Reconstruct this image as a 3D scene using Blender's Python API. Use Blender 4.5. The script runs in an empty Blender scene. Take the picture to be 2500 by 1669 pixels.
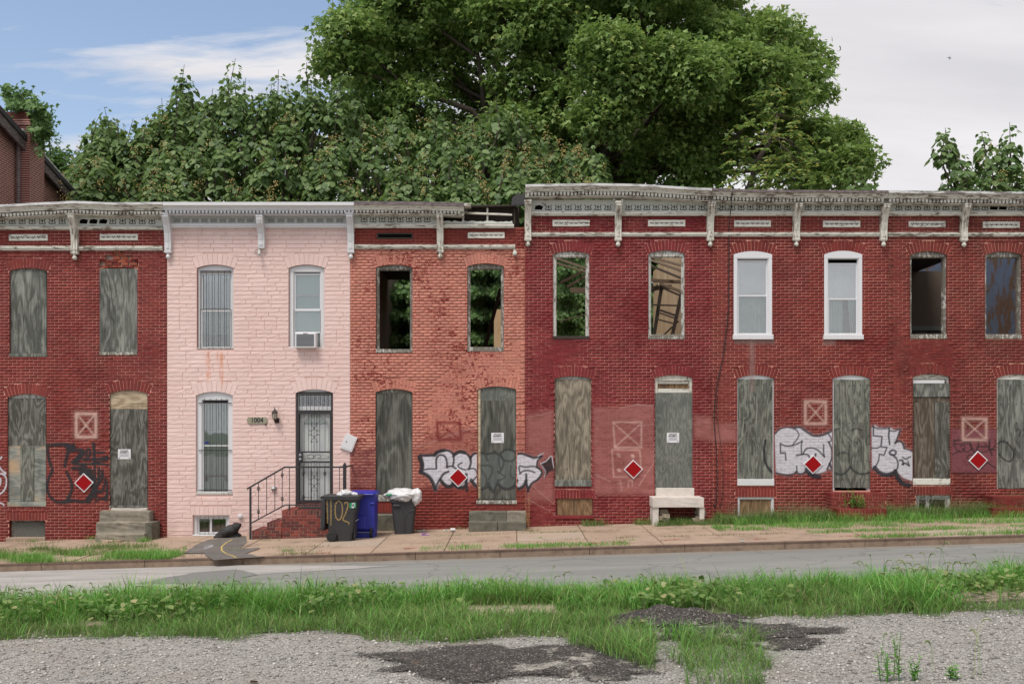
import bpy, bmesh, math, random
import numpy as np
from mathutils import Vector, Matrix

random.seed(7)
rng = np.random.default_rng(11)
R = math.radians
scene = bpy.context.scene
COL = scene.collection

# ------------------------------------------------------------------ camera
# The facades stand on the plane y = 24 m. Photograph scale there: 100 px per metre.
CAM_Z = 2.46
cam_data = bpy.data.cameras.new('camera')
cam = bpy.data.objects.new('camera', cam_data)
COL.objects.link(cam)
cam.location = (0, 0, CAM_Z)
cam.rotation_euler = (R(90), 0, 0)
cam_data.sensor_width = 36
cam_data.lens = 34.56
cam_data.shift_y = 0.0822
cam_data.clip_end = 3000
scene.camera = cam

# ------------------------------------------------------------------ sky and sun
SUN_EL, SUN_AZ = R(62), R(212)      # azimuth clockwise from +y (the way the camera looks)
world = bpy.data.worlds.new('World')
scene.world = world
world.use_nodes = True
wn = world.node_tree
wn.nodes.clear()
def wnode(t, ins=None, **pr):
    nd = wn.nodes.new(t)
    for k, v in pr.items(): setattr(nd, k, v)
    for k, v in (ins or {}).items():
        if hasattr(v, 'links'): wn.links.new(v, nd.inputs[k])
        else: nd.inputs[k].default_value = v
    return nd
sky = wnode('ShaderNodeTexSky', sky_type='NISHITA', sun_disc=False)
sky.sun_elevation = SUN_EL
sky.sun_rotation = SUN_AZ
sky.air_density = 1.0
sky.dust_density = 1.6
sky.ozone_density = 1.5
tc = wnode('ShaderNodeTexCoord')
sep = wnode('ShaderNodeSeparateXYZ', {0: tc.outputs['Generated']})
SKX, SKY_ = 3.3, 14.2
# cloud sheet: directions projected on a flat layer overhead
zc = wnode('ShaderNodeMath', {0: sep.outputs[2], 1: 0.0}, operation='MAXIMUM')
za = wnode('ShaderNodeMath', {0: zc.outputs[0], 1: 0.18}, operation='ADD')
ux = wnode('ShaderNodeMath', {0: sep.outputs[0], 1: za.outputs[0]}, operation='DIVIDE')
uy = wnode('ShaderNodeMath', {0: sep.outputs[1], 1: za.outputs[0]}, operation='DIVIDE')
uv = wnode('ShaderNodeCombineXYZ', {0: ux.outputs[0], 1: uy.outputs[0], 2: 0.0})
mp = wnode('ShaderNodeMapping', {'Vector': uv.outputs[0], 'Location': (SKX, SKY_, 0.4), 'Rotation': (0, 0, R(20)), 'Scale': (0.60, 1.9, 1)})
n1 = wnode('ShaderNodeTexNoise', {'Vector': mp.outputs[0], 'Scale': 1.0, 'Detail': 10, 'Roughness': 0.60, 'Distortion': 0.25})
n2 = wnode('ShaderNodeTexNoise', {'Vector': mp.outputs[0], 'Scale': 4.5, 'Detail': 6, 'Roughness': 0.6, 'Distortion': 0.6})
# the sheet thickens towards the east (+x) and towards the horizon
east = wnode('ShaderNodeMath', {0: sep.outputs[0], 1: 0.30}, operation='MULTIPLY')
low = wnode('ShaderNodeMapRange', {0: sep.outputs[2], 1: 0.16, 2: 0.30, 3: 0.16, 4: 0.0})
a1 = wnode('ShaderNodeMath', {0: n1.outputs[0], 1: east.outputs[0]}, operation='ADD')
b1 = wnode('ShaderNodeMath', {0: n2.outputs[0], 1: 0.46}, operation='MULTIPLY')
c1 = wnode('ShaderNodeMath', {0: a1.outputs[0], 1: b1.outputs[0]}, operation='ADD')
c2 = wnode('ShaderNodeMath', {0: c1.outputs[0], 1: low.outputs[0]}, operation='ADD')
cr = wnode('ShaderNodeValToRGB', {0: c2.outputs[0]})
cr.color_ramp.elements[0].position = 0.575
cr.color_ramp.elements[0].color = (0, 0, 0, 1)
cr.color_ramp.elements[1].position = 0.72
cr.color_ramp.elements[1].color = (1, 1, 1, 1)
n3 = wnode('ShaderNodeTexNoise', {'Vector': mp.outputs[0], 'Scale': 2.2, 'Detail': 5, 'Roughness': 0.5})
cc = wnode('ShaderNodeValToRGB', {0: n3.outputs[0]})
cc.color_ramp.elements[0].position = 0.3
cc.color_ramp.elements[0].color = (6.1, 6.0, 6.25, 1)
cc.color_ramp.elements[1].position = 0.7
cc.color_ramp.elements[1].color = (7.6, 7.45, 7.6, 1)
skyb = wnode('ShaderNodeMix', {0: 1.0, 6: sky.outputs[0], 7: (1.90, 1.74, 1.60, 1)}, data_type='RGBA', blend_type='MULTIPLY')
skm = wnode('ShaderNodeMix', {0: cr.outputs[0], 6: skyb.outputs[2], 7: cc.outputs[0]}, data_type='RGBA')
bg = wnode('ShaderNodeBackground', {0: skm.outputs[2], 1: 0.12})
wo = wnode('ShaderNodeOutputWorld', {0: bg.outputs[0]})

sun_data = bpy.data.lights.new('sun', 'SUN')
sun_data.energy = 3.1
sun_data.angle = R(20)
sun_data.color = (1.0, 0.94, 0.84)
sun = bpy.data.objects.new('sun', sun_data)
COL.objects.link(sun)
# direction TO the sun
sdir = Vector((math.sin(SUN_AZ) * math.cos(SUN_EL), math.cos(SUN_AZ) * math.cos(SUN_EL), math.sin(SUN_EL)))
sun.rotation_euler = sdir.to_track_quat('Z', 'Y').to_euler()
sun.location = (0, -5, 30)

vs = scene.view_settings
vs.view_transform = 'Standard'
vs.look = 'None'
vs.exposure = -0.04
vs.gamma = 1.0
vs.use_curve_mapping = False
scene.cycles.max_bounces = 6
scene.cycles.transparent_max_bounces = 12
scene.cycles.use_denoising = True

# ------------------------------------------------------------------ coordinates
FY = 24.0
def FX(px): return (px - 1250) / 100.0          # on the facade plane
def FZ(py): return (1286 - py) / 100.0
def PT(px, py, d): return Vector(((px - 1250) * d / 2400.0, d, CAM_Z - (py - 1040) * d / 2400.0))
GRADE = 0.0285
def gx(x):                                        # the street climbs towards +x
    return GRADE * max(-26.0, min(26.0, x))
KERB_Y = 20.0
def zwalk(x, y): return gx(x) - 0.01 * (FY - y)
def zroad(x, y):
    t = (y - 13.7) / 6.1
    return gx(x) - 0.18 + 0.07 * 4 * t * (1 - t)
LOT = 0.26
def zlot(x, y):
    if y > 13.6: return zroad(x, 13.7)
    if y > 12.4:
        t = (13.6 - y) / 1.2
        return gx(x) + (-0.16) * (1 - t) + LOT * t
    return gx(x) + LOT
# ------------------------------------------------------------------ mesh helpers
def wloc(o):
    v = Vector((0, 0, 0))
    while o is not None:
        v += o.location
        o = o.parent
    return v

def thing(name, label, cat, loc=(0, 0, 0), group=None):
    o = bpy.data.objects.new(name, None)
    o.empty_display_size = 0.2
    COL.objects.link(o)
    o.location = loc
    o['label'] = label
    o['category'] = cat
    if group: o['group'] = group
    return o

def tag(o, label, cat, group=None):
    o['label'] = label
    o['category'] = cat
    if group: o['group'] = group
    return o

def kind(o, k):
    o['kind'] = k
    return o

def link_mesh(name, me, parent=None, loc=(0, 0, 0)):
    o = bpy.data.objects.new(name, me)
    COL.objects.link(o)
    o.location = loc
    if parent is not None: o.parent = parent
    return o

def copy_tree(o, parent=None):
    c = o.copy()
    COL.objects.link(c)
    c.parent = parent
    for ch in list(o.children): copy_tree(ch, c)
    return c

def np_mesh(name, V, F, mat=None, smooth=False, attrs=None):
    """V (n,3) float; F (m,k) int with k 3 or 4, or list of such arrays"""
    me = bpy.data.meshes.new(name)
    Fs = F if isinstance(F, list) else [F]
    Fs = [f for f in Fs if len(f)]
    V = np.asarray(V, dtype=np.float32)
    me.vertices.add(len(V))
    me.vertices.foreach_set('co', V.ravel())
    loops = np.concatenate([f.ravel() for f in Fs]).astype(np.int32)
    totals = np.concatenate([np.full(len(f), f.shape[1], dtype=np.int32) for f in Fs])
    starts = np.concatenate([[0], np.cumsum(totals)[:-1]]).astype(np.int32)
    me.loops.add(len(loops))
    me.loops.foreach_set('vertex_index', loops)
    me.polygons.add(len(totals))
    me.polygons.foreach_set('loop_start', starts)
    me.polygons.foreach_set('loop_total', totals)
    if smooth: me.polygons.foreach_set('use_smooth', np.ones(len(totals), dtype=bool))
    if attrs:
        for nm, arr in attrs.items():
            a = me.attributes.new(nm, 'FLOAT_COLOR', 'POINT')
            a.data.foreach_set('color', np.asarray(arr, dtype=np.float32).ravel())
    me.update(calc_edges=True)
    if mat: me.materials.append(mat)
    return me

class MB:
    def __init__(s):
        s.v = []; s.f = []
    def quad(s, a, b, c, d):
        n = len(s.v); s.v += [tuple(a), tuple(b), tuple(c), tuple(d)]; s.f.append((n, n+1, n+2, n+3)); return s
    def poly(s, pts):
        n = len(s.v); s.v += [tuple(p) for p in pts]; s.f.append(tuple(range(n, n+len(pts)))); return s
    def box(s, x0, x1, y0, y1, z0, z1, dz=0.0):
        """dz: extra height at x1 (a raking box)"""
        n = len(s.v)
        s.v += [(x0,y0,z0),(x1,y0,z0+dz),(x1,y1,z0+dz),(x0,y1,z0),(x0,y0,z1),(x1,y0,z1+dz),(x1,y1,z1+dz),(x0,y1,z1)]
        for q in ((0,1,5,4),(1,2,6,5),(2,3,7,6),(3,0,4,7),(4,5,6,7),(3,2,1,0)):
            s.f.append(tuple(n+i for i in q))
        return s
    def bbox(s, x0, x1, y0, y1, z0, z1, b=0.006):
        """box with chamfered front (low y) edges"""
        n = len(s.v)
        s.v += [(x0,y0+b,z0),(x1,y0+b,z0),(x1,y0+b,z1),(x0,y0+b,z1),
                (x0+b,y0,z0+b),(x1-b,y0,z0+b),(x1-b,y0,z1-b),(x0+b,y0,z1-b),
                (x0,y1,z0),(x1,y1,z0),(x1,y1,z1),(x0,y1,z1)]
        for q in ((4,5,6,7),(0,1,5,4),(1,2,6,5),(2,3,7,6),(3,0,4,7),(8,9,1,0),(9,10,2,1),(10,11,3,2),(11,8,0,3),(9,8,11,10)):
            s.f.append(tuple(n+i for i in q))
        return s
    def prism(s, pts, y0, y1, axis='y'):
        """pts: list of (a,b) polygon; extruded along axis. axis y: (x,z); axis x: (y,z); axis z: (x,y)"""
        n = len(s.v); k = len(pts)
        def P(a, b, t):
            return (a, t, b) if axis == 'y' else ((t, a, b) if axis == 'x' else (a, b, t))
        s.v += [P(a, b, y0) for a, b in pts] + [P(a, b, y1) for a, b in pts]
        s.f.append(tuple(range(n, n+k)))
        s.f.append(tuple(range(n+2*k-1, n+k-1, -1)))
        for i in range(k):
            j = (i+1) % k
            s.f.append((n+i, n+k+i, n+k+j, n+j))
        return s
    def tube(s, path, r, n=6, caps=True):
        path = [Vector(p) for p in path]
        rs = r if isinstance(r, (list, tuple)) else [r]*len(path)
        base = len(s.v)
        prev = None
        for i, p in enumerate(path):
            t = (path[min(i+1, len(path)-1)] - path[max(i-1, 0)])
            if t.length < 1e-9: t = Vector((0, 0, 1))
            t.normalize()
            if prev is None:
                u = t.cross(Vector((0, 0, 1)))
                if u.length < 0.05: u = t.cross(Vector((0, 1, 0)))
            else:
                u = prev - t * prev.dot(t)
                if u.length < 1e-6: u = t.cross(Vector((0.3, 0.8, 0.5)))
            u.normalize(); prev = u
            w = t.cross(u)
            for k in range(n):
                a = 2*math.pi*k/n + (math.pi/4 if n == 4 else 0)
                s.v.append(tuple(p + (u*math.cos(a) + w*math.sin(a))*rs[i]))
        for i in range(len(path)-1):
            for k in range(n):
                a = base+i*n+k; b = base+i*n+(k+1) % n
                s.f.append((a, b, b+n, a+n))
        if caps:
            s.f.append(tuple(base+k for k in range(n-1, -1, -1)))
            e = base+(len(path)-1)*n
            s.f.append(tuple(e+k for k in range(n)))
        return s
    def lathe(s, c, prof, n=12, axis='z'):
        """prof: list of (r, h)"""
        base = len(s.v)
        for r, h in prof:
            for k in range(n):
                a = 2*math.pi*k/n
                ca, sa = r*math.cos(a), r*math.sin(a)
                if axis == 'z': s.v.append((c[0]+ca, c[1]+sa, c[2]+h))
                elif axis == 'y': s.v.append((c[0]+ca, c[1]+h, c[2]+sa))
                else: s.v.append((c[0]+h, c[1]+ca, c[2]+sa))
        for i in range(len(prof)-1):
            for k in range(n):
                a = base+i*n+k; b = base+i*n+(k+1) % n
                s.f.append((a, b, b+n, a+n))
        s.f.append(tuple(base+k for k in range(n-1, -1, -1)))
        e = base+(len(prof)-1)*n
        s.f.append(tuple(e+k for k in range(n)))
        return s
    def mesh(s, name, mat=None, smooth=False, off=(0, 0, 0)):
        me = bpy.data.meshes.new(name)
        me.from_pydata([(x-off[0], y-off[1], z-off[2]) for x, y, z in s.v], [], s.f)
        bm = bmesh.new(); bm.from_mesh(me)
        bmesh.ops.recalc_face_normals(bm, faces=bm.faces)
        bm.to_mesh(me); bm.free()
        if smooth:
            for p in me.polygons: p.use_smooth = True
        if mat: me.materials.append(mat)
        me.update()
        return me
    def build(s, name, mat, parent=None, smooth=False, pivot=None):
        """pivot: world position of the object's own origin (default: its parent's origin)"""
        off = wloc(parent) if parent is not None else Vector((0, 0, 0))
        pv = Vector(pivot) if pivot is not None else off
        me = s.mesh(name, mat, smooth, pv)
        return link_mesh(name, me, parent, pv - off)

# ------------------------------------------------------------------ material helpers
def srgb(r, g, b):
    def f(c):
        c /= 255.0
        return c/12.92 if c <= 0.04045 else ((c+0.055)/1.055)**2.4
    return (f(r), f(g), f(b), 1)

class G:
    def __init__(s, name):
        s.m = bpy.data.materials.new(name)
        s.m.use_nodes = True
        s.nt = s.m.node_tree
        s.nt.nodes.clear()
        s._pos = None
    def node(s, t, ins=None, **pr):
        nd = s.nt.nodes.new(t)
        for k, v in pr.items(): setattr(nd, k, v)
        for k, v in (ins or {}).items():
            if hasattr(v, 'links'): s.nt.links.new(v, nd.inputs[k])
            else: nd.inputs[k].default_value = v
        return nd
    def pos(s):
        if s._pos is None: s._pos = s.node('ShaderNodeNewGeometry').outputs['Position']
        return s._pos
    def obj(s): return s.node('ShaderNodeTexCoord').outputs['Object']
    def xyz(s, v=None):
        n = s.node('ShaderNodeSeparateXYZ', {0: v or s.pos()}); return n.outputs[0], n.outputs[1], n.outputs[2]
    def island(s): return s.node('ShaderNodeNewGeometry').outputs['Random Per Island']
    def orand(s): return s.node('ShaderNodeObjectInfo').outputs['Random']
    def rnd(s): return s.math('FRACT', s.math('ADD', s.island(), s.orand()))
    def map(s, v, scale=(1, 1, 1), loc=(0, 0, 0), rot=(0, 0, 0)):
        return s.node('ShaderNodeMapping', {'Vector': v, 'Location': loc, 'Rotation': rot, 'Scale': scale}).outputs[0]
    def noise(s, v, scale, detail=4, rough=0.55, dist=0.0, out=0):
        return s.node('ShaderNodeTexNoise', {'Vector': v, 'Scale': scale, 'Detail': detail, 'Roughness': rough, 'Distortion': dist}).outputs[out]
    def voro(s, v, scale, out=0, feature='F1'):
        return s.node('ShaderNodeTexVoronoi', {'Vector': v, 'Scale': scale}, feature=feature).outputs[out]
    def wave(s, v, scale, dist=0, detail=2, dscale=1, direction='X', kind='BANDS'):
        return s.node('ShaderNodeTexWave', {'Vector': v, 'Scale': scale, 'Distortion': dist, 'Detail': detail, 'Detail Scale': dscale}, wave_type=kind, bands_direction=direction).outputs[1]
    def ramp(s, f, stops, interp='LINEAR'):
        nd = s.node('ShaderNodeValToRGB', {0: f})
        cr = nd.color_ramp; cr.interpolation = interp
        while len(cr.elements) < len(stops): cr.elements.new(0.5)
        for e, (p, c) in zip(cr.elements, stops):
            e.position = p
            e.color = (c, c, c, 1) if isinstance(c, (int, float)) else c
        return nd.outputs[0]
    def step(s, f, a, b): return s.ramp(f, [(a, 0), (b, 1)])
    def mix(s, f, a, b, blend='MIX'):
        return s.node('ShaderNodeMix', {0: f, 6: a, 7: b}, data_type='RGBA', blend_type=blend).outputs[2]
    def math(s, op, a, b=0.0, c=0.0):
        ins = {0: a, 1: b}
        if op in ('MULTIPLY_ADD', 'SMOOTH_MIN'): ins[2] = c
        nd = s.node('ShaderNodeMath', None, operation=op)
        for k, v in ins.items():
            if hasattr(v, 'links'): s.nt.links.new(v, nd.inputs[k])
            else: nd.inputs[k].default_value = v
        return nd.outputs[0]
    def mul(s, a, b): return s.math('MULTIPLY', a, b)
    def add(s, a, b): return s.math('ADD', a, b)
    def band(s, v, lo, hi, soft):
        """1 inside lo..hi with soft borders"""
        a = s.node('ShaderNodeMapRange', {0: v, 1: lo-soft, 2: lo+soft}).outputs[0]
        b = s.node('ShaderNodeMapRange', {0: v, 1: hi-soft, 2: hi+soft}).outputs[0]
        return s.mul(a, s.math('SUBTRACT', 1.0, b))
    def tint(s, col, f, lo=0.8, hi=1.2):
        """multiply colour by lo..hi according to f in 0..1"""
        g = s.node('ShaderNodeMapRange', {0: f, 3: lo, 4: hi}).outputs[0]
        if isinstance(col, tuple): col = col[:3]
        return s.node('ShaderNodeVectorMath', {0: col, 'Scale': g}, operation='SCALE').outputs[0]
    def bump(s, h, strength=0.3, dist=0.01):
        return s.node('ShaderNodeBump', {'Height': h, 'Strength': strength, 'Distance': dist}).outputs[0]
    def out(s, col, rough=0.8, bump=None, metal=0.0, spec=0.5, alpha=None, **kw):
        ins = {'Base Color': col, 'Roughness': rough, 'Metallic': metal, 'Specular IOR Level': spec}
        if bump is not None: ins['Normal'] = bump
        ins.update(kw)
        p = s.node('ShaderNodeBsdfPrincipled', ins)
        sh = p.outputs[0]
        if alpha is not None:
            t = s.node('ShaderNodeBsdfTransparent')
            sh = s.node('ShaderNodeMixShader', {0: alpha, 1: t.outputs[0], 2: sh}).outputs[0]
        s.surf(sh)
        return s.m
    def surf(s, sh):
        s.node('ShaderNodeOutputMaterial', {0: sh})
        return s.m
# ------------------------------------------------------------------ materials
COURSE, PITCH, JOINT = 0.0715, 0.205, 0.0058

def m_brick(name, c_lo, c_hi, c_dirt, dirt=0.5, painted=None):
    g = G(name)
    p = g.pos()
    big = g.noise(p, 0.55, 4, 0.6)
    col = g.mix(g.step(big, 0.35, 0.66), c_lo, c_hi)
    fine = g.noise(g.map(p, (1, 1, 2.4)), 9, 5, 0.65)
    if painted is not None:
        # old salmon paint scuffed off single bricks and in drifts
        x, y, z = g.xyz()
        n1 = g.noise(g.map(p, (1.0, 1, 1.7)), 2.6, 6, 0.70)
        n2 = g.noise(g.map(p, (1, 1, 1.7)), 13, 5, 0.75)
        n3 = g.noise(g.map(p, (1, 1, 0.8), (5, 2, 1)), 0.65, 2, 0.5)
        m = g.add(g.mul(n1, 0.30), g.add(g.mul(n2, 0.60), g.mul(g.rnd(), 0.10)))
        m = g.add(m, g.mul(g.math('SUBTRACT', n3, 0.5), 0.20))
        low = g.node('ShaderNodeMapRange', {0: z, 1: 0.80, 2: 1.02, 3: 0.45, 4: 0.0}).outputs[0]
        edge = g.node('ShaderNodeMapRange', {0: z, 1: 6.75, 2: 7.02, 3: 0.0, 4: 0.35}).outputs[0]
        m = g.add(m, g.add(low, edge))
        pm = g.step(m, 0.535, 0.575)
        pcol = g.mix(g.step(g.noise(p, 1.3, 3, 0.5), 0.3, 0.7), painted[0], painted[1])
        col = g.mix(pm, pcol, col)
    fade = g.step(g.noise(g.map(p, (1.6, 1, 0.45), (9, 0, 2)), 0.9, 7, 0.72), 0.50, 0.74)
    if painted is None: col = g.mix(g.mul(fade, 0.30), col, srgb(158, 84, 76))
    d = g.step(g.noise(g.map(p, (1, 1, 0.6), (3, 0, 7)), 1.1, 6, 0.7), 0.46, 0.78)
    col = g.mix(g.mul(d, dirt), col, c_dirt)
    col = g.tint(col, g.rnd(), 0.86, 1.16)
    col = g.tint(col, fine, 0.80, 1.20)
    return g.out(col, 0.72, g.bump(g.noise(p, 70, 4, 0.6), 0.35, 0.003), spec=0.35)

def m_mortar(name, c_mortar, c_brick, cover=0.5):
    g = G(name)
    p = g.pos()
    a = g.noise(p, 0.8, 4, 0.6)
    b = g.noise(g.map(p, (1, 1, 2.0)), 6, 4, 0.7)
    m = g.add(g.mul(a, 0.55), g.mul(b, 0.45))
    f = g.step(m, cover-0.07, cover+0.06)
    col = g.mix(f, c_brick, c_mortar)
    col = g.tint(col, g.noise(p, 40, 3, 0.6), 0.8, 1.15)
    return g.out(col, 0.9, spec=0.2)

MAT = {}
RED_A = (srgb(118, 41, 38), srgb(106, 36, 35))
MAT['brickA'] = m_brick('painted_brick_oxblood', srgb(111, 39, 36), srgb(122, 46, 41), srgb(84, 36, 33), 0.5)
MAT['brickC'] = m_brick('salmon_painted_brick', srgb(112, 41, 37), srgb(122, 46, 40), srgb(120, 62, 52), 0.25,
                        painted=(srgb(184, 119, 103), srgb(197, 133, 116)))
MAT['brickD'] = m_brick('painted_brick_crimson', srgb(110, 31, 36), srgb(121, 37, 41), srgb(100, 37, 37), 0.5)
MAT['brickE'] = m_brick('painted_brick_red', srgb(110, 38, 35), srgb(123, 45, 40), srgb(86, 36, 33), 0.48)
MAT['brickF'] = m_brick('painted_brick_brownish', srgb(103, 36, 33), srgb(117, 44, 38), srgb(64, 36, 27), 0.9)
MAT['mortA'] = m_mortar('pencilled_mortar_oxblood', srgb(212, 158, 142), srgb(112, 40, 36), 0.46)
MAT['mortC'] = m_mortar('mortar_salmon_wall', srgb(166, 104, 88), srgb(126, 70, 60), 0.47)
MAT['mortD'] = m_mortar('pencilled_mortar_crimson', srgb(212, 156, 138), srgb(110, 34, 35), 0.50)
MAT['mortE'] = m_mortar('pencilled_mortar_red', srgb(212, 156, 138), srgb(114, 40, 36), 0.45)
MAT['mortF'] = m_mortar('pencilled_mortar_brownish', srgb(204, 150, 130), srgb(100, 38, 33), 0.47)
g = G('old_orange_brick'); c = g.ramp(g.rnd(), [(0, srgb(150, 72, 52)), (0.5, srgb(172, 92, 66)), (1, srgb(120, 56, 46))])
MAT['brick_old'] = g.out(g.tint(c, g.noise(g.pos(), 20, 4), 0.7, 1.25), 0.85)
g = G('stoop_brick'); c = g.ramp(g.rnd(), [(0, srgb(92, 40, 36)), (0.35, srgb(122, 52, 44)), (0.7, srgb(140, 66, 54)), (0.88, srgb(96, 46, 42)), (1, srgb(74, 50, 46))], 'CONSTANT')
c = g.mix(g.step(g.noise(g.pos(), 3, 5), 0.5, 0.75), c, srgb(66, 52, 46))
MAT['brick_stoop'] = g.out(g.tint(c, g.noise(g.pos(), 20, 4), 0.7, 1.25), 0.8, g.bump(g.noise(g.pos(), 60), 0.3, 0.004))
g = G('stoop_mortar'); MAT['mort_stoop'] = g.out(g.tint(srgb(186, 166, 152), g.noise(g.pos(), 14, 4), 0.7, 1.15), 0.9)
g = G('gable_brick'); c = g.ramp(g.rnd(), [(0, srgb(108, 58, 52)), (0.5, srgb(124, 70, 62)), (1, srgb(92, 48, 46))])
MAT['brick_gable'] = g.out(g.tint(c, g.noise(g.pos(), 3, 5), 0.75, 1.2), 0.85)
g = G('gable_mortar'); MAT['mort_gable'] = g.out(g.tint(srgb(186, 158, 146), g.noise(g.pos(), 5, 4), 0.7, 1.15), 0.9)

# pink formstone
def m_form(name, lo, hi):
    g = G(name)
    p = g.pos()
    col = g.mix(g.step(g.noise(p, 0.7, 4), 0.35, 0.7), lo, hi)
    col = g.tint(col, g.rnd(), 0.965, 1.03)
    # tooled faces: slanting ragged strokes
    w = g.noise(g.map(p, (9, 1, 34), (0, 0, 0), (0, R(14), 0)), 1.2, 4, 0.62, 0.6)
    col = g.tint(col, g.noise(p, 26, 4, 0.6), 0.94, 1.05)
    # soot washed down from cornice and sills, damp foot
    x, y, z = g.xyz()
    foot = g.node('ShaderNodeMapRange', {0: z, 1: -0.3, 2: 0.35, 3: 0.45, 4: 0.0}).outputs[0]
    col = g.mix(g.mul(foot, g.step(g.noise(p, 5, 5, 0.7), 0.3, 0.7)), col, srgb(150, 128, 122))
    soot = g.mul(g.band(z, 6.9, 7.4, 0.25), g.step(g.noise(g.map(p, (4, 1, 0.7)), 1.5, 5), 0.35, 0.8))
    col = g.mix(g.mul(soot, 0.35), col, srgb(172, 152, 148))
    # rust runs below the barred window
    st = None
    for cx, hw, zt, zb in ((FX(509), 0.055, 4.33, 3.55), (FX(541), 0.05, 4.33, 3.45), (FX(500), 0.015, 4.33, 4.05), (FX(530), 0.03, 4.33, 4.02), (FX(776), 0.012, 4.25, 4.0)):
        b = g.mul(g.band(x, cx-hw, cx+hw, 0.02), g.band(z, zb, zt, 0.12))
        st = b if st is None else g.math('MAXIMUM', st, b)
    rn = g.step(g.noise(g.map(p, (18, 1, 2.2)), 1.6, 5, 0.7), 0.40, 0.66)
    col = g.mix(g.mul(g.mul(st, rn), 0.85), col, srgb(214, 132, 84))
    h = g.add(g.mul(w, 1.0), g.mul(g.noise(p, 90, 3), 0.15))
    return g.out(col, 0.75, g.bump(h, 0.26, 0.014), spec=0.35)
MAT['form'] = m_form('pink_formstone', srgb(222, 194, 187), srgb(228, 203, 197))
g = G('pink_formstone_joint'); MAT['formjoint'] = g.out(g.tint(srgb(214, 180, 172), g.noise(g.pos(), 8, 4), 0.92, 1.05), 0.9)

def m_oldpaint(name, paint, wood, amount, stretch=(1, 1, 5), sc=5.0, wood2=None):
    g = G(name)
    p = g.pos()
    a = g.noise(g.map(p, stretch), sc, 7, 0.72)
    b = g.noise(p, 1.3, 3, 0.5)
    m = g.add(g.mul(a, 0.75), g.mul(b, 0.25))
    f = g.step(m, amount-0.03, amount+0.03)
    wd = g.mix(g.noise(g.map(p, (2, 1, 40)), 4, 4, 0.6), wood, wood2 or srgb(150, 140, 128))
    pc = g.tint(paint, g.noise(p, 6, 4, 0.6), 0.84, 1.06)
    col = g.mix(f, wd, pc)
    return g.out(col, 0.75, g.bump(g.add(f, g.mul(g.noise(p, 60), 0.2)), 0.5, 0.004), spec=0.3)
MAT['oldwhite'] = m_oldpaint('peeling_white_paint', srgb(216, 214, 204), srgb(96, 84, 72), 0.44)
MAT['oldwhite2'] = m_oldpaint('badly_peeled_white_paint', srgb(212, 209, 198), srgb(98, 84, 72), 0.462)
MAT['oldwhite_v'] = m_oldpaint('peeling_white_upright', srgb(214, 211, 200), srgb(98, 84, 72), 0.46, (5, 1, 1), 4.0)
MAT['frieze'] = m_oldpaint('frieze_grey_white_paint', srgb(196, 199, 192), srgb(110, 104, 94), 0.40, (1, 1, 3), 3.0)
MAT['framewood'] = m_oldpaint('bare_window_wood', srgb(190, 188, 180), srgb(92, 86, 78), 0.53, (4, 1, 1.5), 5.0, srgb(130, 124, 114))
MAT['framewood_w'] = m_oldpaint('worn_white_window_wood', srgb(196, 196, 190), srgb(96, 88, 80), 0.47, (4, 1, 1.5), 5.0)
g = G('white_enamel'); MAT['white'] = g.out(g.tint(srgb(214, 214, 216), g.noise(g.pos(), 3, 5, 0.6), 0.88, 1.04), 0.45)
g = G('white_cornice_paint'); p = g.pos()
c = g.mix(g.mul(g.step(g.noise(g.map(p, (3, 1, 8)), 3, 6, 0.7), 0.55, 0.75), 0.5), srgb(212, 212, 214), srgb(150, 146, 144))
MAT['whitecornice'] = g.out(c, 0.55)
g = G('white_cornice_grey_panel'); MAT['greycornice'] = g.out(g.tint(srgb(186, 188, 186), g.noise(g.pos(), 4, 4), 0.88, 1.05), 0.6)
g = G('white_vinyl'); MAT['vinyl'] = g.out(g.tint(srgb(216, 217, 220), g.noise(g.pos(), 2, 3), 0.93, 1.03), 0.35)
g = G('ornament_shadow_grime'); MAT['shadow_grime'] = g.out(g.tint(srgb(64, 58, 52), g.noise(g.pos(), 20, 3), 0.5, 1.3), 0.9)  # dark inlays paint the shade inside the sawn frieze cutouts; also dirty vent parts
g = G('ornament_cutout_grey'); MAT['cutgrey'] = g.out(g.tint(srgb(142, 146, 142), g.noise(g.pos(), 20, 3), 0.8, 1.1), 0.8)  # grey inlay paints the shade of the recessed cup cutouts
g = G('void_dark'); MAT['void'] = g.out(srgb(20, 18, 17), 0.95, spec=0.0)  # near-black colour painting the shade inside holes and openings
g = G('flashing_metal'); p = g.pos()
MAT['flash'] = g.out(g.mix(g.step(g.noise(g.map(p, (1, 1, 4)), 3, 5, 0.65), 0.48, 0.60), srgb(206, 206, 206), srgb(150, 148, 146)), 0.5)
g = G('rusted_flashing'); MAT['flashrust'] = g.out(g.mix(g.step(g.noise(g.map(g.pos(), (2, 1, 8)), 4, 5, 0.65), 0.42, 0.58), srgb(86, 74, 76), srgb(124, 114, 112)), 0.7)
g = G('patched_flashing'); MAT['flashpatch'] = g.out(g.mix(g.step(g.noise(g.map(g.pos(), (1, 1, 6)), 3.5, 6, 0.7), 0.44, 0.54), srgb(104, 98, 96), srgb(204, 204, 204)), 0.6)

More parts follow.
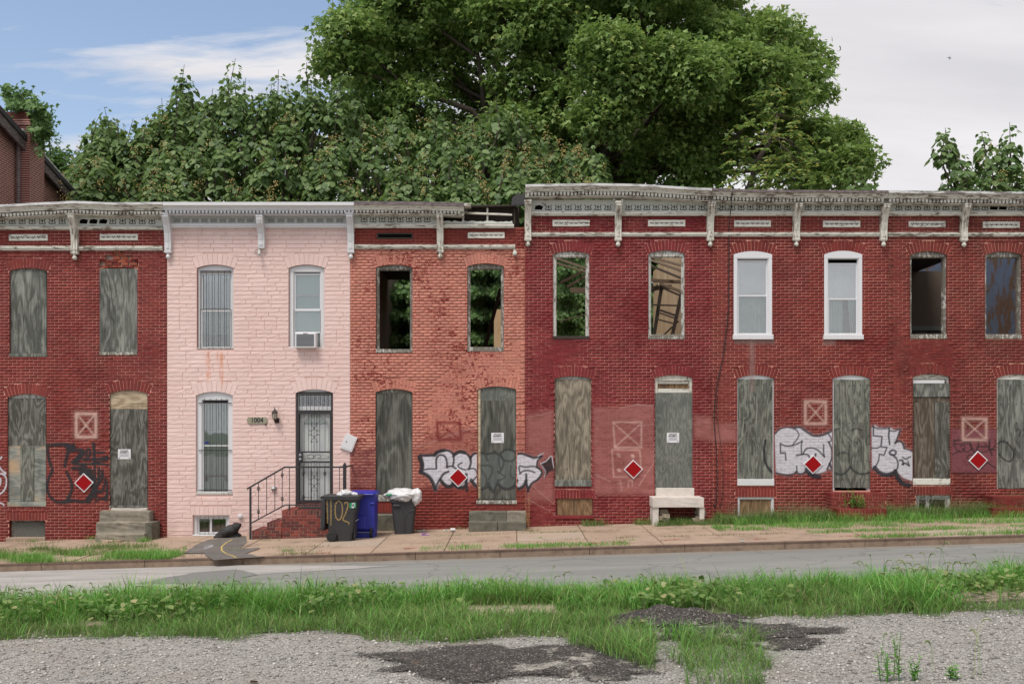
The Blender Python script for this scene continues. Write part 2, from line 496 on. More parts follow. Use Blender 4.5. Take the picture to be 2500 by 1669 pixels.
# weathered boards
def m_ply(name, lo, mid, hi, scale=1.0, axis='v', knots=0.5, stain=None, warm=None):
    g = G(name)
    o = g.pos()
    r = g.orand()
    off = g.node('ShaderNodeCombineXYZ', {0: g.mul(r, 37.0), 1: g.mul(r, 91.0), 2: g.mul(r, 53.0)}).outputs[0]
    v = g.node('ShaderNodeVectorMath', {0: o, 1: off}, operation='ADD').outputs[0]
    sc = (1, 1, 0.16) if axis == 'v' else (0.16, 1, 1)
    sv = g.map(v, sc)
    swirl = g.noise(g.map(v, (1, 1, 0.28) if axis == 'v' else (0.28, 1, 1)), 2.6*scale, 2, 0.5, 0.4)
    wv = g.node('ShaderNodeTexNoise', {'Vector': sv, 'Scale': 9.0*scale, 'Detail': 5.0, 'Roughness': 0.65, 'Distortion': 1.8}).outputs[0]
    rings = g.math('SINE', g.mul(g.add(swirl, g.mul(wv, 0.22)), 46.0))
    rings = g.node('ShaderNodeMapRange', {0: rings, 1: -1.0, 2: 1.0}).outputs[0]
    fib = g.noise(g.map(v, (1, 1, 0.03) if axis == 'v' else (0.03, 1, 1)), 60*scale, 4, 0.7)
    t = g.add(g.mul(rings, 0.17), g.add(g.mul(fib, 0.55), g.mul(g.noise(g.map(v, (1, 1, 0.4)), 2.2, 5, 0.65), 0.46)))
    col = g.ramp(t, [(0.36, lo), (0.57, mid), (0.80, hi)])
    # knots
    kd = g.voro(g.map(v, (1, 1, 0.55) if axis == 'v' else (0.55, 1, 1)), 3.3)
    kf = g.ramp(kd, [(0.03, 1.0), (0.11, 0.0)])
    col = g.mix(g.mul(kf, knots), col, srgb(58, 48, 42))
    dirt = g.step(g.noise(g.map(v, (2.2, 1, 0.5)), 2.2, 5, 0.65), 0.52, 0.80)
    col = g.mix(g.mul(dirt, 0.5), col, stain or srgb(66, 64, 60))
    if warm is not None:
        wm = g.step(g.noise(g.map(v, (0.6, 1, 1.2)), 1.7, 3, 0.5), 0.55, 0.68)
        col = g.mix(g.mul(wm, 0.8), col, warm)
    return g.out(col, 0.85, g.bump(g.add(fib, g.mul(rings, 0.4)), 0.35, 0.004), spec=0.2)
MAT['ply1'] = m_ply('grey_plywood', srgb(52, 53, 50), srgb(102, 104, 99), srgb(150, 152, 144), 0.8)
MAT['ply2'] = m_ply('grey_plywood_wavy', srgb(46, 47, 44), srgb(84, 85, 79), srgb(124, 124, 115), 0.6, knots=0.2)
MAT['ply3'] = m_ply('brownish_plywood', srgb(66, 60, 51), srgb(118, 111, 98), srgb(166, 156, 138), 1.0, knots=0.7)
MAT['ply4'] = m_ply('dark_stained_plywood', srgb(46, 43, 39), srgb(88, 87, 82), srgb(138, 138, 130), 1.2, stain=srgb(62, 48, 40), knots=0.4)
MAT['ply5'] = m_ply('fine_grey_plywood', srgb(76, 79, 76), srgb(104, 107, 102), srgb(134, 136, 128), 2.0, knots=0.1)
MAT['plank_h'] = m_ply('grey_board_crosswise', srgb(82, 86, 84), srgb(128, 132, 126), srgb(160, 162, 152), 1.2, 'h', warm=srgb(186, 156, 124), knots=0.3)
MAT['plank_v'] = m_ply('grey_green_plank', srgb(52, 51, 46), srgb(100, 103, 96), srgb(148, 149, 137), 1.2, stain=srgb(78, 62, 52), knots=0.8)
MAT['plank_d'] = m_ply('dark_brown_plank', srgb(60, 52, 44), srgb(92, 82, 72), srgb(134, 126, 114), 0.9, stain=srgb(50, 38, 30), knots=0.9)
MAT['tanply'] = m_ply('pale_new_plywood', srgb(96, 82, 64), srgb(170, 152, 128), srgb(206, 190, 164), 0.8, 'h', knots=0.3, stain=srgb(110, 96, 80))
MAT['brownply'] = m_ply('rusty_brown_plywood', srgb(78, 62, 48), srgb(124, 98, 72), srgb(160, 134, 104), 1.2)

# stone, concrete
def m_conc(name, lo, hi, dark, amt=0.5, sc=2.0, bump=0.3):
    g = G(name)
    p = g.pos()
    col = g.mix(g.step(g.noise(p, sc, 6, 0.65), 0.3, 0.7), lo, hi)
    col = g.mix(g.mul(g.step(g.noise(g.map(p, (1, 1, 1), (4, 4, 4)), sc*1.7, 6, 0.7), 0.5, 0.72), amt), col, dark)
    col = g.tint(col, g.noise(p, 90, 3, 0.7), 0.78, 1.2)
    return g.out(col, 0.88, g.bump(g.noise(p, 45, 5, 0.65), bump, 0.008), spec=0.25)
MAT['concstep'] = m_conc('mossy_concrete_step', srgb(120, 114, 102), srgb(152, 144, 130), srgb(86, 84, 76), 0.7, 3)
MAT['concdark'] = m_conc('dark_lichened_stone', srgb(90, 88, 79), srgb(118, 114, 102), srgb(58, 60, 55), 0.85, 4)
MAT['marble'] = m_conc('white_marble', srgb(196, 188, 180), srgb(214, 206, 198), srgb(150, 142, 132), 0.35, 3, 0.15)
MAT['rubble'] = m_conc('rubble_stone', srgb(130, 118, 102), srgb(160, 148, 130), srgb(86, 78, 70), 0.6, 9, 0.5)
MAT['slab'] = m_conc('sidewalk_concrete', srgb(152, 133, 117), srgb(171, 150, 132), srgb(116, 100, 87), 0.8, 1.1, 0.2)
MAT['slabpale'] = m_conc('pale_concrete', srgb(158, 142, 127), srgb(174, 157, 141), srgb(150, 142, 134), 0.5, 1.8, 0.2)
MAT['kerb'] = m_conc('kerb_stone', srgb(126, 108, 94), srgb(150, 130, 112), srgb(80, 68, 60), 0.7, 3.5, 0.4)
MAT['kerbtop'] = m_conc('kerb_iron_edge', srgb(96, 78, 70), srgb(120, 100, 88), srgb(70, 58, 54), 0.6, 3.5, 0.3)
MAT['soil'] = m_conc('dirt_joint', srgb(104, 88, 72), srgb(124, 106, 88), srgb(70, 62, 50), 0.6, 3.0, 0.5)

g = G('road_asphalt'); p = g.pos()
c = g.mix(g.step(g.noise(g.map(p, (0.25, 1.6, 1)), 1.0, 5, 0.6), 0.35, 0.7), srgb(120, 121, 119), srgb(140, 140, 136))
c = g.tint(c, g.noise(p, 140, 2, 0.8), 0.70, 1.30)
c = g.tint(c, g.noise(g.map(p, (0.12, 2.2, 1)), 1.2, 3, 0.5), 0.86, 1.14)
c = g.mix(g.mul(g.step(g.noise(g.map(p, (0.3, 2.5, 1), (2, 3, 0)), 1.3, 5, 0.7), 0.56, 0.74), 0.45), c, srgb(92, 91, 89))
ck = g.ramp(g.voro(g.node('ShaderNodeVectorMath', {0: p, 1: g.noise(p, 1.2, 4, 0.6, 0, 1)}, operation='ADD').outputs[0], 0.42, 0, 'DISTANCE_TO_EDGE'), [(0.004, 1.0), (0.012, 0.0)])
c = g.mix(g.mul(ck, 0.35), c, srgb(62, 60, 58))
y_ = g.xyz()[1]
c = g.mix(g.mul(g.band(y_, 19.45, 19.95, 0.12), g.step(g.noise(g.map(p, (1, 2, 1)), 2.5, 5, 0.7), 0.35, 0.7)), c, srgb(128, 114, 98))
MAT['road'] = g.out(c, 0.85, g.bump(g.noise(p, 160, 3), 0.3, 0.004), spec=0.3)
g = G('old_road_concrete'); p = g.pos()
c = g.mix(g.step(g.noise(g.map(p, (0.5, 2.2, 1)), 1.6, 6, 0.65), 0.35, 0.66), srgb(144, 141, 138), srgb(170, 166, 162))
c = g.mix(g.mul(g.step(g.noise(g.map(p, (0.5, 5, 1), (2, 3, 0)), 2.2, 6, 0.7), 0.60, 0.70), 0.7), c, srgb(104, 102, 102))
c = g.tint(c, g.noise(p, 120, 2, 0.8), 0.82, 1.16)
MAT['roadconc'] = g.out(c, 0.85, spec=0.3)
g = G('fresh_asphalt_patch'); p = g.pos()
c = g.mix(g.step(g.noise(p, 3, 5, 0.6), 0.35, 0.7), srgb(88, 84, 81), srgb(112, 107, 103))
MAT['patch'] = g.out(g.tint(c, g.noise(p, 130, 2, 0.8), 0.6, 1.35), 0.85, g.bump(g.noise(p, 110, 3), 0.4, 0.006))
g = G('road_patch_asphalt'); p = g.pos()
MAT['roadpatch'] = g.out(g.tint(srgb(116, 116, 114), g.noise(p, 130, 2, 0.8), 0.72, 1.25), 0.85)
g = G('black_asphalt_mound'); p = g.pos()
c = g.mix(g.step(g.noise(p, 5, 5, 0.6), 0.35, 0.7), srgb(34, 33, 33), srgb(52, 50, 49))
MAT['tar'] = g.out(g.tint(c, g.noise(p, 90, 2, 0.8), 0.6, 1.4), 0.7, g.bump(g.noise(p, 60, 4), 0.6, 0.01))
g = G('gravel_ground'); p = g.pos()
v = g.voro(p, 62, 1); vd = g.voro(p, 62, 0)
bw = g.node('ShaderNodeRGBToBW', {0: v}).outputs[0]
c = g.ramp(bw, [(0.1, srgb(98, 95, 91)), (0.35, srgb(144, 140, 134)), (0.6, srgb(166, 162, 156)), (0.9, srgb(192, 188, 181))])
c = g.tint(c, g.ramp(vd, [(0.25, 1.0), (0.75, 0.35)]), 0.45, 1.0)
c = g.tint(c, g.noise(p, 1.1, 5, 0.6), 0.80, 1.16)
c = g.mix(g.mul(g.step(g.noise(g.map(p, (0.35, 1.2, 1), (7, 1, 0)), 1.5, 6, 0.7), 0.50, 0.72), 0.45), c, srgb(128, 116, 100))
c = g.mix(g.mul(g.step(g.noise(p, 5, 5, 0.75), 0.60, 0.70), 0.5), c, srgb(98, 92, 84))
MAT['gravel'] = g.out(c, 0.9, g.bump(g.math('SUBTRACT', 1.0, vd), 0.8, 0.012))
g = G('gravel_stone'); c = g.ramp(g.rnd(), [(0, srgb(116, 112, 108)), (0.4, srgb(150, 146, 140)), (0.75, srgb(168, 164, 156)), (0.94, srgb(196, 192, 186)), (1, srgb(96, 90, 86))])
MAT['stone'] = g.out(c, 0.9)
g = G('broken_asphalt_crumb'); p = g.pos()
v = g.voro(p, 75, 1); bw = g.node('ShaderNodeRGBToBW', {0: v}).outputs[0]
c = g.ramp(bw, [(0.15, srgb(40, 37, 35)), (0.5, srgb(68, 63, 59)), (0.78, srgb(98, 91, 85)), (0.93, srgb(172, 165, 155))])
c2 = g.ramp(bw, [(0.1, srgb(108, 104, 96)), (0.35, srgb(160, 155, 145)), (0.6, srgb(184, 179, 168)), (0.9, srgb(210, 205, 194))])
c = g.mix(g.step(g.add(g.mul(g.noise(p, 3.2, 6, 0.72), 0.6), g.mul(g.noise(p, 0.9, 2, 0.5), 0.4)), 0.53, 0.60), c, c2)
ed = g.node('ShaderNodeAttribute', attribute_name='paint').outputs['Fac']
ea = g.step(g.add(ed, g.add(g.mul(g.math('SUBTRACT', g.noise(p, 9, 5, 0.75), 0.5), 0.9), g.mul(g.math('SUBTRACT', g.noise(p, 70, 2, 0.6), 0.5), 1.0))), 0.26, 0.32)
MAT['mulch'] = g.out(g.tint(c, g.noise(p, 6, 4, 0.7), 0.65, 1.2), 0.95, g.bump(g.add(g.voro(p, 75, 0), g.noise(p, 30, 4)), 0.9, 0.02), alpha=ea)
g = G('verge_soil'); p = g.pos()
c = g.mix(g.step(g.noise(p, 3, 5, 0.7), 0.35, 0.65), srgb(92, 96, 60), srgb(74, 92, 48))
MAT['versoil'] = g.out(g.tint(c, g.noise(p, 40, 3, 0.7), 0.6, 1.25), 0.95)
g = G('waste_ground'); p = g.pos()
c = g.mix(g.step(g.noise(p, 0.3, 6, 0.65), 0.4, 0.62), srgb(96, 92, 74), srgb(78, 98, 58))
MAT['ground'] = g.out(g.tint(c, g.noise(p, 12, 4, 0.7), 0.7, 1.2), 0.95)

# metal, plastics, glass, cloth
g = G('black_iron'); MAT['iron'] = g.out(g.tint(srgb(48, 45, 48), g.noise(g.pos(), 9, 4), 0.75, 1.2), 0.5, spec=0.5)
g = G('black_bin_plastic'); p = g.pos()
MAT['blackbin'] = g.out(g.tint(srgb(52, 52, 54), g.noise(g.map(p, (1, 1, 0.4)), 5, 5, 0.6), 0.8, 1.25), 0.5, spec=0.4)
g = G('dark_grey_bin_plastic'); MAT['greybin'] = g.out(g.tint(srgb(58, 59, 62), g.noise(g.map(g.pos(), (1, 1, 0.4)), 5, 5, 0.6), 0.85, 1.2), 0.5, spec=0.4)
g = G('blue_bin_plastic'); MAT['bluebin'] = g.out(g.tint(srgb(36, 44, 148), g.noise(g.map(g.pos(), (1, 1, 0.4)), 4, 5, 0.6), 0.8, 1.2), 0.42, spec=0.5)
g = G('rubber'); MAT['rubber'] = g.out(srgb(34, 34, 35), 0.8)
g = G('pale_bag_film'); p = g.pos()
c = g.mix(g.step(g.noise(p, 7, 4, 0.6), 0.4, 0.7), srgb(200, 200, 202), srgb(222, 222, 224))
MAT['bag'] = g.out(c, 0.32, g.bump(g.noise(p, 22, 5, 0.6, 1.0), 0.7, 0.02), spec=0.5, **{'Subsurface Weight': 0.0})
g = G('green_print'); MAT['green'] = g.out(srgb(40, 140, 96), 0.5)
g = G('reflector_red'); MAT['reflred'] = g.out(g.tint(srgb(146, 4, 12), g.noise(g.pos(), 14, 3), 0.92, 1.05), 0.5, spec=0.2)
g = G('sign_white'); MAT['signwhite'] = g.out(g.tint(srgb(222, 222, 226), g.noise(g.pos(), 8, 3), 0.93, 1.02), 0.5)
g = G('print_black'); MAT['print'] = g.out(srgb(40, 40, 44), 0.7)
g = G('print_grey'); MAT['printgrey'] = g.out(srgb(150, 150, 156), 0.7)
def m_glass(name, tint, refl=0.25):
    g = G(name)
    fr = g.node('ShaderNodeFresnel', {0: 1.5}).outputs[0]
    f = g.node('ShaderNodeMapRange', {0: fr, 1: 0.0, 2: 1.0, 3: refl, 4: 1.0}).outputs[0]
    gl = g.node('ShaderNodeBsdfGlossy', {'Color': (1, 1, 1, 1), 'Roughness': 0.02, 'Normal': g.bump(g.noise(g.pos(), 1.7, 2, 0.5), 0.25, 0.01)})
    tr = g.node('ShaderNodeBsdfTransparent', {0: tint})
    return g.surf(g.node('ShaderNodeMixShader', {0: f, 1: tr.outputs[0], 2: gl.outputs[0]}).outputs[0])
MAT['glass'] = m_glass('window_glass', (0.93, 0.97, 0.97, 1), 0.14)
MAT['glass_sky'] = m_glass('reflecting_glass', (0.90, 0.95, 0.96, 1), 0.30)
MAT['glass_dusty'] = m_glass('dusty_glass', (0.6, 0.66, 0.64, 1), 0.10)
g = G('sheer_curtain'); p = g.pos(); w = g.noise(g.map(p, (14, 1, 0.3)), 1.3, 3, 0.5)
MAT['curtain'] = g.out(g.tint(srgb(196, 206, 200), w, 0.72, 1.12), 0.9)
g = G('window_shade'); MAT['shade'] = g.out(g.tint(srgb(186, 210, 204), g.noise(g.pos(), 1.5, 3), 0.92, 1.05), 0.8)
g = G('venetian_blind'); MAT['blind'] = g.out(g.tint(srgb(214, 216, 222), g.noise(g.pos(), 3, 3), 0.93, 1.03), 0.6)
g = G('grey_blue_shade'); MAT['shade2'] = g.out(g.tint(srgb(160, 172, 168), g.noise(g.pos(), 2.5, 4), 0.85, 1.08), 0.8)
g = G('white_plastic'); MAT['wplast'] = g.out(g.tint(srgb(216, 216, 218), g.noise(g.pos(), 6, 3), 0.93, 1.03), 0.45)
g = G('vent_dark_grille'); MAT['acgrille'] = g.out(srgb(96, 98, 100), 0.6)
g = G('door_enamel'); MAT['door'] = g.out(g.tint(srgb(206, 210, 208), g.noise(g.pos(), 2.2, 4), 0.9, 1.04), 0.5)
g = G('bronze_lamp'); MAT['bronze'] = g.out(srgb(56, 46, 42), 0.5, metal=0.3)
g = G('lamp_glass'); MAT['lampglass'] = g.out(srgb(176, 168, 150), 0.25)
g = G('plaque_stone'); MAT['plaque'] = g.out(g.tint(srgb(150, 146, 126), g.noise(g.pos(), 12, 4), 0.75, 1.15), 0.7)
g = G('interior_plaster'); p = g.pos()
c = g.mix(g.step(g.noise(g.map(p, (1, 1, 0.5)), 1.6, 5, 0.6), 0.4, 0.65), srgb(196, 164, 126), srgb(214, 188, 152))
MAT['plaster'] = g.out(c, 0.9)
g = G('peeling_blue_plaster'); p = g.pos()
n = g.add(g.mul(g.noise(g.map(p, (1, 1.3, 0.7)), 1.8, 6, 0.68), 0.8), 0.1)
c = g.mix(g.step(n, 0.47, 0.52), srgb(104, 78, 60), srgb(96, 106, 124))
MAT['blueplaster'] = g.out(g.tint(c, g.noise(p, 7, 4), 0.7, 1.15), 0.9)
g = G('interior_grey_green'); MAT['innergreen'] = g.out(g.tint(srgb(120, 128, 122), g.noise(g.pos(), 3, 5), 0.6, 1.1), 0.9)
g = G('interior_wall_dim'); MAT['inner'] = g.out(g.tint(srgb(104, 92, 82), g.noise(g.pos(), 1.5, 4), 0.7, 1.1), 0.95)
g = G('old_timber'); p = g.pos(); MAT['timber'] = g.out(g.tint(srgb(104, 88, 72), g.noise(g.map(p, (3, 3, 9)), 3, 5, 0.7), 0.5, 1.25), 0.9)
g = G('charred_timber'); MAT['timberdark'] = g.out(g.tint(srgb(58, 48, 42), g.noise(g.pos(), 6, 4), 0.6, 1.3), 0.9)
g = G('tar_roof'); MAT['roof'] = g.out(g.tint(srgb(66, 64, 66), g.noise(g.pos(), 1.2, 5), 0.7, 1.3), 0.85)
g = G('black_cable'); MAT['cable'] = g.out(srgb(30, 28, 28), 0.6)
g = G('chain_mesh'); MAT['mesh'] = g.out(srgb(150, 150, 142), 0.6, metal=0.3)
g = G('litter_purple'); MAT['litter'] = g.out(srgb(186, 150, 200), 0.6)
g = G('litter_white'); MAT['litterw'] = g.out(srgb(206, 204, 200), 0.7)

# spray paint: colour and cover are stored on the paint film itself; joints stay open
def m_paint(name, joints=True, wear=0.35, patchy=False):
    g = G(name)
    a = g.node('ShaderNodeAttribute', attribute_name='paint')
    p = g.pos()
    al = a.outputs['Alpha']
    n = g.noise(g.map(p, (0.6, 1, 2.5)), 7, 6, 0.72)
    al = g.mul(al, g.ramp(n, [(0.28, 1.0-wear), (0.5, 1.0)]))
    if patchy: al = g.mul(al, g.ramp(g.noise(g.map(p, (0.7, 1, 1.6)), 2.4, 6, 0.7), [(0.34, 0.45), (0.60, 1.0)]))
    if joints:
        x, y, z = g.xyz()
        zr = g.math('DIVIDE', z, COURSE)
        fz = g.math('FRACT', zr)
        k = g.math('FLOOR', zr)
        odd = g.mul(g.math('FLOORED_MODULO', k, 2.0), 0.5)
        fx = g.math('FRACT', g.add(g.math('DIVIDE', x, PITCH), odd))
        jz = g.math('GREATER_THAN', g.math('ABSOLUTE', g.math('SUBTRACT', fz, 0.5)), 0.5-0.055)
        jx = g.math('GREATER_THAN', g.math('ABSOLUTE', g.math('SUBTRACT', fx, 0.5)), 0.5-0.020)
        j = g.math('MAXIMUM', jz, jx)
        jn = g.step(g.noise(p, 5, 4, 0.7), 0.38, 0.62)
        al = g.mul(al, g.math('SUBTRACT', 1.0, g.mul(j, g.add(g.mul(jn, 0.35), 0.25))))
    col = g.tint(a.outputs['Color'], g.noise(p, 9, 4, 0.6), 0.88, 1.08)
    return g.out(col, 0.6, alpha=al, spec=0.3)
MAT['spray'] = m_paint('spray_paint_on_brick', True, 0.5)
MAT['buff'] = m_paint('rolled_cover_paint', True, 0.3, True)
MAT['sprayflat'] = m_paint('spray_paint_on_board', False, 0.5)

# foliage
def m_leaf(name, stops, trans=0.35, gloss=0.12):
    g = G(name)
    c = g.ramp(g.rnd(), stops)
    c = g.tint(c, g.noise(g.pos(), 0.6, 3, 0.5), 0.7, 1.3)
    d = g.node('ShaderNodeBsdfDiffuse', {0: c})
    t = g.node('ShaderNodeBsdfTranslucent', {0: g.mix(0.5, c, (0.19, 0.29, 0.06, 1), 'MIX')})
    s1 = g.node('ShaderNodeMixShader', {0: trans, 1: d.outputs[0], 2: t.outputs[0]})
    gl = g.node('ShaderNodeBsdfGlossy', {0: (0.8, 0.9, 0.8, 1), 1: 0.5})
    s2 = g.node('ShaderNodeMixShader', {0: gloss*0.5, 1: s1.outputs[0], 2: gl.outputs[0]})
    return g.surf(s2.outputs[0])
MAT['leaf_maple'] = m_leaf('maple_leaf', [(0, (0.105, 0.185, 0.044, 1)), (0.5, (0.195, 0.310, 0.078, 1)), (0.9, (0.310, 0.430, 0.130, 1)), (1, (0.40, 0.44, 0.13, 1))], 0.46, 0.05)
MAT['leaf_paul'] = m_leaf('broad_leaf', [(0, (0.066, 0.120, 0.040, 1)), (0.5, (0.130, 0.215, 0.070, 1)), (1, (0.235, 0.325, 0.125, 1))], 0.44, 0.05)
MAT['leaf_ail'] = m_leaf('pinnate_leaf', [(0, (0.12, 0.22, 0.05, 1)), (0.6, (0.21, 0.32, 0.08, 1)), (0.85, (0.34, 0.38, 0.09, 1)), (1, (0.55, 0.40, 0.11, 1))], 0.42, 0.04)
MAT['leaf_ivy'] = m_leaf('ivy_leaf', [(0, (0.050, 0.110, 0.032, 1)), (0.6, (0.100, 0.200, 0.056, 1)), (1, (0.18, 0.29, 0.09, 1))], 0.36, 0.05)
MAT['grass'] = m_leaf('lush_grass', [(0, (0.080, 0.220, 0.034, 1)), (0.45, (0.145, 0.385, 0.058, 1)), (0.88, (0.235, 0.500, 0.105, 1)), (0.95, (0.42, 0.49, 0.18, 1)), (1, (0.5, 0.42, 0.2, 1))], 0.42, 0.06)
MAT['grass2'] = m_leaf('fine_dull_grass', [(0, (0.080, 0.150, 0.036, 1)), (0.6, (0.140, 0.235, 0.060, 1)), (0.9, (0.21, 0.29, 0.09, 1)), (1, (0.42, 0.37, 0.19, 1))], 0.34, 0.05)
MAT['drygrass'] = m_leaf('dry_grass', [(0, (0.20, 0.16, 0.08, 1)), (0.6, (0.30, 0.24, 0.12, 1)), (1, (0.16, 0.18, 0.07, 1))], 0.3)
MAT['seedhead'] = m_leaf('foxtail_seedhead', [(0, (0.17, 0.22, 0.08, 1)), (1, (0.28, 0.30, 0.14, 1))], 0.3)
g = G('tan_fruit'); MAT['fruit'] = g.out(g.ramp(g.rnd(), [(0, (0.22, 0.15, 0.05, 1)), (0.6, (0.42, 0.32, 0.11, 1)), (1, (0.55, 0.45, 0.18, 1))]), 0.7)
g = G('bark'); MAT['bark'] = g.out(g.tint((0.075, 0.058, 0.045, 1), g.noise(g.map(g.pos(), (4, 4, 1)), 4, 5), 0.5, 1.4), 0.95)
g = G('dry_stalk'); MAT['stalk'] = g.out((0.36, 0.20, 0.08, 1), 0.9)
# ------------------------------------------------------------------ walls
def XD(px, d): return (px - 1250) * d / 2400.0
def ZD(py, d): return CAM_Z - (py - 1040) * d / 2400.0

class Op:
    """an opening in a facade, given in photograph pixels on the facade plane"""
    def __init__(s, px0, px1, crown, spring, bot, ring=0.25, ringmat=None):
        s.x0, s.x1 = FX(px0), FX(px1)
        s.zc, s.zs, s.zb = FZ(crown), FZ(spring), FZ(bot)
        s.px = (px0, px1, crown, spring, bot)
        s.cx = (s.x0+s.x1)/2
        w = s.x1-s.x0; h = max(s.zc-s.zs, 0.0)
        s.flat = h < 0.01
        s.ring = ring
        if not s.flat:
            s.r = (w*w/4+h*h)/(2*h); s.cz = s.zc-s.r
            s.ang = math.asin(min(1, (w/2)/s.r))
    def half(s, z):
        w = (s.x1-s.x0)/2
        if z < s.zb or z > s.zc: return 0
        if z <= s.zs or s.flat: return w
        return math.sqrt(max(0, s.r**2-(z-s.cz)**2))
    def block(s, z):
        """half width kept free of coursed bricks (opening and its ring of voussoirs)"""
        h = s.half(z)
        if not s.ring: return h
        if s.flat:
            return (s.x1-s.x0)/2 + 0.06 if s.zc < z < s.zc+s.ring else h
        if z > s.zs and z < s.zc+s.ring:
            o = math.sqrt(max(0, (s.r+s.ring)**2-(z-s.cz)**2))
            side = (z-s.cz)*math.tan(s.ang+0.02)
            return max(h, min(o, side))
        return h

def intervals(x0, x1, holes):
    out = [(x0, x1)]
    for a, b in holes:
        nxt = []
        for u, v in out:
            if b <= u or a >= v: nxt.append((u, v)); continue
            if a > u: nxt.append((u, a))
            if b < v: nxt.append((b, v))
        out = nxt
    return out

def box_np(cx, cz, hx, hz, y0, y1, ch=0.0016):
    """brick without back: chamfered front. 8 verts front+mid, 4 back"""
    return [(cx-hx+ch, y0, cz-hz+ch), (cx+hx-ch, y0, cz-hz+ch), (cx+hx-ch, y0, cz+hz-ch), (cx-hx+ch, y0, cz+hz-ch),
            (cx-hx, y1, cz-hz), (cx+hx, y1, cz-hz), (cx+hx, y1, cz+hz), (cx-hx, y1, cz+hz)]
BRICK_F = [(0, 1, 2, 3), (4, 5, 1, 0), (5, 6, 2, 1), (6, 7, 3, 2), (7, 4, 0, 3)]

def wall_backing(x0, x1, zlo, ztop, ops, extra=()):
    """sheet with the openings left out; returns list of rects"""
    cuts = {zlo, ztop}
    for o in ops:
        cuts.update([o.zb, o.zs, o.zc])
        if not o.flat:
            for k in range(1, 6): cuts.add(o.zs+(o.zc-o.zs)*k/6)
    for e in extra: cuts.update([e[2], e[3]])
    zs = sorted(z for z in cuts if zlo <= z <= ztop)
    rects = []
    for a, b in zip(zs[:-1], zs[1:]):
        if b-a < 1e-5: continue
        zm = (a+b)/2
        holes = [(o.cx-o.half(zm), o.cx+o.half(zm)) for o in ops if o.half(zm) > 0]
        holes += [(e[0], e[1]) for e in extra if e[2] < zm < e[3]]
        rects += [(u, v, a, b) for u, v in intervals(x0, x1, holes)]
    return rects

def brick_front(house, x0, x1, ztop, ops, mb_, mm, extra=(), seed=1, damaged=None):
    rs = random.Random(seed)
    zlo = min(gx(x0), gx(x1)) - 0.45
    zlo = math.floor(zlo/COURSE)*COURSE
    back = MB()
    for u, v, a, b in wall_backing(x0, x1, zlo, ztop, ops, extra):
        back.quad((u, FY+0.0048, a), (v, FY+0.0048, a), (v, FY+0.0048, b), (u, FY+0.0048, b))
        back.quad((u, FY+0.32, a), (u, FY+0.32, b), (v, FY+0.32, b), (v, FY+0.32, a))
    wall = back.build('front_wall', mm, house)
    full, rest = [], []
    k0 = int(round(zlo/COURSE)); k1 = int(math.ceil(ztop/COURSE))
    for k in range(k0, k1):
        za, zb = k*COURSE+JOINT/2, min((k+1)*COURSE-JOINT/2, ztop)
        if zb-za < 0.02: continue
        zm = (za+zb)/2
        holes = [(o.cx-o.block(zm), o.cx+o.block(zm)) for o in ops if o.block(zm) > 0]
        holes += [(e[0], e[1]) for e in extra if e[2]-0.02 < zm < e[3]+0.02]
        off = -0.5*PITCH if k % 2 else 0.0
        for u, v in intervals(x0, x1, holes):
            i = int(math.floor((u-off)/PITCH))
            while i*PITCH+off < v:
                a = max(u, i*PITCH+off+JOINT/2); b = min(v, (i+1)*PITCH+off-JOINT/2)
                isfull = (b-a) > PITCH-JOINT-1e-4 and zb-za > COURSE-JOINT-1e-4
                if b-a > 0.018:
                    rec = ((a+b)/2, zm, (b-a)/2, (zb-za)/2, rs.uniform(0, 0.0045))
                    (full if isfull else rest).append(rec)
                i += 1
    # the 300 that show largest (closest to the lens) are pieces of their own
    full.sort(key=lambda r: r[0]**2+(r[1]-CAM_Z)**2)
    V = box_np(0, 0, (PITCH-JOINT)/2, (COURSE-JOINT)/2, 0, 0.022)
    me = bpy.data.meshes.new('brick'); me.from_pydata(V, [], BRICK_F); me.materials.append(mb_); me.update()
    off = wloc(wall)
    for r in full[:300]:
        link_mesh('brick', me, wall, Vector((r[0], FY+r[4]-0.001, r[1]))-off)
    rest += full[300:]
    V = []; F = []
    for cx, cz, hx, hz, dy in rest:
        n = len(V); V += box_np(cx-off.x, cz-off.z, hx, hz, FY+dy-0.001-off.y, FY+0.021-off.y)
        F += [tuple(n+i for i in q) for q in BRICK_F]
    me = np_mesh('brickwork', np.array(V), np.array(F), mb_)
    kind(link_mesh('brickwork', me, wall), 'stuff')
    # voussoirs
    for o in ops:
        if not o.ring: continue
        n = 13 if (o.x1-o.x0) > 0.8 else 10
        for i in range(n):
            if o.flat:
                w = (o.x1-o.x0+0.12)/n
                xa = o.x0-0.06+i*w+0.0045; xb = xa+w-0.009
                pts = [(xa, o.zc+0.004), (xb, o.zc+0.004), (xb, o.zc+o.ring), (xa, o.zc+o.ring)]
            else:
                A = o.ang+0.02; da = 2*A/n; g_ = 0.0044/o.r
                a0 = -A+i*da+g_; a1 = a0+da-2*g_
                r0, r1 = o.r+0.003, o.r+o.ring+rs.uniform(-0.006, 0.006)
                pts = [(o.cx+r0*math.sin(a0), o.cz+r0*math.cos(a0)), (o.cx+r0*math.sin(a1), o.cz+r0*math.cos(a1)),
                       (o.cx+r1*math.sin(a1), o.cz+r1*math.cos(a1)), (o.cx+r1*math.sin(a0), o.cz+r1*math.cos(a0))]
            m = MB(); yy = FY-0.001+rs.uniform(0, 0.003)
            m.prism(pts, yy, FY+0.03)
            m.build('arch_brick', mb_, wall)
    return wall

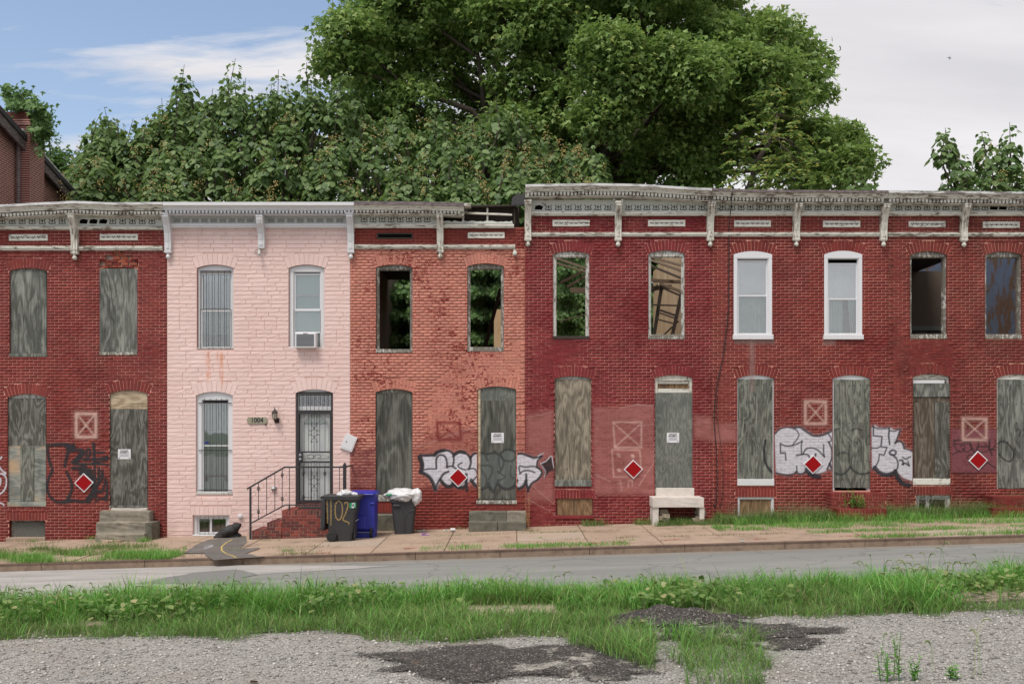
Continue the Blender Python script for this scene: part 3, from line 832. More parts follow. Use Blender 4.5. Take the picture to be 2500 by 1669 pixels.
def reveal(o, parent, mat, depth=0.32):
    m = MB(); y0, y1 = FY+0.0055, FY+depth
    e = 0.001
    m.quad((o.x0-e, y0, o.zb), (o.x0-e, y1, o.zb), (o.x0-e, y1, o.zs), (o.x0-e, y0, o.zs))
    m.quad((o.x1+e, y0, o.zb), (o.x1+e, y0, o.zs), (o.x1+e, y1, o.zs), (o.x1+e, y1, o.zb))
    m.quad((o.x0, y0, o.zb-e), (o.x1, y0, o.zb-e), (o.x1, y1, o.zb-e), (o.x0, y1, o.zb-e))
    N = 8
    pr = None
    for i in range(N+1):
        x = o.x0+(o.x1-o.x0)*i/N
        z = (o.zc if o.flat else o.cz+math.sqrt(max(0, o.r**2-(x-o.cx)**2)))+e
        if pr: m.quad((pr[0], y0, pr[1]), (x, y0, z), (x, y1, z), (pr[0], y1, pr[1]))
        pr = (x, z)
    return m.build('reveal', mat, parent)

def arc_pts(o, inset=0.0, n=8, zmin=None):
    """top line of the opening from left to right, lowered by inset"""
    pts = []
    for i in range(n+1):
        x = o.x0+inset+(o.x1-o.x0-2*inset)*i/n
        z = o.zc if o.flat else o.cz+math.sqrt(max(0, o.r**2-(x-o.cx)**2))
        pts.append((x, z-inset*0.5))
    return pts

def frame(house, o, name, mat, fw=0.07, head=0.10, y0=None, depth=0.10, bottom=None, sill=None, sillmat=None, sill_over=0.0, sill_front=0.01):
    """jambs and arched head; returns the frame object, carrying its sill"""
    y0 = FY+0.07 if y0 is None else y0
    m = MB()
    zb = o.zb if bottom is None else FZ(bottom)
    zsill = zb
    if sill is not None: zsill = zb+sill
    top = arc_pts(o, 0.002)
    hz = o.zs-head+0.06
    m.prism([(o.x0+0.002, hz), (o.x1-0.002, hz)]+top[::-1], y0, y0+depth)
    m.box(o.x0+0.002, o.x0+fw, y0+0.003, y0+depth, zsill, hz)
    m.box(o.x1-fw, o.x1-0.002, y0+0.003, y0+depth, zsill, hz)
    # stop bead inside
    m.box(o.x0+fw, o.x0+fw+0.02, y0+0.03, y0+depth-0.01, zsill, hz)
    m.box(o.x1-fw-0.02, o.x1-fw, y0+0.03, y0+depth-0.01, zsill, hz)
    m.box(o.x0+fw+0.02, o.x1-fw-0.02, y0+0.03, y0+depth-0.01, hz-0.02, hz)
    f = m.build(name, mat, house)
    if sill is not None:
        s_ = MB()
        s_.bbox(o.x0-sill_over, o.x1+sill_over, FY-sill_front, FY+0.20, zb+0.002, zb+sill, 0.008)
        s_.build('sill', sillmat or mat, f)
    return f

def board(name, parent, px0, px1, py0, py1, d, mat, t=0.018, o=None, tilt=0.0):
    """flat board seen between these photograph pixels at depth d; o: follow that opening's arch at the top"""
    x0, x1, z0, z1 = XD(px0, d), XD(px1, d), ZD(py1, d), ZD(py0, d)
    m = MB()
    if o is not None:
        top = [(min(max(x, x0), x1), min(z, 99)) for x, z in arc_pts(o, 0.006)]
        m.prism([(x0, z0), (x1, z0)]+top[::-1], d, d+t)
    else:
        m.prism([(x0+tilt, z0), (x1+tilt, z0), (x1, z1), (x0, z1)], d, d+t)
    return m.build(name, mat, parent)

# ------------------------------------------------------------------ cornices
def strip(m, xs, y0, y1, z0f, z1f, y0t=None):
    """long box along x with z as functions of x; y0 front at the bottom, y0t front at the top"""
    y0t = y0 if y0t is None else y0t
    n = len(m.v)
    for x in xs:
        a, b = z0f(x), z1f(x)
        m.v += [(x, y0, a), (x, y1, a), (x, y1, b), (x, y0t, b)]
    for i in range(len(xs)-1):
        a = n+i*4; b = a+4
        for k in range(4): m.f.append((a+k, b+k, b+(k+1) % 4, a+(k+1) % 4))
    m.f.append((n, n+1, n+2, n+3)); e = n+(len(xs)-1)*4; m.f.append((e+3, e+2, e+1, e))
    return m

def xsamp(a, b, st=0.3):
    k = max(2, int((b-a)/st)+1)
    return [a+(b-a)*i/(k-1) for i in range(k)]

def ribbon(m, pts, w, y0, y1):
    for (a, b), (c, d) in zip(pts[:-1], pts[1:]):
        dx, dz = c-a, d-b; L = math.hypot(dx, dz) or 1
        nx, nz = -dz/L*w/2, dx/L*w/2; ex, ez = dx/L*w*0.3, dz/L*w*0.3
        m.prism([(a+nx-ex, b+nz-ez), (a-nx-ex, b-nz-ez), (c-nx+ex, d-nz+ez), (c+nx+ex, d+nz+ez)], y0, y1)

def motif_mesh(style, mat):
    m = MB()
    if style == 'cup':
        m.prism([(-0.085, -0.045), (-0.06, -0.07), (0, -0.055), (0.06, -0.07), (0.085, -0.045), (0.075, 0.0), (0.085, 0.07), (0.07, 0.03),
                 (0.03, 0.02), (0, 0.035), (-0.03, 0.02), (-0.07, 0.03), (-0.085, 0.07), (-0.075, 0.0)], 0, 0.01)
    else:
        for s_ in (-1, 1):
            ribbon(m, [(s_*0.085, 0.06), (s_*0.06, 0.045), (s_*0.055, 0.0), (s_*0.08, -0.035), (s_*0.06, -0.06), (s_*0.02, -0.05), (0, -0.06)], 0.014, 0, 0.008)
        ribbon(m, [(0, 0.05), (0, -0.03)], 0.018, 0.001, 0.008)
        ribbon(m, [(-0.03, 0.012), (0.03, 0.012)], 0.016, 0.002, 0.008)
    return m.mesh('frieze_ornament', mat)
MOT_CUP = None; MOT_HORN = None

def bracket(cor, px, ytop, ybot, mat, w=0.155, plain=False, dt=0.30):
    d = FY-0.16
    x = XD(px, d)
    zt, zb = ZD(ytop, FY-dt), ZD(ybot, FY-0.08)
    H = zt-zb
    pend = 0.0 if plain else 0.13
    zb2 = zb+pend
    prof = [(FY+0.004, zb2), (FY-0.09, zb2), (FY-0.105, zb2+0.10*H), (FY-0.10, zb2+0.25*H), (FY-0.13, zb2+0.45*H), (FY-0.19, zb2+0.62*H),
            (FY-dt+0.03, zb2+0.74*H), (FY-dt, zt-0.10), (FY-dt, zt), (FY+0.004, zt)]
    m = MB()
    m.prism(prof, x-w/2, x+w/2, 'x')
    b = m.build('bracket', mat, cor)
    # carved keel down the front
    m = MB()
    for (ya, za), (yb, zb_) in zip(prof[2:7], prof[3:8]):
        m.prism([(ya-0.012, za+0.01), (ya+0.02, za+0.01), (yb+0.02, zb_-0.01), (yb-0.012, zb_-0.01)], x-0.03, x+0.03, 'x')
    # grooved cap
    m.box(x-w/2-0.012, x+w/2+0.012, FY-dt-0.012, FY-0.02, zt-0.05, zt-0.02)
    if not plain:
        m.box(x-w/2-0.01, x+w/2+0.01, FY-0.11, FY-0.005, zb2+0.02, zb2+0.05)
        m.lathe((x, FY-0.055, zb+0.05), [(0.002, -0.062), (0.035, -0.05), (0.055, -0.02), (0.058, 0.005), (0.045, 0.035), (0.03, 0.055), (0.05, 0.075), (0.055, 0.09)], 10)
    m.build('carving', mat, b)
    return b

def cornice(house, px0, px1, top, fas, den, fri, mol, band, brk, vents, mats, zo=None, motifs=8, style='horn', blind=(), crown=None, cup_mat=None, frieze_to=None, holes=()):
    """all levels are photograph rows: top=(flashing top,bottom) fas, den, fri, mol, band; zo(px)->extra rows for the crown"""
    zo = zo or (lambda p: 0.0)
    crown = crown or (px0, px1)
    dc = FY-0.40
    def Z(py, d, k=1.0): return lambda x: ZD(py+k*zo(x/d*2400+1250), d)
    m = MB()
    xs = xsamp(XD(crown[0], FY-0.36), XD(crown[1], FY-0.36))
    strip(m, xs, FY-0.33, FY+0.1, Z(fas[1], FY-0.34), Z(fas[0], FY-0.40), FY-0.395)
    # bed strips of the crown
    strip(m, xs, FY-0.22, FY-0.1, Z(den[1], FY-0.30), Z(den[0]+1, FY-0.30))
    strip(m, xs, FY-0.345, FY-0.1, Z(fas[1]+1.6, FY-0.34), Z(fas[1]-1.2, FY-0.34))
    cor = m.build('cornice', mats['crown'], house)
    m = MB()
    strip(m, xsamp(XD(crown[0], dc), XD(crown[1], dc)), FY-0.425, FY+0.3, Z(top[1], FY-0.425), Z(top[0], FY-0.425))
    m.build('cap_flashing', mats['cap'], cor)
    # dentils
    m = MB()
    d = FY-0.32
    x = xs[0]+0.03
    zt, zb = den[0]+2, den[1]-1
    while x < xs[-1]-0.06:
        q = zo(x/d*2400+1250)
        a, b = ZD(zb+q, d), ZD(zt+q, d)
        m.prism([(x, b), (x+0.066, b), (x+0.058, a+0.02), (x+0.033, a), (x+0.008, a+0.02)], d, d+0.05)
        x += 0.088
    m.build('dentil_strip', mats['dentil'], cor)
    # soffit
    m = MB()
    strip(m, xs, FY-0.30, FY+0.02, Z(den[1]+1.2, FY-0.30), Z(den[1]+0.2, FY-0.30))
    m.build('soffit', mats['crown'], cor)
    # frieze
    fx1 = frieze_to or px1
    dfz = FY-0.05
    xs2 = xsamp(XD(px0, dfz), XD(fx1, dfz))
    m = MB()
    strip(m, xs2, dfz, FY+0.02, Z(fri[1]+1, dfz, 0), Z(den[1]+3, dfz, 0))
    m.build('frieze_board', mats['frieze'], cor)
    m = MB()
    xs3 = xsamp(XD(px0, FY-0.09), XD(px1 if frieze_to is None else px1-25, FY-0.09))
    strip(m, xs3, FY-0.075, FY+0.02, Z(mol[1], FY-0.08, 0), Z((mol[0]+mol[1])/2, FY-0.08, 0), FY-0.10)
    strip(m, xs3, FY-0.105, FY+0.02, Z((mol[0]+mol[1])/2, FY-0.1, 0), Z(mol[0], FY-0.1, 0))
    m.build('moulding', mats['mould'], cor)
    if band:
        m = MB()
        bx1 = band[2] if len(band) > 2 else px1
        xs4 = xsamp(XD(px0, FY-0.04), XD(bx1, FY-0.04))
        zm_ = band[0]+0.6*(band[1]-band[0])
        strip(m, xs4, FY-0.035, FY+0.02, Z(band[1], FY-0.04, 0), Z(zm_, FY-0.04, 0))
        strip(m, xs4, FY-0.06, FY+0.02, Z(zm_, FY-0.05, 0), Z(band[0], FY-0.05, 0))
        m.build('band_moulding', mats['band'], cor)
    for px, yt, yb, pl in brk: bracket(cor, px, yt, yb, mats['bracket'], plain=pl)
    # ornaments of the frieze, bay by bay
    global MOT_CUP, MOT_HORN
    if style == 'cup':
        MOT_CUP = MOT_CUP or motif_mesh('cup', MAT['cutgrey']); me = MOT_CUP
    else:
        MOT_HORN = MOT_HORN or motif_mesh('horn', MAT['shadow_grime']); me = MOT_HORN
    off = wloc(cor)
    edges = sorted([b[0] for b in brk] + [px0] + ([fx1] if frieze_to or (fx1-max([b[0] for b in brk])) > 60 else []))
    zc = ZD((fri[0]+fri[1])/2, dfz)
    for a, b in zip(edges[:-1], edges[1:]):
        if b-a < 60: continue
        n = max(2, int(round((b-a-28)/23.0)))
        for i in range(n):
            px = a+14+(b-a-28)*(i+0.5)/n
            if px > crown[1] and frieze_to: continue
            if any(h0 <= px <= h1 for h0, h1 in holes):
                m = MB(); x = XD(px, dfz)
                m.prism([(x-0.10, zc-0.05), (x+0.08, zc-0.06), (x+0.11, zc+0.03), (x+0.02, zc+0.06), (x-0.08, zc+0.04)], dfz-0.004, dfz+0.002)
                m.build('frieze_hole', MAT['void'], cor)
            else:
                link_mesh('frieze_ornament', me, cor, Vector((XD(px, dfz), dfz-0.008, zc))-off)
    for v in vents:
        x0, x1, y0, y1 = v[:4]
        m = MB()
        if len(v) > 4:      # open slot with its frame left
            m.box(FX(x0), FX(x1), FY-0.012, FY+0.02, FZ(y1), FZ(y0))
            o_ = m.build('vent', MAT['shadow_grime'], house)
            MB().box(FX(x0)+0.03, FX(x1)-0.03, FY-0.016, FY+0.0, FZ(y1)+0.03, FZ(y0)-0.03).build('slot', MAT['void'], o_)
        else:
            m.bbox(FX(x0), FX(x1), FY-0.02, FY+0.02, FZ(y1), FZ(y0), 0.008)
            o_ = m.build('vent', mats['vent'], house)
            m = MB(); zc_ = (FZ(y0)+FZ(y1))/2
            n = 7
            for i in range(n):
                xx = FX(x0)+0.09+(FX(x1)-FX(x0)-0.18)*i/(n-1)
                ribbon(m, [(xx-0.03, zc_+0.025), (xx+0.0, zc_-0.02), (xx+0.03, zc_+0.025)], 0.012, FY-0.024, FY-0.019)
            ribbon(m, [(FX(x0)+0.05, zc_), (FX(x1)-0.05, zc_)], 0.010, FY-0.0235, FY-0.019)
            m.build('fretwork', MAT['shadow_grime'], o_)
    return cor

def shell(house, x0, x1, ztop, depth=10.0, back=True, roof=True, roofmat=None, left=True, right=True, inner=None, lm=None, rm=None, floor2=True, rlen=None):
    """party walls, back wall, floors and roof behind a facade"""
    y0, y1 = FY+0.321, FY+depth
    im = inner or MAT['inner']
    zb = min(gx(x0), gx(x1))-0.4
    if left: MB().box(x0+0.004, x0+0.13, y0, y1, zb, ztop).build('party_wall', lm or im, house)
    if right: MB().box(x1-0.13, x1-0.004, y0, y1 if rlen is None else FY+rlen, zb, ztop).build('party_wall', rm or im, house)
    if back: MB().box(x0+0.131, x1-0.131, y1-0.25, y1, zb, ztop-0.6).build('back_wall', im, house)
    if roof:
        m = MB(); za, zc_ = ztop-0.12, ztop-0.75
        m.prism([(FY+0.02, za), (y1+0.15, zc_), (y1+0.15, zc_+0.12), (FY+0.02, za+0.10)], x0+0.002, x1-0.002, 'x')
        m.build('roof', roofmat or MAT['roof'], house)
    if floor2: MB().box(x0+0.132, x1-0.132, y0, y1-0.26, 3.55, 3.75).build('upper_floor', MAT['timberdark'], house)
# ------------------------------------------------------------------ the six houses
XA0, XA1, XB1, XC1, XD1, XE1, XF1 = FX(-170), FX(408), FX(855), FX(1282), FX(1738), FX(2168), FX(2660)
def house(name, label, x0, x1, cat='house'):
    xc = (x0+x1)/2
    return thing(name, label, cat, (xc, FY, gx(xc)))
OLD = dict(crown=MAT['oldwhite2'], cap=MAT['flash'], dentil=MAT['oldwhite2'], frieze=MAT['frieze'], mould=MAT['oldwhite'], band=MAT['oldwhite2'], bracket=MAT['oldwhite_v'], vent=MAT['oldwhite'])

def boarded(h, o, boards, fm, sill=None, name='window', over=0.0, silmat=None, fw=0.05, rv=None, sill_front=0.012):
    f = frame(h, o, name, fm, fw=fw, head=0.10, y0=FY+0.075, sill=sill, sillmat=silmat, sill_over=over, sill_front=sill_front)
    for b in boards:
        px0, px1, py0, py1, mat, arch, dy = b[:7]
        nm = b[7] if len(b) > 7 else 'board'
        board(nm, f, px0, px1, py0, py1, FY+dy, MAT[mat], 0.018, o if arch else None)
    reveal(o, f, rv)
    return f

# ---- house A: oxblood, both floors boarded
hA = house('brick_rowhouse', 'oxblood red boarded-up brick rowhouse with broken window arch beside pink house', XA0, XA1)
A1 = Op(23, 115, 654, 661, 871); A2 = Op(243, 335, 652, 656, 867, ring=0.0)
A3 = Op(18, 113, 961, 970, 1236); A4 = Op(267, 361, 952, 961, 1240); A5 = Op(22, 110, 1270, 1270, 1312, ring=0.21)
dmg = (FX(240), FX(340), FZ(655), FZ(612))
wA = brick_front(hA, XA0, XA1-0.002, FZ(558), [A1, A2, A3, A4, A5], MAT['brickA'], MAT['mortA'], extra=[(FX(243), FX(337), FZ(654), FZ(634)), (FX(258), FX(322), FZ(634), FZ(622)), (FX(275), FX(302), FZ(622), FZ(612))], seed=1)
# the fallen arch: raw orange bricks set back behind the face
rs = random.Random(5)
m = MB(); m.box(FX(240), FX(340), FY+0.085, FY+0.31, FZ(655), FZ(610)); cav = m.build('broken_arch', MAT['mort_stoop'], wA)
hole = [(634, 654, 243, 337), (622, 634, 258, 322), (612, 622, 275, 302)]
for k in range(6):
    zc_ = FZ(651)+k*0.073
    x = FX(244)+(0.1 if k % 2 else 0)
    while x < FX(336):
        py = 1286-zc_*100; px = 1250+x*100
        for a, b, c, d in hole:
            if a-2 < py < b+2 and c-2 < px < d-6:
                L = rs.uniform(0.15, 0.2)
                link_mesh('brick', MB().bbox(0, L, 0, 0.06, -0.03, 0.03, 0.006).mesh('brick', MAT['brick_old'] if rs.random() < 0.85 else MAT['brickA']), cav,
                          Vector((x, FY+0.03+rs.uniform(0, 0.03), zc_))-wloc(cav))
                break
        x += 0.205
cornice(hA, -170, 397, (493, 499), (499, 511), (513, 524), (530, 551), (553, 560), (600, 611), [(-45, 519, 634, False), (178, 519, 634, False)],
        [(22, 117, 572, 588), (244, 337, 571, 587)], OLD, zo=lambda p: np.interp(p, [-200, 0, 60, 185, 260, 400], [8, 7, 3, -3, 1, 0]), holes=[(190, 268)])
shell(hA, XA0, XA1, 7.55)
boarded(hA, A1, [(24.5, 113.5, 660, 862, 'ply1', False, 0.045)], MAT['framewood'], 0.085, rv=MAT['brickA'], silmat=MAT['ply1'])
boarded(hA, A2, [(243.5, 335.5, 656, 858, 'ply1', False, 0.004)], MAT['framewood_w'], 0.08, rv=MAT['brickA'], silmat=MAT['framewood'])
boarded(hA, A3, [(19, 112, 972, 1087, 'ply4', False, 0.040), (19, 112, 1086.5, 1224, 'plank_h', False, 0.046), (50, 82, 1088, 1224, 'plank_v', False, 0.026, 'plank')],
        MAT['framewood_w'], 0.11, rv=MAT['brickA'], silmat=MAT['plank_h'])
boarded(hA, A4, [(268, 360, 955, 998, 'tanply', True, 0.045), (268, 360, 998.5, 1232, 'ply4', False, 0.040)], MAT['framewood'], 0.07, 'door', rv=MAT['brickA'], silmat=MAT['ply4'])
f = frame(hA, A5, 'cellar_window', MAT['framewood'], fw=0.04, head=0.08, y0=FY+0.12)
MB().box(A5.x0, A5.x1, FY+0.24, FY+0.26, A5.zb, A5.zc).build('panel', MAT['void'], f)  # near-black sheet stands in for the unlit cellar
m = MB()
for k in range(-14, 30):
    for s_ in (-1, 1):
        x0_ = A5.x0+k*0.045
        a = [(x0_, A5.zb+0.01), (x0_+s_*0.40, A5.zb+0.41)]
        pts = []
        for t in np.linspace(0, 1, 12):
            x = a[0][0]+(a[1][0]-a[0][0])*t; z = a[0][1]+(a[1][1]-a[0][1])*t
            if A5.x0+0.02 < x < A5.x1-0.02 and z < A5.zc-0.02: pts.append((x, FY+0.10+0.002*s_, z))
        if len(pts) > 1: m.tube([pts[0], pts[-1]], 0.005, 4)
m.build('mesh_grille', MAT['mesh'], f)
MB().bbox(FX(16), FX(112), FY-0.05, FY+0.15, FZ(1322), FZ(1311), 0.01).build('sill', MAT['slab'], f)
reveal(A5, f, MAT['brickA'])

# ---- house B: pink formstone
hB = house('formstone_rowhouse', 'pale pink formstone rowhouse with clean white cornice and barred windows', XA1, XB1)
B1 = Op(481, 570, 646, 654, 852); B2 = Op(705, 792, 646, 654, 851); B3 = Op(479, 568, 956, 965, 1207)
B4 = Op(722, 813, 950, 959, 1230); B5 = Op(471, 560, 1257, 1257, 1308, ring=0.20)
opsB = [B1, B2, B3, B4, B5]
for o in opsB[:4]: o.ring = 0.27
rs = random.Random(21)
ROW = 0.1045
zlo = -0.62
m = MB()
for u, v, a, b in wall_backing(XA1, XB1, zlo, FZ(556), opsB):
    m.quad((u, FY+0.004, a), (v, FY+0.004, a), (v, FY+0.004, b), (u, FY+0.004, b))
    m.quad((u, FY+0.32, a), (u, FY+0.32, b), (v, FY+0.32, b), (v, FY+0.32, a))
wB = m.build('front_wall', MAT['formjoint'], hB)
def stone_mesh(L, H, seed):
    q = random.Random(seed); V = []; F = []
    nx, nz = 5, 3; c = 0.007
    for j in range(nz):
        for i in range(nx):
            x = -L/2+c+(L-2*c)*i/(nx-1); z = -H/2+c+(H-2*c)*j/(nz-1)
            V.append((x, -0.003-q.uniform(0, 0.006), z))
    for j in range(nz-1):
        for i in range(nx-1):
            a = j*nx+i; F.append((a, a+1, a+nx+1, a+nx))
    b0 = len(V); V += [(-L/2, 0.008, -H/2), (L/2, 0.008, -H/2), (L/2, 0.008, H/2), (-L/2, 0.008, H/2)]
    F += [tuple([b0, b0+1]+[i for i in range(nx-1, -1, -1)])]
    F += [tuple([b0+2, b0+3]+[(nz-1)*nx+i for i in range(nx)])]
    F += [(b0+1, b0+2, nz*nx-1, 2*nx-1, nx-1), (b0+3, b0, 0, nx, 2*nx)]
    return V, F
LENS = (0.30, 0.38, 0.46, 0.56)
SM = {}
for L in LENS:
    for s_ in range(3):
        V, F = stone_mesh(L-0.007, ROW-0.007, int(L*100)*10+s_)
        me = bpy.data.meshes.new('stone_block'); me.from_pydata(V, [], F); me.materials.append(MAT['form']); me.update()
        SM[(L, s_)] = me
full = []; V_ = []; F_ = []
offB = wloc(wB)
def add_stone(cx, cz, L, H, seed):
    V, F = stone_mesh(L, H, seed); n = len(V_)
    V_.extend([(x+cx-offB.x, y+FY-offB.y, z+cz-offB.z) for x, y, z in V]); F_.extend([tuple(n+i for i in q) for q in F])
k = 0
while zlo+(k+1)*ROW < FZ(552):
    zm = zlo+(k+0.5)*ROW
    holes = [(o.cx-o.block(zm), o.cx+o.block(zm)) for o in opsB if o.block(zm) > 0]
    for u, v in intervals(XA1+0.002, XB1-0.002, holes):
        x = u
        while x < v-0.02:
            L = rs.choice(LENS)
            if v-x-L < 0.16: L2 = v-x
            else: L2 = L
            L2 = min(L2, v-x)
            if abs(L2-L) < 1e-6: full.append((x+L/2, zm, L))
            else: add_stone(x+L2/2, zm, max(0.03, L2-0.007), ROW-0.007, rs.randint(0, 9999))
            x += L2
    k += 1
full.sort(key=lambda r: r[0]**2+(r[1]-CAM_Z)**2)
for cx, cz, L in full[:300]: link_mesh('stone_block', SM[(L, rs.randint(0, 2))], wB, Vector((cx, FY, cz))-offB)
for cx, cz, L in full[300:]: add_stone(cx, cz, L-0.007, ROW-0.007, rs.randint(0, 9999))
me = bpy.data.meshes.new('stonework'); me.from_pydata(V_, [], F_); me.materials.append(MAT['form']); me.update()
kind(link_mesh('stonework', me, wB), 'stuff')
for o in opsB:
    n = 9
    for i in range(n):
        if o.flat:
            w = (o.x1-o.x0+0.12)/n; xa = o.x0-0.06+i*w+0.003; xb = xa+w-0.006
            pts = [(xa, o.zc+0.004), (xb, o.zc+0.004), (xb, o.zc+o.ring), (xa, o.zc+o.ring)]
        else:
            A = o.ang+0.02; da = 2*A/n; a0 = -A+i*da+0.003; a1 = a0+da-0.006; r0 = o.r+0.003; r1 = o.r+o.ring
            pts = [(o.cx+r0*math.sin(a), o.cz+r0*math.cos(a)) for a in (a0, a1)]+[(o.cx+r1*math.sin(a), o.cz+r1*math.cos(a)) for a in (a1, a0)]
        MB().prism(pts, FY-0.005-rs.uniform(0, 0.004), FY+0.01).build('arch_stone', MAT['form'], wB)
WC = MAT['whitecornice']
cornice(hB, 398, 864, (493, 501), (501, 511), (511, 522), (528, 545), (546, 556), None, [(407, 518, 631, False), (636, 524, 606, True), (855, 518, 631, False)], [],
        dict(crown=WC, cap=MAT['white'], dentil=WC, frieze=MAT['greycornice'], mould=WC, band=WC, bracket=MAT['white'], vent=WC), style='cup')
shell(hB, XA1, XB1, 7.55)

def pane(parent, x0, x1, z0, z1, y, mat='glass', name='pane'):
    return MB().box(x0, x1, y, y+0.006, z0, z1).build(name, MAT[mat], parent)
def sash(parent, x0, x1, z0, z1, y, w=0.045, mat='vinyl', t=0.035, glass='glass'):
    m = MB()
    m.box(x0, x0+w, y, y+t, z0, z1); m.box(x1-w, x1, y, y+t, z0, z1)
    m.box(x0+w, x1-w, y+0.002, y+t, z0, z0+w); m.box(x0+w, x1-w, y+0.002, y+t, z1-w, z1)
    s_ = m.build('sash', MAT[mat], parent)
    pane(parent, x0+w-0.004, x1-w+0.004, z0+w-0.004, z1-w+0.004, y+t*0.5, glass)
    return s_
def hang(parent, x0, x1, z0, z1, y, mat, name='curtain', folds=0, amp=0.012):
    m = MB(); n = max(1, folds*6)
    P = [(x0+(x1-x0)*i/n, y+amp*math.sin(i*math.pi/3)*(1 if folds else 0)) for i in range(n+1)]
    for (a, ya), (b, yb) in zip(P[:-1], P[1:]):
        m.quad((a, ya, z0), (b, yb, z0), (b, yb, z1), (a, ya, z1))
    return m.build(name, MAT[mat], parent, smooth=True)
def bars(parent, xs, z0, z1, y, rails=(), r=0.008, x0=None, x1=None):
    for x in xs: MB().tube([(x, y, z0), (x, y, z1)], r, 5).build('bar', MAT['iron'], parent)
    for z in rails: MB().box(x0, x1, y-0.007, y+0.007, z-0.009, z+0.009).build('rail', MAT['iron'], parent)

# B upper left: barred, blind half down
f = frame(hB, B1, 'window', MAT['white'], fw=0.055, head=0.13, y0=FY+0.06, sill=0.03, sillmat=MAT['framewood_w']); reveal(B1, f, MAT['brick_old'])
x0_, x1_ = B1.x0+0.06, B1.x1-0.06; zm_ = FZ(757)
sash(f, x0_, x1_, zm_-0.02, FZ(664), FY+0.11); sash(f, x0_, x1_, FZ(850), zm_+0.02, FY+0.09)
for k in range(34):
    z = FZ(668)-0.024*k
    MB().box(x0_+0.05, x1_-0.05, FY+0.165, FY+0.175, z-0.021, z).build('blind_slat', MAT['blind'], f)
hang(f, x0_+0.03, x1_-0.03, FZ(815), FZ(750), FY+0.19, 'shade2', 'shade'); MB().box(x0_, x1_, FY+0.2, FY+0.22, FZ(851), FZ(813)).build('box_top', MAT['innergreen'], f)
bars(f, [FX(p) for p in (489.5, 503, 517, 532, 547, 561)], FZ(851), FZ(660), FY+0.035, [FZ(661), FZ(755), FZ(849)], 0.006, FX(488), FX(563))
# B upper right: with window unit
f = frame(hB, B2, 'window', MAT['white'], fw=0.10, head=0.14, y0=FY+0.05, sill=0.025, sillmat=MAT['white']); reveal(B2, f, MAT['brick_old'])
x0_, x1_ = B2.x0+0.105, B2.x1-0.085
sash(f, x0_, x1_, FZ(757), FZ(666), FY+0.10); sash(f, x0_, x1_, FZ(812), FZ(755), FY+0.08, 0.03)
MB().box(x0_+0.03, x1_-0.03, FY+0.12, FY+0.135, FZ(722), FZ(717)).build('meeting_rail', MAT['vinyl'], f)
hang(f, x0_, x1_, FZ(812), FZ(668), FY+0.17, 'shade', 'shade')
MB().box(x0_, x1_, FY+0.14, FY+0.15, FZ(850), FZ(811)).build('side_panel', MAT['shade2'], f)
ac = thing('window_air_conditioner', 'white boxy window air conditioner hanging in the upper window of the pink house', 'air conditioner', (FX(745), FY, FZ(850)))
ACD = FY-0.18
ax0, ax1, az0, az1 = XD(720, ACD), XD(771, ACD), ZD(849, ACD), ZD(812, ACD)
m = MB(); m.bbox(ax0, ax1, ACD, FY+0.3, az0, az1, 0.015); m.build('case', MAT['wplast'], ac)
m = MB(); m.box(ax0+0.035, ax1-0.045, ACD-0.004, ACD+0.02, az0+0.04, az1-0.035); m.build('grille', MAT['acgrille'], ac)
for k in range(10):
    z = az0+0.055+k*0.028
    MB().box(ax0+0.04, ax1-0.05, ACD-0.009, ACD-0.003, z, z+0.008).build('louvre', MAT['printgrey'], ac)
MB().box(ax0+0.2, ax1-0.2, ACD-0.008, ACD+0.01, az1-0.03, az1-0.006).build('badge', MAT['printgrey'], ac)
# B lower: barred, sash with unit behind
f = frame(hB, B3, 'window', MAT['vinyl'], fw=0.115, head=0.16, y0=FY+0.05, sill=0.06, sillmat=MAT['framewood_w']); reveal(B3, f, MAT['formjoint'])
x0_, x1_ = B3.x0+0.125, B3.x1-0.105
sash(f, x0_, x1_, FZ(1090), FZ(982), FY+0.11, 0.03); sash(f, x0_, x1_, FZ(1203), FZ(1086), FY+0.09, 0.03)
MB().box(x0_+0.03, x1_-0.03, FY+0.13, FY+0.142, FZ(1055), FZ(1051)).build('meeting_rail', MAT['vinyl'], f)
hang(f, x0_, x1_, FZ(1160), FZ(984), FY+0.18, 'shade2', 'curtain', 5, 0.01)
MB().bbox(FX(505), FX(543), FY+0.14, FY+0.4, FZ(1196), FZ(1165), 0.01).build('air_conditioner_back', MAT['shade2'], f)
MB().box(x0_, x1_, FY+0.155, FY+0.17, FZ(1203), FZ(1176)).build('side_panel', MAT['shade2'], f)
MB().box(FX(497), FX(506), FY+0.085, FY+0.09, FZ(1082), FZ(1078)).build('sticker', MAT['bluebin'], f)
bars(f, [FX(p) for p in (498, 512, 527, 540, 553)], FZ(1202), FZ(972), FY+0.03, [FZ(983.5), FZ(1099), FZ(1196)], 0.006, FX(483.5), FX(565))
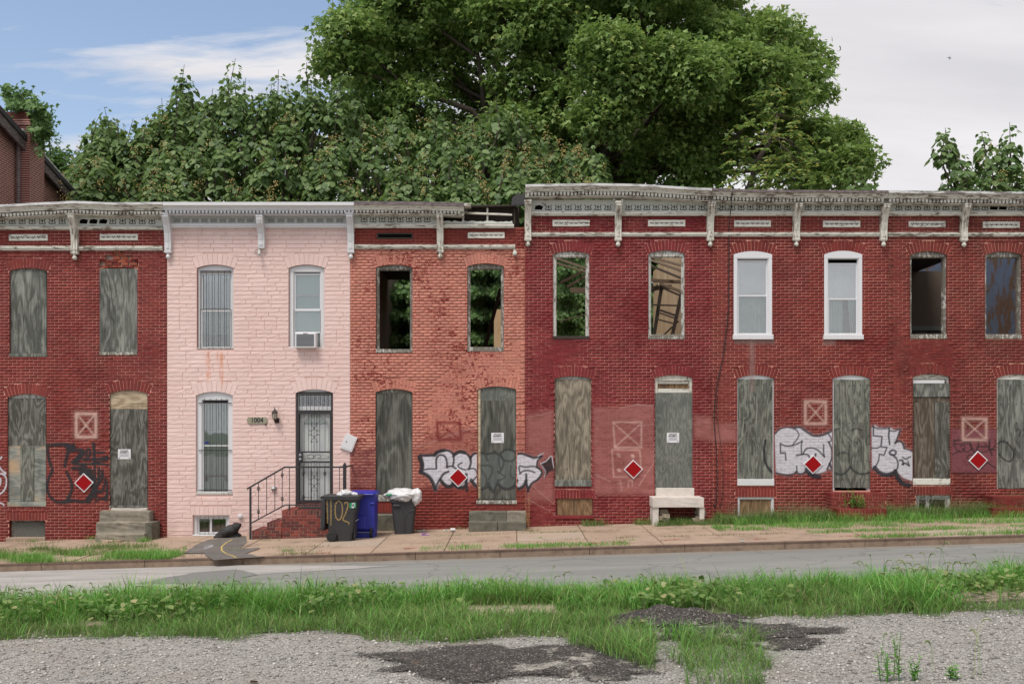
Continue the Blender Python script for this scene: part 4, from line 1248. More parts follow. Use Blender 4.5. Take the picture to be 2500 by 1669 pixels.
# B cellar window
f = frame(hB, B5, 'cellar_window', MAT['white'], fw=0.07, head=0.10, y0=FY+0.06); reveal(B5, f, MAT['formjoint'])
MB().bbox(B5.x0-0.01, B5.x1+0.01, FY-0.01, FY+0.2, B5.zb+0.002, B5.zb+0.035, 0.006).build('sill', MAT['white'], f)
sash(f, B5.x0+0.08, B5.x1-0.08, B5.zb+0.05, B5.zc-0.06, FY+0.11, 0.04, 'white', glass='glass_dusty')
MB().box(FX(509), FX(514), FY+0.10, FY+0.15, B5.zb+0.05, B5.zc-0.06).build('mullion', MAT['white'], f)
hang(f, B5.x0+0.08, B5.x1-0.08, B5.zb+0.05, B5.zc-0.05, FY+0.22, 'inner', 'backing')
bars(f, [FX(p) for p in (487, 499, 508, 521, 533, 545)], B5.zb+0.03, B5.zc-0.03, FY+0.045, (), 0.005)
# B door: panelled door, iron security gate, transom grille
f = frame(hB, B4, 'door', MAT['white'], fw=0.035, head=0.07, y0=FY+0.05); reveal(B4, f, MAT['formjoint'])
dx0, dx1 = FX(728), FX(807)
m = MB()
m.box(dx0, dx1, FY+0.20, FY+0.24, FZ(1228), FZ(1008))
leaf = m.build('door_leaf', MAT['door'], f)
for (a, b, c, d) in ((735, 763, 1035, 1120), (771, 800, 1035, 1120), (735, 763, 1135, 1215), (771, 800, 1135, 1215)):
    MB().bbox(FX(a), FX(b), FY+0.19, FY+0.205, FZ(d), FZ(c), 0.012).build('door_panel', MAT['door'], f)
# fan light in the door leaf
m = MB(); cz_ = FZ(1036); cx_ = FX(767)
m.prism([(cx_+0.29*math.cos(a), cz_+0.27*math.sin(a)) for a in np.linspace(0, math.pi, 13)], FY+0.193, FY+0.2); m.build('fanlight', MAT['shade2'], f)
m = MB()
for a in np.linspace(0.3, math.pi-0.3, 5): m.tube([(cx_+0.06*math.cos(a), FY+0.19, cz_+0.06*math.sin(a)), (cx_+0.28*math.cos(a), FY+0.19, cz_+0.26*math.sin(a))], 0.007, 4)
m.tube([(cx_+0.29*math.cos(a), FY+0.19, cz_+0.27*math.sin(a)) for a in np.linspace(0, math.pi, 13)], 0.012, 4); m.build('fanlight_bars', MAT['white'], f)
# transom
MB().box(FX(726), FX(809), FY+0.16, FY+0.19, FZ(1003), FZ(962)).build('transom_void', MAT['void'], f)  # near-black sheet stands in for the unlit hall behind the transom glass
pane(f, FX(726), FX(809), FZ(996), FZ(964), FY+0.13, 'glass')
MB().box(FX(728), FX(808), FY+0.10, FY+0.135, FZ(1001), FZ(991)).build('transom_rail', MAT['white'], f)
m = MB()
for a, b, c, d in ((723.5, 727, 959, 1003), (807.5, 811.5, 959, 1003), (723.5, 811.5, 956, 961), (723.5, 811.5, 1002, 1006)): m.box(FX(a), FX(b), FY+0.02, FY+0.05, FZ(d), FZ(c))
m.build('transom_grille_frame', MAT['iron'], f)
for p in (737, 748, 757, 767, 778, 788, 798): MB().tube([(FX(p), FY+0.035, FZ(1003)), (FX(p), FY+0.035, FZ(960))], 0.007, 5).build('bar', MAT['iron'], f)
# gate
m = MB(); gy0, gy1 = FY+0.012, FY+0.048
for a, b, c, d in ((723.5, 729.5, 1005.5, 1227), (805, 811.5, 1005.5, 1227), (729.5, 805, 1005.5, 1010), (729.5, 805, 1220, 1227), (729.5, 805, 1101, 1104.5), (729.5, 805, 1125, 1129)):
    m.box(FX(a), FX(b), gy0, gy1, FZ(d), FZ(c))
m.box(FX(729.5), FX(738), gy0-0.008, gy1, FZ(1129), FZ(1102))
gate = m.build('security_gate', MAT['iron'], f)
for p in (742, 753, 760, 773, 780, 793):
    MB().tube([(FX(p), FY+0.03, FZ(1101)), (FX(p), FY+0.03, FZ(1010))], 0.006, 5).build('bar', MAT['iron'], f)
    MB().tube([(FX(p), FY+0.03, FZ(1220)), (FX(p), FY+0.03, FZ(1129))], 0.006, 5).build('bar', MAT['iron'], f)
MB().tube([(FX(766.5), FY+0.03, FZ(1101)), (FX(766.5), FY+0.03, FZ(1010))], 0.005, 5).build('bar', MAT['iron'], f)
MB().tube([(FX(766.5), FY+0.03, FZ(1220)), (FX(766.5), FY+0.03, FZ(1129))], 0.005, 5).build('bar', MAT['iron'], f)
def scroll(parent, cx, zc, H, W, r=0.006, y=None):
    y = FY+0.022 if y is None else y
    m = MB()
    for sx in (-1, 1):
        for sz in (-1, 1):
            P = []
            for t in np.linspace(0, 1, 18):
                # long S from the centre out to a curl
                z = sz*(0.05+t*0.42)*H
                x = sx*W*(0.5+0.42*math.cos(t*math.pi*2.2))*0.9
                P.append((cx+x*0.55, y, zc+z))
            m.tube(P, r, 5)
            for (qx, qz, rr) in ((0.38, 0.47, 0.028), (0.62, 0.09, 0.03)):
                P = [(cx+sx*W*qx+sx*rr*(1-0.13*k/2)*math.cos(k*0.62), y, zc+sz*H*qz+sz*rr*(1-0.13*k/2)*math.sin(k*0.62)) for k in range(10)]
                m.tube(P, r*0.9, 5)
    m.build('scrollwork', MAT['iron'], parent)
scroll(f, FX(766.5), FZ(1056), 0.46, 0.16)
scroll(f, FX(766.5), FZ(1175), 0.46, 0.16)
m = MB()
for s_ in (-1, 1):
    m.tube([(FX(766.5)+s_*(0.02+0.13*(1-t)*1)*math.cos(t*7)-s_*0.12*(1-t), FY+0.03, FZ(1115)+0.06*(1-t*0.6)*math.sin(t*7)) for t in np.linspace(0, 1, 20)], 0.006, 5)
    m.tube([(FX(738), FY+0.03, FZ(1115)), (FX(766), FY+0.03, FZ(1115)+s_*0.10), (FX(805), FY+0.03, FZ(1115))], 0.004, 4)
m.build('scrollwork', MAT['iron'], f)
for p in (1110, 1120): MB().lathe((FX(733.5), FY+0.0, FZ(p)), [(0.002, -0.05), (0.03, -0.045), (0.034, -0.02), (0.02, 0.0), (0.02, 0.02)], 12, 'y').build('lock', MAT['printgrey'], f)
# sill course of upright bricks under the door
for k in range(14):
    x = FX(722)+k*0.066
    MB().bbox(x, x+0.052, FY-0.03, FY+0.2, FZ(1237.5), FZ(1229), 0.005).build('threshold_brick', MAT['brick_stoop'], f)
MB().box(FX(720), FX(815), FY-0.02, FY+0.2, FZ(1240), FZ(1230)).build('threshold', MAT['mort_stoop'], f)

# ---- house C: salmon, roofless
hC = house('brick_rowhouse', 'scuffed salmon painted brick rowhouse with gutted open windows and half its cornice gone', XB1, XC1)
C1 = Op(918, 1007, 646, 652, 861); C2 = Op(1141, 1230, 643, 650, 858); C3 = Op(917, 1007, 949, 957, 1224)
C4 = Op(1166, 1260, 943, 950, 1227); C5 = Op(917, 1000, 1252, 1252, 1302, ring=0.25)
brick_front(hC, XB1+0.002, XC1-0.002, FZ(555), [C1, C2, C3, C4, C5], MAT['brickC'], MAT['mortC'], seed=3)
OLDC = dict(OLD); OLDC['cap'] = MAT['flashrust']; OLDC['crown'] = MAT['oldwhite']
corC = cornice(hC, 864, 1280, (491, 500), (500, 510), (510, 521), (526, 546), (547, 556), (597, 607, 1258), [(1074, 519, 630, False)],
        [(920, 1008, 569, 583, 'open'), (1142, 1232, 567, 582)], OLDC, crown=(864, 1132), frieze_to=1068,
        zo=lambda p: np.interp(p, [864, 1000, 1090, 1140], [0, 0.5, 2.0, 4.0]))
# what is left of the broken half: black attic gap with studs and a sagging rail
m = MB(); m.box(XD(1068, FY), XD(1268, FY), FY+0.18, FY+0.22, FZ(556), FZ(504)); m.build('attic_dark_sheet', MAT['timberdark'], corC)  # dark sheet added behind the gap to stand for the unlit attic
m = MB(); m.box(XD(1080, FY-.1), XD(1150, FY-.1), FY-0.30, FY+0.1, ZD(503, FY-.3), ZD(496, FY-.3)); m.build('crown_stub', MAT['oldwhite2'], corC)
m = MB(); m.prism([(XD(1080, FY), FZ(521)), (XD(1250, FY), FZ(527)), (XD(1250, FY), FZ(523)), (XD(1080, FY), FZ(516))], FY-0.06, FY+0.02); m.build('rail', MAT['oldwhite2'], corC)
m = MB(); m.prism([(XD(1140, FY), FZ(507)), (XD(1262, FY), FZ(505)), (XD(1262, FY), FZ(502)), (XD(1140, FY), FZ(503))], FY-0.10, FY+0.25); m.build('roof_edge_board', MAT['timberdark'], corC)
for p in (1131, 1190, 1256):
    MB().box(FX(p)-0.02, FX(p)+0.02, FY-0.02, FY+0.05, FZ(545), FZ(508)).build('stud', MAT['oldwhite2'] if p < 1250 else MAT['timberdark'], corC)
rs = random.Random(9)
pts = [(XD(1082, FY), FZ(547))]+[(XD(1082+k*7, FY), FZ(541+rs.uniform(-2, 2)+k*0.02)) for k in range(25)]+[(XD(1252, FY), FZ(547))]
MB().prism(pts, FY-0.05, FY-0.02).build('broken_frieze', MAT['frieze'], corC)
m = MB(); m.lathe((FX(1257), FY-0.05, FZ(619)), [(0.003, -0.06), (0.045, -0.05), (0.06, -0.01), (0.05, 0.03), (0.03, 0.06), (0.04, 0.09)], 10); m.build('pendant', MAT['oldwhite'], corC)
m = MB()
rr = random.Random(3)
for k in range(9):
    x = FX(1248+k*3.2); z = FZ(502)-rr.uniform(0, 0.05)
    m.prism([(x, z), (x+0.12, z-0.03), (x+0.10, z+0.22+rr.uniform(-0.1, 0.12)), (x+0.02, z+0.16)], FY-0.15-0.01*k, FY-0.13-0.01*k+rr.uniform(0, 0.03))
m.build('torn_roofing', MAT['roof'], corC)
shell(hC, XB1, XC1, 7.35, back=False, roof=False, floor2=True, left=True, right=False)
m = MB(); m.prism([(FY+0.33, 7.05), (FY+6.2, 6.95), (FY+6.2, 7.1), (FY+0.33, 7.2)], XB1+0.14, XB1+2.0, 'x'); m.build('roof_remnant', MAT['timberdark'], hC)
for o, sl in ((C1, 0.09), (C2, 0.11)):
    f = frame(hC, o, 'window', MAT['framewood'], fw=0.05, head=0.11, y0=FY+0.06, sill=sl, sillmat=MAT['framewood']); reveal(o, f, MAT['brickA'])
boarded(hC, C3, [(918.5, 1006, 960, 1207, 'ply2', False, 0.045)], MAT['framewood'], 0.16, rv=MAT['brickA'], silmat=MAT['framewood'])
f = boarded(hC, C4, [(1167, 1259, 946, 1222, 'ply5', True, 0.045), (1173.5, 1260, 977, 1217, 'ply2', False, 0.018), (1167, 1173, 950, 1217, 'tanply', False, 0.025, 'plank')], MAT['framewood'], None, 'door', rv=MAT['brickA'])
MB().bbox(FX(1163), FX(1262), FY-0.02, FY+0.2, FZ(1230), FZ(1221), 0.01).build('sill', MAT['framewood'], f)
f = frame(hC, C5, 'cellar_window', MAT['framewood'], fw=0.02, head=0.08, y0=FY+0.05); reveal(C5, f, MAT['brickA'])
MB().bbox(C5.x0+0.02, C5.x1-0.02, FY-0.04, FY+0.1, C5.zb, C5.zc-0.01, 0.04).build('stone_infill', MAT['concdark'], f)

# ---- house D: crimson, roofless
hD = house('brick_rowhouse', 'crimson brick rowhouse with two glassless upper windows and white marble doorstep', XC1, XD1)
D1 = Op(1350, 1439, 613, 620, 828); D2 = Op(1583, 1672, 611, 619, 828); D3 = Op(1354, 1444, 918, 924, 1187)
D4 = Op(1599, 1691, 915, 922, 1212); D5 = Op(1358, 1448, 1216, 1216, 1258, ring=0.21)
brick_front(hD, XC1+0.001, XD1-0.001, FZ(524), [D1, D2, D3, D4, D5], MAT['brickD'], MAT['mortD'], seed=4)
crownz = lambda p: np.interp(p, [1282, 1450, 1560, 1700, 1850, 2200, 2500, 2700], [-5, -8, -6, 3, 8, 10, 13, 13])
cornice(hD, 1283, 1738, (455, 461), (461, 472), (472, 485), (497, 516), (517, 526), (567, 577), [(1289, 487, 601, False), (1510, 490, 601, False)],
        [(1349, 1440, 537, 553), (1582, 1673, 537, 553)], OLD, zo=crownz, holes=[(1296, 1325)])
shell(hD, XC1, XD1, 7.8, back=False, roof=False, rlen=8.0, lm=MAT['brickA'], rm=MAT['plaster'])
f = frame(hD, D1, 'window', MAT['framewood_w'], fw=0.07, head=0.12, y0=FY+0.04, sill=0.08, sillmat=MAT['timberdark']); reveal(D1, f, MAT['brickD'])
f = frame(hD, D2, 'window', MAT['framewood_w'], fw=0.055, head=0.12, y0=FY+0.04, sill=0.12, sillmat=MAT['framewood']); reveal(D2, f, MAT['brickD'])
boarded(hD, D3, [(1355, 1443, 926, 1171, 'ply3', False, 0.045)], MAT['framewood_w'], 0.155, rv=MAT['brickD'], silmat=MAT['ply1'], sill_front=0.03)
f = frame(hD, D4, 'door', MAT['oldwhite_v'], fw=0.06, head=0.12, y0=FY+0.05); reveal(D4, f, MAT['brickD'])
board('board', f, 1600, 1691, 959, 1190, FY+0.035, MAT['ply5'])
MB().box(FX(1606), FX(1684), FY+0.09, FY+0.12, FZ(958), FZ(948)).build('transom_rail', MAT['oldwhite'], f)
MB().box(FX(1606), FX(1684), FY+0.09, FY+0.12, FZ(936), FZ(928)).build('transom_rail', MAT['oldwhite'], f)
MB().box(FX(1606), FX(1684), FY+0.125, FY+0.14, FZ(950), FZ(933)).build('transom_board', MAT['brownply'], f)
MB().bbox(FX(1602), FX(1695), FY-0.012, FY+0.25, FZ(1212), FZ(1190.5), 0.008).build('sill', MAT['marble'], f)
f = frame(hD, D5, 'cellar_window', MAT['brickD'], fw=0.02, head=0.07, y0=FY+0.06); reveal(D5, f, MAT['brickD'])
board('board', f, 1360, 1446, 1217, 1257, FY+0.045, MAT['brownply'])
MB().bbox(FX(1355), FX(1450), FY-0.03, FY+0.1, FZ(1266), FZ(1258), 0.008).build('sill', MAT['brickD'], f)

# ---- house E: red, white vinyl windows upstairs
hE = house('brick_rowhouse', 'red brick rowhouse with white vinyl sash windows above grey planked openings', XD1, XE1)
E1 = Op(1791, 1885, 613, 621, 829); E2 = Op(2012, 2105, 612, 621, 829); E3 = Op(1800, 1890, 915, 924, 1185)
E4 = Op(2033, 2125, 915, 924, 1197); E5 = Op(1801, 1890, 1213, 1213, 1264, ring=0.21)
brick_front(hE, XD1+0.001, XE1-0.001, FZ(524), [E1, E2, E3, E4, E5], MAT['brickE'], MAT['mortE'], seed=5)
OLDE = dict(OLD); OLDE['cap'] = MAT['flashrust']
cornice(hE, 1739, 2168, (455, 461), (461, 472), (472, 485), (497, 516), (517, 526), (567, 577), [(1736, 492, 601, False), (1947, 494, 601, False)],
        [(1792, 1882, 538, 554), (2009, 2100, 539, 555)], OLDE, zo=crownz)
shell(hE, XD1, XE1, 7.8, lm=MAT['plaster'])
for o, drop in ((E1, 0), (E2, 1)):
    f = frame(hE, o, 'window', MAT['vinyl'], fw=0.085, head=0.15, y0=FY-0.005, depth=0.14, sill=0.12, sillmat=MAT['white'], sill_over=0.025, sill_front=0.05); reveal(o, f, MAT['brickE'])
    x0_, x1_ = o.x0+0.10, o.x1-0.10
    zt = o.zs-0.13 if not drop else o.zs-0.20
    zm_ = FZ(722) if not drop else FZ(730)
    if drop: MB().box(x0_, x1_, FY+0.10, FY+0.11, zt-0.005, o.zs-0.12).build('gap_void', MAT['void'], f)  # near-black sheet paints the shade in the gap above the dropped sash
    sash(f, x0_, x1_, zm_-0.01, zt, FY+0.07, 0.035, glass='glass_sky'); sash(f, x0_, x1_, o.zb+0.13, zm_+0.025, FY+0.045, 0.035)
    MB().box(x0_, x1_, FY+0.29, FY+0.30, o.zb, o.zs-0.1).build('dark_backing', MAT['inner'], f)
    if not drop:
        hang(f, x0_, x1_, o.zb+0.15, zm_+0.0, FY+0.16, 'curtain', 'curtain', 7, 0.012)
        for k in range(30):
            z = zt-0.05-k*0.028
            if z > zm_: MB().box(x0_+0.02, x1_-0.02, FY+0.15, FY+0.16, z-0.024, z).build('blind_slat', MAT['curtain'], f)
    else:
        hang(f, x0_, x1_, zm_, zt-0.03, FY+0.16, 'curtain', 'curtain', 6, 0.012)
        hang(f, x0_+0.02, x0_+0.40, o.zb+0.14, zm_-0.02, FY+0.15, 'curtain', 'curtain', 4, 0.014)
        m = MB()
        for k in range(4):
            a = x1_-0.03-0.17+k*0.045
            m.quad((a+0.06, FY+0.15+0.01*(k % 2), o.zb+0.14), (a+0.085, FY+0.16-0.01*(k % 2), o.zb+0.14), (a+0.045, FY+0.16-0.01*(k % 2), zm_), (a, FY+0.15+0.01*(k % 2), zm_))
        m.build('curtain', MAT['curtain'], f)
def planked(h, o, px0, px1, py0, py1, n, fm, mat, dy, sill=None, name='window', silmat=None, over=0.0):
    f = frame(h, o, name, fm, fw=0.05, head=0.09, y0=FY+0.04, sill=sill, sillmat=silmat, sill_over=over, sill_front=0.02); reveal(o, f, MAT['brickE'])
    w = (px1-px0)/n
    for k in range(n):
        q = random.Random(k*7+int(px0))
        board('plank', f, px0+k*w+0.25, px0+(k+1)*w-0.25, py0+q.uniform(-0.6, 0.6), py1+q.uniform(-0.8, 0.8), FY+dy+q.uniform(0, 0.004), MAT[mat])
    # nail heads in rows
    for j, py in enumerate(np.linspace(py0+14, py1-20, 6)):
        m = MB()
        for k in range(n):
            m.lathe((XD(px0+(k+0.5)*w+random.Random(j*9+k).uniform(-2, 2), FY), FY+dy-0.004, FZ(py)), [(0.013, 0.0), (0.013, 0.008)], 6, 'y')
        kind(m.build('nail_row', MAT['timberdark'], f), 'stuff')
    return f
planked(hE, E3, 1802, 1886, 925, 1169, 6, MAT['white'], 'plank_v', 0.02, 0.16, silmat=MAT['white'])
planked(hE, E4, 2036, 2124, 926, 1190, 6, MAT['white'], 'plank_v', 0.02, None, 'door')
f = frame(hE, E5, 'cellar_window', MAT['white'], fw=0.045, head=0.10, y0=FY+0.02, sill=0.08, sillmat=MAT['white']); reveal(E5, f, MAT['brickE'])
board('board', f, 1805, 1886, 1217, 1256, FY+0.06, MAT['brownply'])

# ---- house F: brown-stained red
hF = house('brick_rowhouse', 'brown-stained red brick rowhouse with empty upper windows and blue peeling plaster inside', XE1, XF1)
F1 = Op(2222, 2312, 613, 622, 827); F2 = Op(2405, 2495, 614, 622, 827); F3 = Op(2229, 2320, 912, 920, 1183)
F4 = Op(2434, 2530, 913, 923, 1195); F5 = Op(2236, 2322, 1208, 1208, 1262, ring=0.21)
brick_front(hF, XE1+0.001, XF1, FZ(524), [F1, F2, F3, F4, F5], MAT['brickF'], MAT['mortF'], seed=6)
OLDF = dict(OLD); OLDF['cap'] = MAT['flashpatch']
cornice(hF, 2169, 2660, (455, 461), (461, 472), (472, 485), (497, 516), (517, 526), (567, 577), [(2161, 495, 601, False), (2358, 495, 602, False), (2560, 495, 602, False)],
        [(2218, 2308, 540, 555), (2399, 2489, 541, 557)], OLDF, zo=crownz, holes=[(2420, 2460)])
shell(hF, XE1, XF1, 7.8, rm=MAT['blueplaster'], roof=False)
m = MB(); m.prism([(FY+0.02, 7.68), (FY+10.15, 7.05), (FY+10.15, 7.17), (FY+0.02, 7.78)], XE1+0.002, FX(2385), 'x'); m.build('roof', MAT['roof'], hF)  # roof cut short: gap added to let sky light onto the blue plaster
MB().box(XE1+0.14, FX(2375), FY+0.33, FY+9.7, 6.75, 6.9).build('ceiling', MAT['timberdark'], hF)  # ceiling stops with the roof so the sky light gets in
MB().box(XE1+0.14, 12.35, FY+3.2, FY+3.3, 3.75, 6.75).build('partition', MAT['inner'], hF)
for k in range(7):
    MB().bbox(XE1+0.3+k*0.42, XE1+0.66+k*0.42, FY+3.16, FY+3.2, 3.9, 5.05, 0.02).build('wainscot_panel', MAT['innergreen'], hF)
MB().box(XE1+0.14, 12.35, FY+3.12, FY+3.199, 5.1, 5.22).build('wainscot_rail', MAT['innergreen'], hF)
for o in (F1, F2):
    f = frame(hF, o, 'window', MAT['framewood'], fw=0.045, head=0.10, y0=FY+0.05, depth=0.14, sill=0.11, sillmat=MAT['framewood']); reveal(o, f, MAT['brickF'])
f = boarded(hF, F3, [(2230, 2320, 936, 968, 'ply1', False, 0.03), (2230, 2319, 968.5, 1166, 'plank_d', False, 0.055), (2231, 2268, 983, 1166, 'plank_d', False, 0.030, 'plank'), (2283, 2320, 982, 1165, 'ply4', False, 0.030, 'plank')],
            MAT['oldwhite'], 0.155, rv=MAT['brickF'], silmat=MAT['oldwhite'])
MB().box(FX(2231), FX(2308), FY+0.05, FY+0.07, FZ(935), FZ(927)).build('head_strip', MAT['white'], f)
planked(hF, F4, 2436, 2529, 926, 1191, 5, MAT['oldwhite'], 'ply1', 0.025, None, 'door')
f = frame(hF, F5, 'cellar_window', MAT['framewood_w'], fw=0.06, head=0.12, y0=FY+0.05, sill=0.06, sillmat=MAT['framewood_w']); reveal(F5, f, MAT['brickF'])
sash(f, F5.x0+0.07, F5.x1-0.07, F5.zb+0.07, F5.zc-0.07, FY+0.09, 0.04, 'framewood_w', glass='glass_dusty')
MB().box(FX(2264), FX(2272), FY+0.085, FY+0.13, F5.zb+0.08, F5.zc-0.08).build('mullion', MAT['framewood_w'], f)
hang(f, FX(2272), F5.x1-0.07, F5.zb+0.09, F5.zc-0.10, FY+0.2, 'shade2', 'curtain', 3)
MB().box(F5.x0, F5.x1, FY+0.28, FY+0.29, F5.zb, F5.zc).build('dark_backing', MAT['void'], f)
# ------------------------------------------------------------------ ground, road, pavement
def hit(px, py, zf, lo=5.0, hi=60.0):
    """where the sight line through a photograph pixel meets a ground surface"""
    f = lambda d: CAM_Z-(py-1040)*d/2400.0 - zf((px-1250)*d/2400.0, d)
    for _ in range(50):
        mid = (lo+hi)/2
        if f(mid) > 0: lo = mid
        else: hi = mid
    d = (lo+hi)/2
    x = (px-1250)*d/2400.0
    return Vector((x, d, zf(x, d)))

def sheet(name, xs, ys, zf, mat, lift=0.0):
    V = [(x, y, zf(x, y)+lift) for y in ys for x in xs]
    n = len(xs)
    F = [(j*n+i, j*n+i+1, (j+1)*n+i+1, (j+1)*n+i) for j in range(len(ys)-1) for i in range(n-1)]
    me = bpy.data.meshes.new(name); me.from_pydata(V, [], F); me.materials.append(mat); me.update()
    return kind(link_mesh(name, me), 'structure')
XS = [-90, -26, -20, -14, -10, -6, -3, 0, 3, 6, 10, 14, 20, 26, 90]
sheet('ground', [-900, -90, -26, 0, 26, 90, 900], [-900, -60, 0, 24, 60, 900], lambda x, y: gx(x)-0.55, MAT['ground'])
sheet('gravel_lot', XS, [-60, -20, -5, 0, 4, 8, 9, 10, 11, 12, 12.4, 13.0, 13.6, 13.75], zlot, MAT['gravel'])
sheet('road', XS, [13.5, 14.2, 15, 16, 17, 18, 19, 19.95], zroad, MAT['road'])

def ground_poly(name, pts, zf, lift, mat, parent=None, k='structure'):
    """flat patch given as world xy points (triangulated fan through its edges, draped on zf)"""
    bm = bmesh.new()
    vs_ = [bm.verts.new((x, y, zf(x, y)+lift)) for x, y in pts]
    f_ = bm.faces.new(vs_)
    bmesh.ops.triangulate(bm, faces=[f_])
    bmesh.ops.subdivide_edges(bm, edges=[e for e in bm.edges if e.calc_length() > 1.2], cuts=4, use_grid_fill=True)
    for v in bm.verts: v.co.z = zf(v.co.x, v.co.y)+lift
    bmesh.ops.recalc_face_normals(bm, faces=bm.faces)
    me = bpy.data.meshes.new(name); bm.to_mesh(me); bm.free()
    me.materials.append(mat)
    for p in me.polygons:
        if p.normal.z < 0: p.flip()
    o = link_mesh(name, me, parent)
    if k: kind(o, k)
    return o
def rough_pts(pts, seed, amp=0.05, n=5):
    q = random.Random(seed); out = []
    for (a, b), (c, d) in zip(pts, pts[1:]+pts[:1]):
        L = math.hypot(c-a, d-b); m_ = max(1, int(L/0.25)) if L < 8 else 1
        for i in range(m_):
            t = i/m_; out.append((a+(c-a)*t+q.uniform(-amp, amp)*(L < 8), b+(d-b)*t+q.uniform(-amp, amp)*(L < 8)))
    return out
H2 = lambda px, py, zf: tuple(hit(px, py, zf)[:2])
ground_poly('road_concrete', rough_pts([(-30, 19.8), (H2(1030, 1372, zroad)[0], 19.8), H2(975, 1381, zroad), H2(800, 1391, zroad), H2(660, 1400, zroad), H2(560, 1410, zroad), (-6.0, 15.5), (-6.5, 14.0), (-30, 14.0)], 3), zroad, 0.004, MAT['roadconc'])
ground_poly('road_patch', rough_pts([H2(510, 1384, zroad), H2(600, 1383, zroad), H2(575, 1390, zroad), H2(630, 1402, zroad), H2(590, 1410, zroad), H2(640, 1425, zroad), H2(330, 1425, zroad), H2(470, 1398, zroad)], 4), zroad, 0.008, MAT['roadpatch'])

# pavement of separate slabs
pav = sheet('pavement', XS, [19.99, 21, 22, 23, 24.05], zwalk, MAT['soil'], -0.03)
rs = random.Random(31)
rows = [(20.02, 21.28), (21.295, 22.62), (22.635, 23.99)]
offp = wloc(pav)
x = -16.0; ci = 0
while x < 17:
    w = rs.choice((1.35, 1.5, 1.62))
    for j, (ya, yb) in enumerate(rows):
        sh = rs.uniform(-0.05, 0.05)
        xa, xb = x+0.008+sh*0, x+w-0.008
        tl = rs.uniform(-0.006, 0.006); dz = rs.uniform(-0.004, 0.004)
        m = MB(); b = 0.012
        P = [(xa, ya), (xb, ya), (xb, yb), (xa, yb)]
        n0 = [(px_, py_, zwalk(px_, py_)-0.06) for px_, py_ in P]
        n1 = [(px_, py_, zwalk(px_, py_)+dz-0.008+(tl if k in (1, 2) else -tl)) for k, (px_, py_) in enumerate(P)]
        cx_, cy_ = (xa+xb)/2, (ya+yb)/2
        n2 = [(px_+(b if px_ < cx_ else -b), py_+(b if py_ < cy_ else -b), z+0.008) for px_, py_, z in n1]
        V = n0+n1+n2
        F = [(8, 9, 10, 11)]+[(i, (i+1) % 4, 4+(i+1) % 4, 4+i) for i in range(4)]+[(4+i, 4+(i+1) % 4, 8+(i+1) % 4, 8+i) for i in range(4)]
        me = bpy.data.meshes.new('slab'); me.from_pydata([Vector(v)-offp for v in V], [], F)
        me.materials.append(MAT['slabpale'] if (rs.random() < 0.06) else MAT['slab']); me.update()
        link_mesh('slab', me, pav)
    x += w; ci += 1
# asphalt trench patch with spray marks
pt = ground_poly('asphalt_patch', rough_pts([H2(508, 1318, zwalk), H2(598, 1310, zwalk), H2(606, 1324, zwalk), H2(585, 1340, zwalk), H2(640, 1338, zwalk), H2(600, 1352, zwalk), H2(645, 1360, zwalk), H2(520, 1368, zwalk), H2(498, 1352, zwalk), H2(450, 1350, zwalk), H2(482, 1330, zwalk)], 8, 0.03), zwalk, 0.014, MAT['patch'], pav, None)
def ground_line(name, pts, w, zf, lift, mat, parent):
    m = MB(); W = [hit(px, py, zf) for px, py in pts]
    for a, b in zip(W[:-1], W[1:]):
        t = (b-a); t.z = 0; t.normalize(); n_ = Vector((-t.y, t.x, 0))*w/2; e = t*w*0.2
        q = [a-n_-e, b-n_+e, b+n_+e, a+n_-e]
        m.poly([(v.x, v.y, zf(v.x, v.y)+lift) for v in q])
    return m.build(name, mat, parent)
g = G('yellow_spray'); MAT['yspray'] = g.out(g.tint(srgb(196, 172, 98), g.noise(g.pos(), 30, 3), 0.8, 1.1), 0.8, alpha=g.step(g.noise(g.pos(), 22, 4, 0.7), 0.25, 0.5))
g = G('white_spray'); MAT['wspray'] = g.out(srgb(200, 204, 210), 0.8, alpha=g.step(g.noise(g.pos(), 26, 4, 0.7), 0.35, 0.55))
g = G('red_spray'); MAT['rspray'] = g.out(srgb(176, 64, 58), 0.8, alpha=g.step(g.noise(g.pos(), 18, 4, 0.7), 0.40, 0.58))
ground_line('spray_mark', [(567, 1318), (552, 1326), (541, 1336), (541, 1345), (552, 1353), (568, 1358), (577, 1363)], 0.034, zwalk, 0.020, MAT['yspray'], pt)
for k in range(4): ground_line('spray_mark', [(498, 1342-k*2.5), (520, 1334-k*0.6)], 0.03, zwalk, 0.018+0.002*k, MAT['wspray'], pt)
for (a, b) in (((772, 1350), (805, 1349)), ((988, 1339), (1030, 1336)), ((1440, 1326), (1480, 1324)), ((1500, 1324), (1525, 1323)), ((1612, 1319), (1660, 1316)), ((1840, 1316), (1878, 1314)), ((2050, 1309), (2100, 1307)), ((2180, 1306), (2230, 1304))):
    ground_line('spray_mark', [a, b], 0.07, zwalk, 0.010, MAT['rspray'], pav)

kerb = sheet('kerb', XS, [19.93, 19.99], lambda x, y: gx(x)-0.15, MAT['kerb'], 0)
x = -20.0
while x < 20:
    w = rs.uniform(1.5, 2.2); zt = lambda xx: zwalk(xx, 20.0)
    m = MB(); a, b = x+0.006, x+w-0.006; r_ = rs.uniform(-0.006, 0.006)
    m.box(a, b, 19.86+r_, 19.985, gx(a)-0.28, zt(a)-0.022, dz=gx(b)-gx(a))
    s_ = m.build('kerb_stone', MAT['kerb'], kerb)
    MB().box(a, b, 19.852+r_, 20.005, zt(a)-0.0215, zt(a)+0.006, dz=gx(b)-gx(a)).build('kerb_edge', MAT['kerbtop'], s_)
    x += w
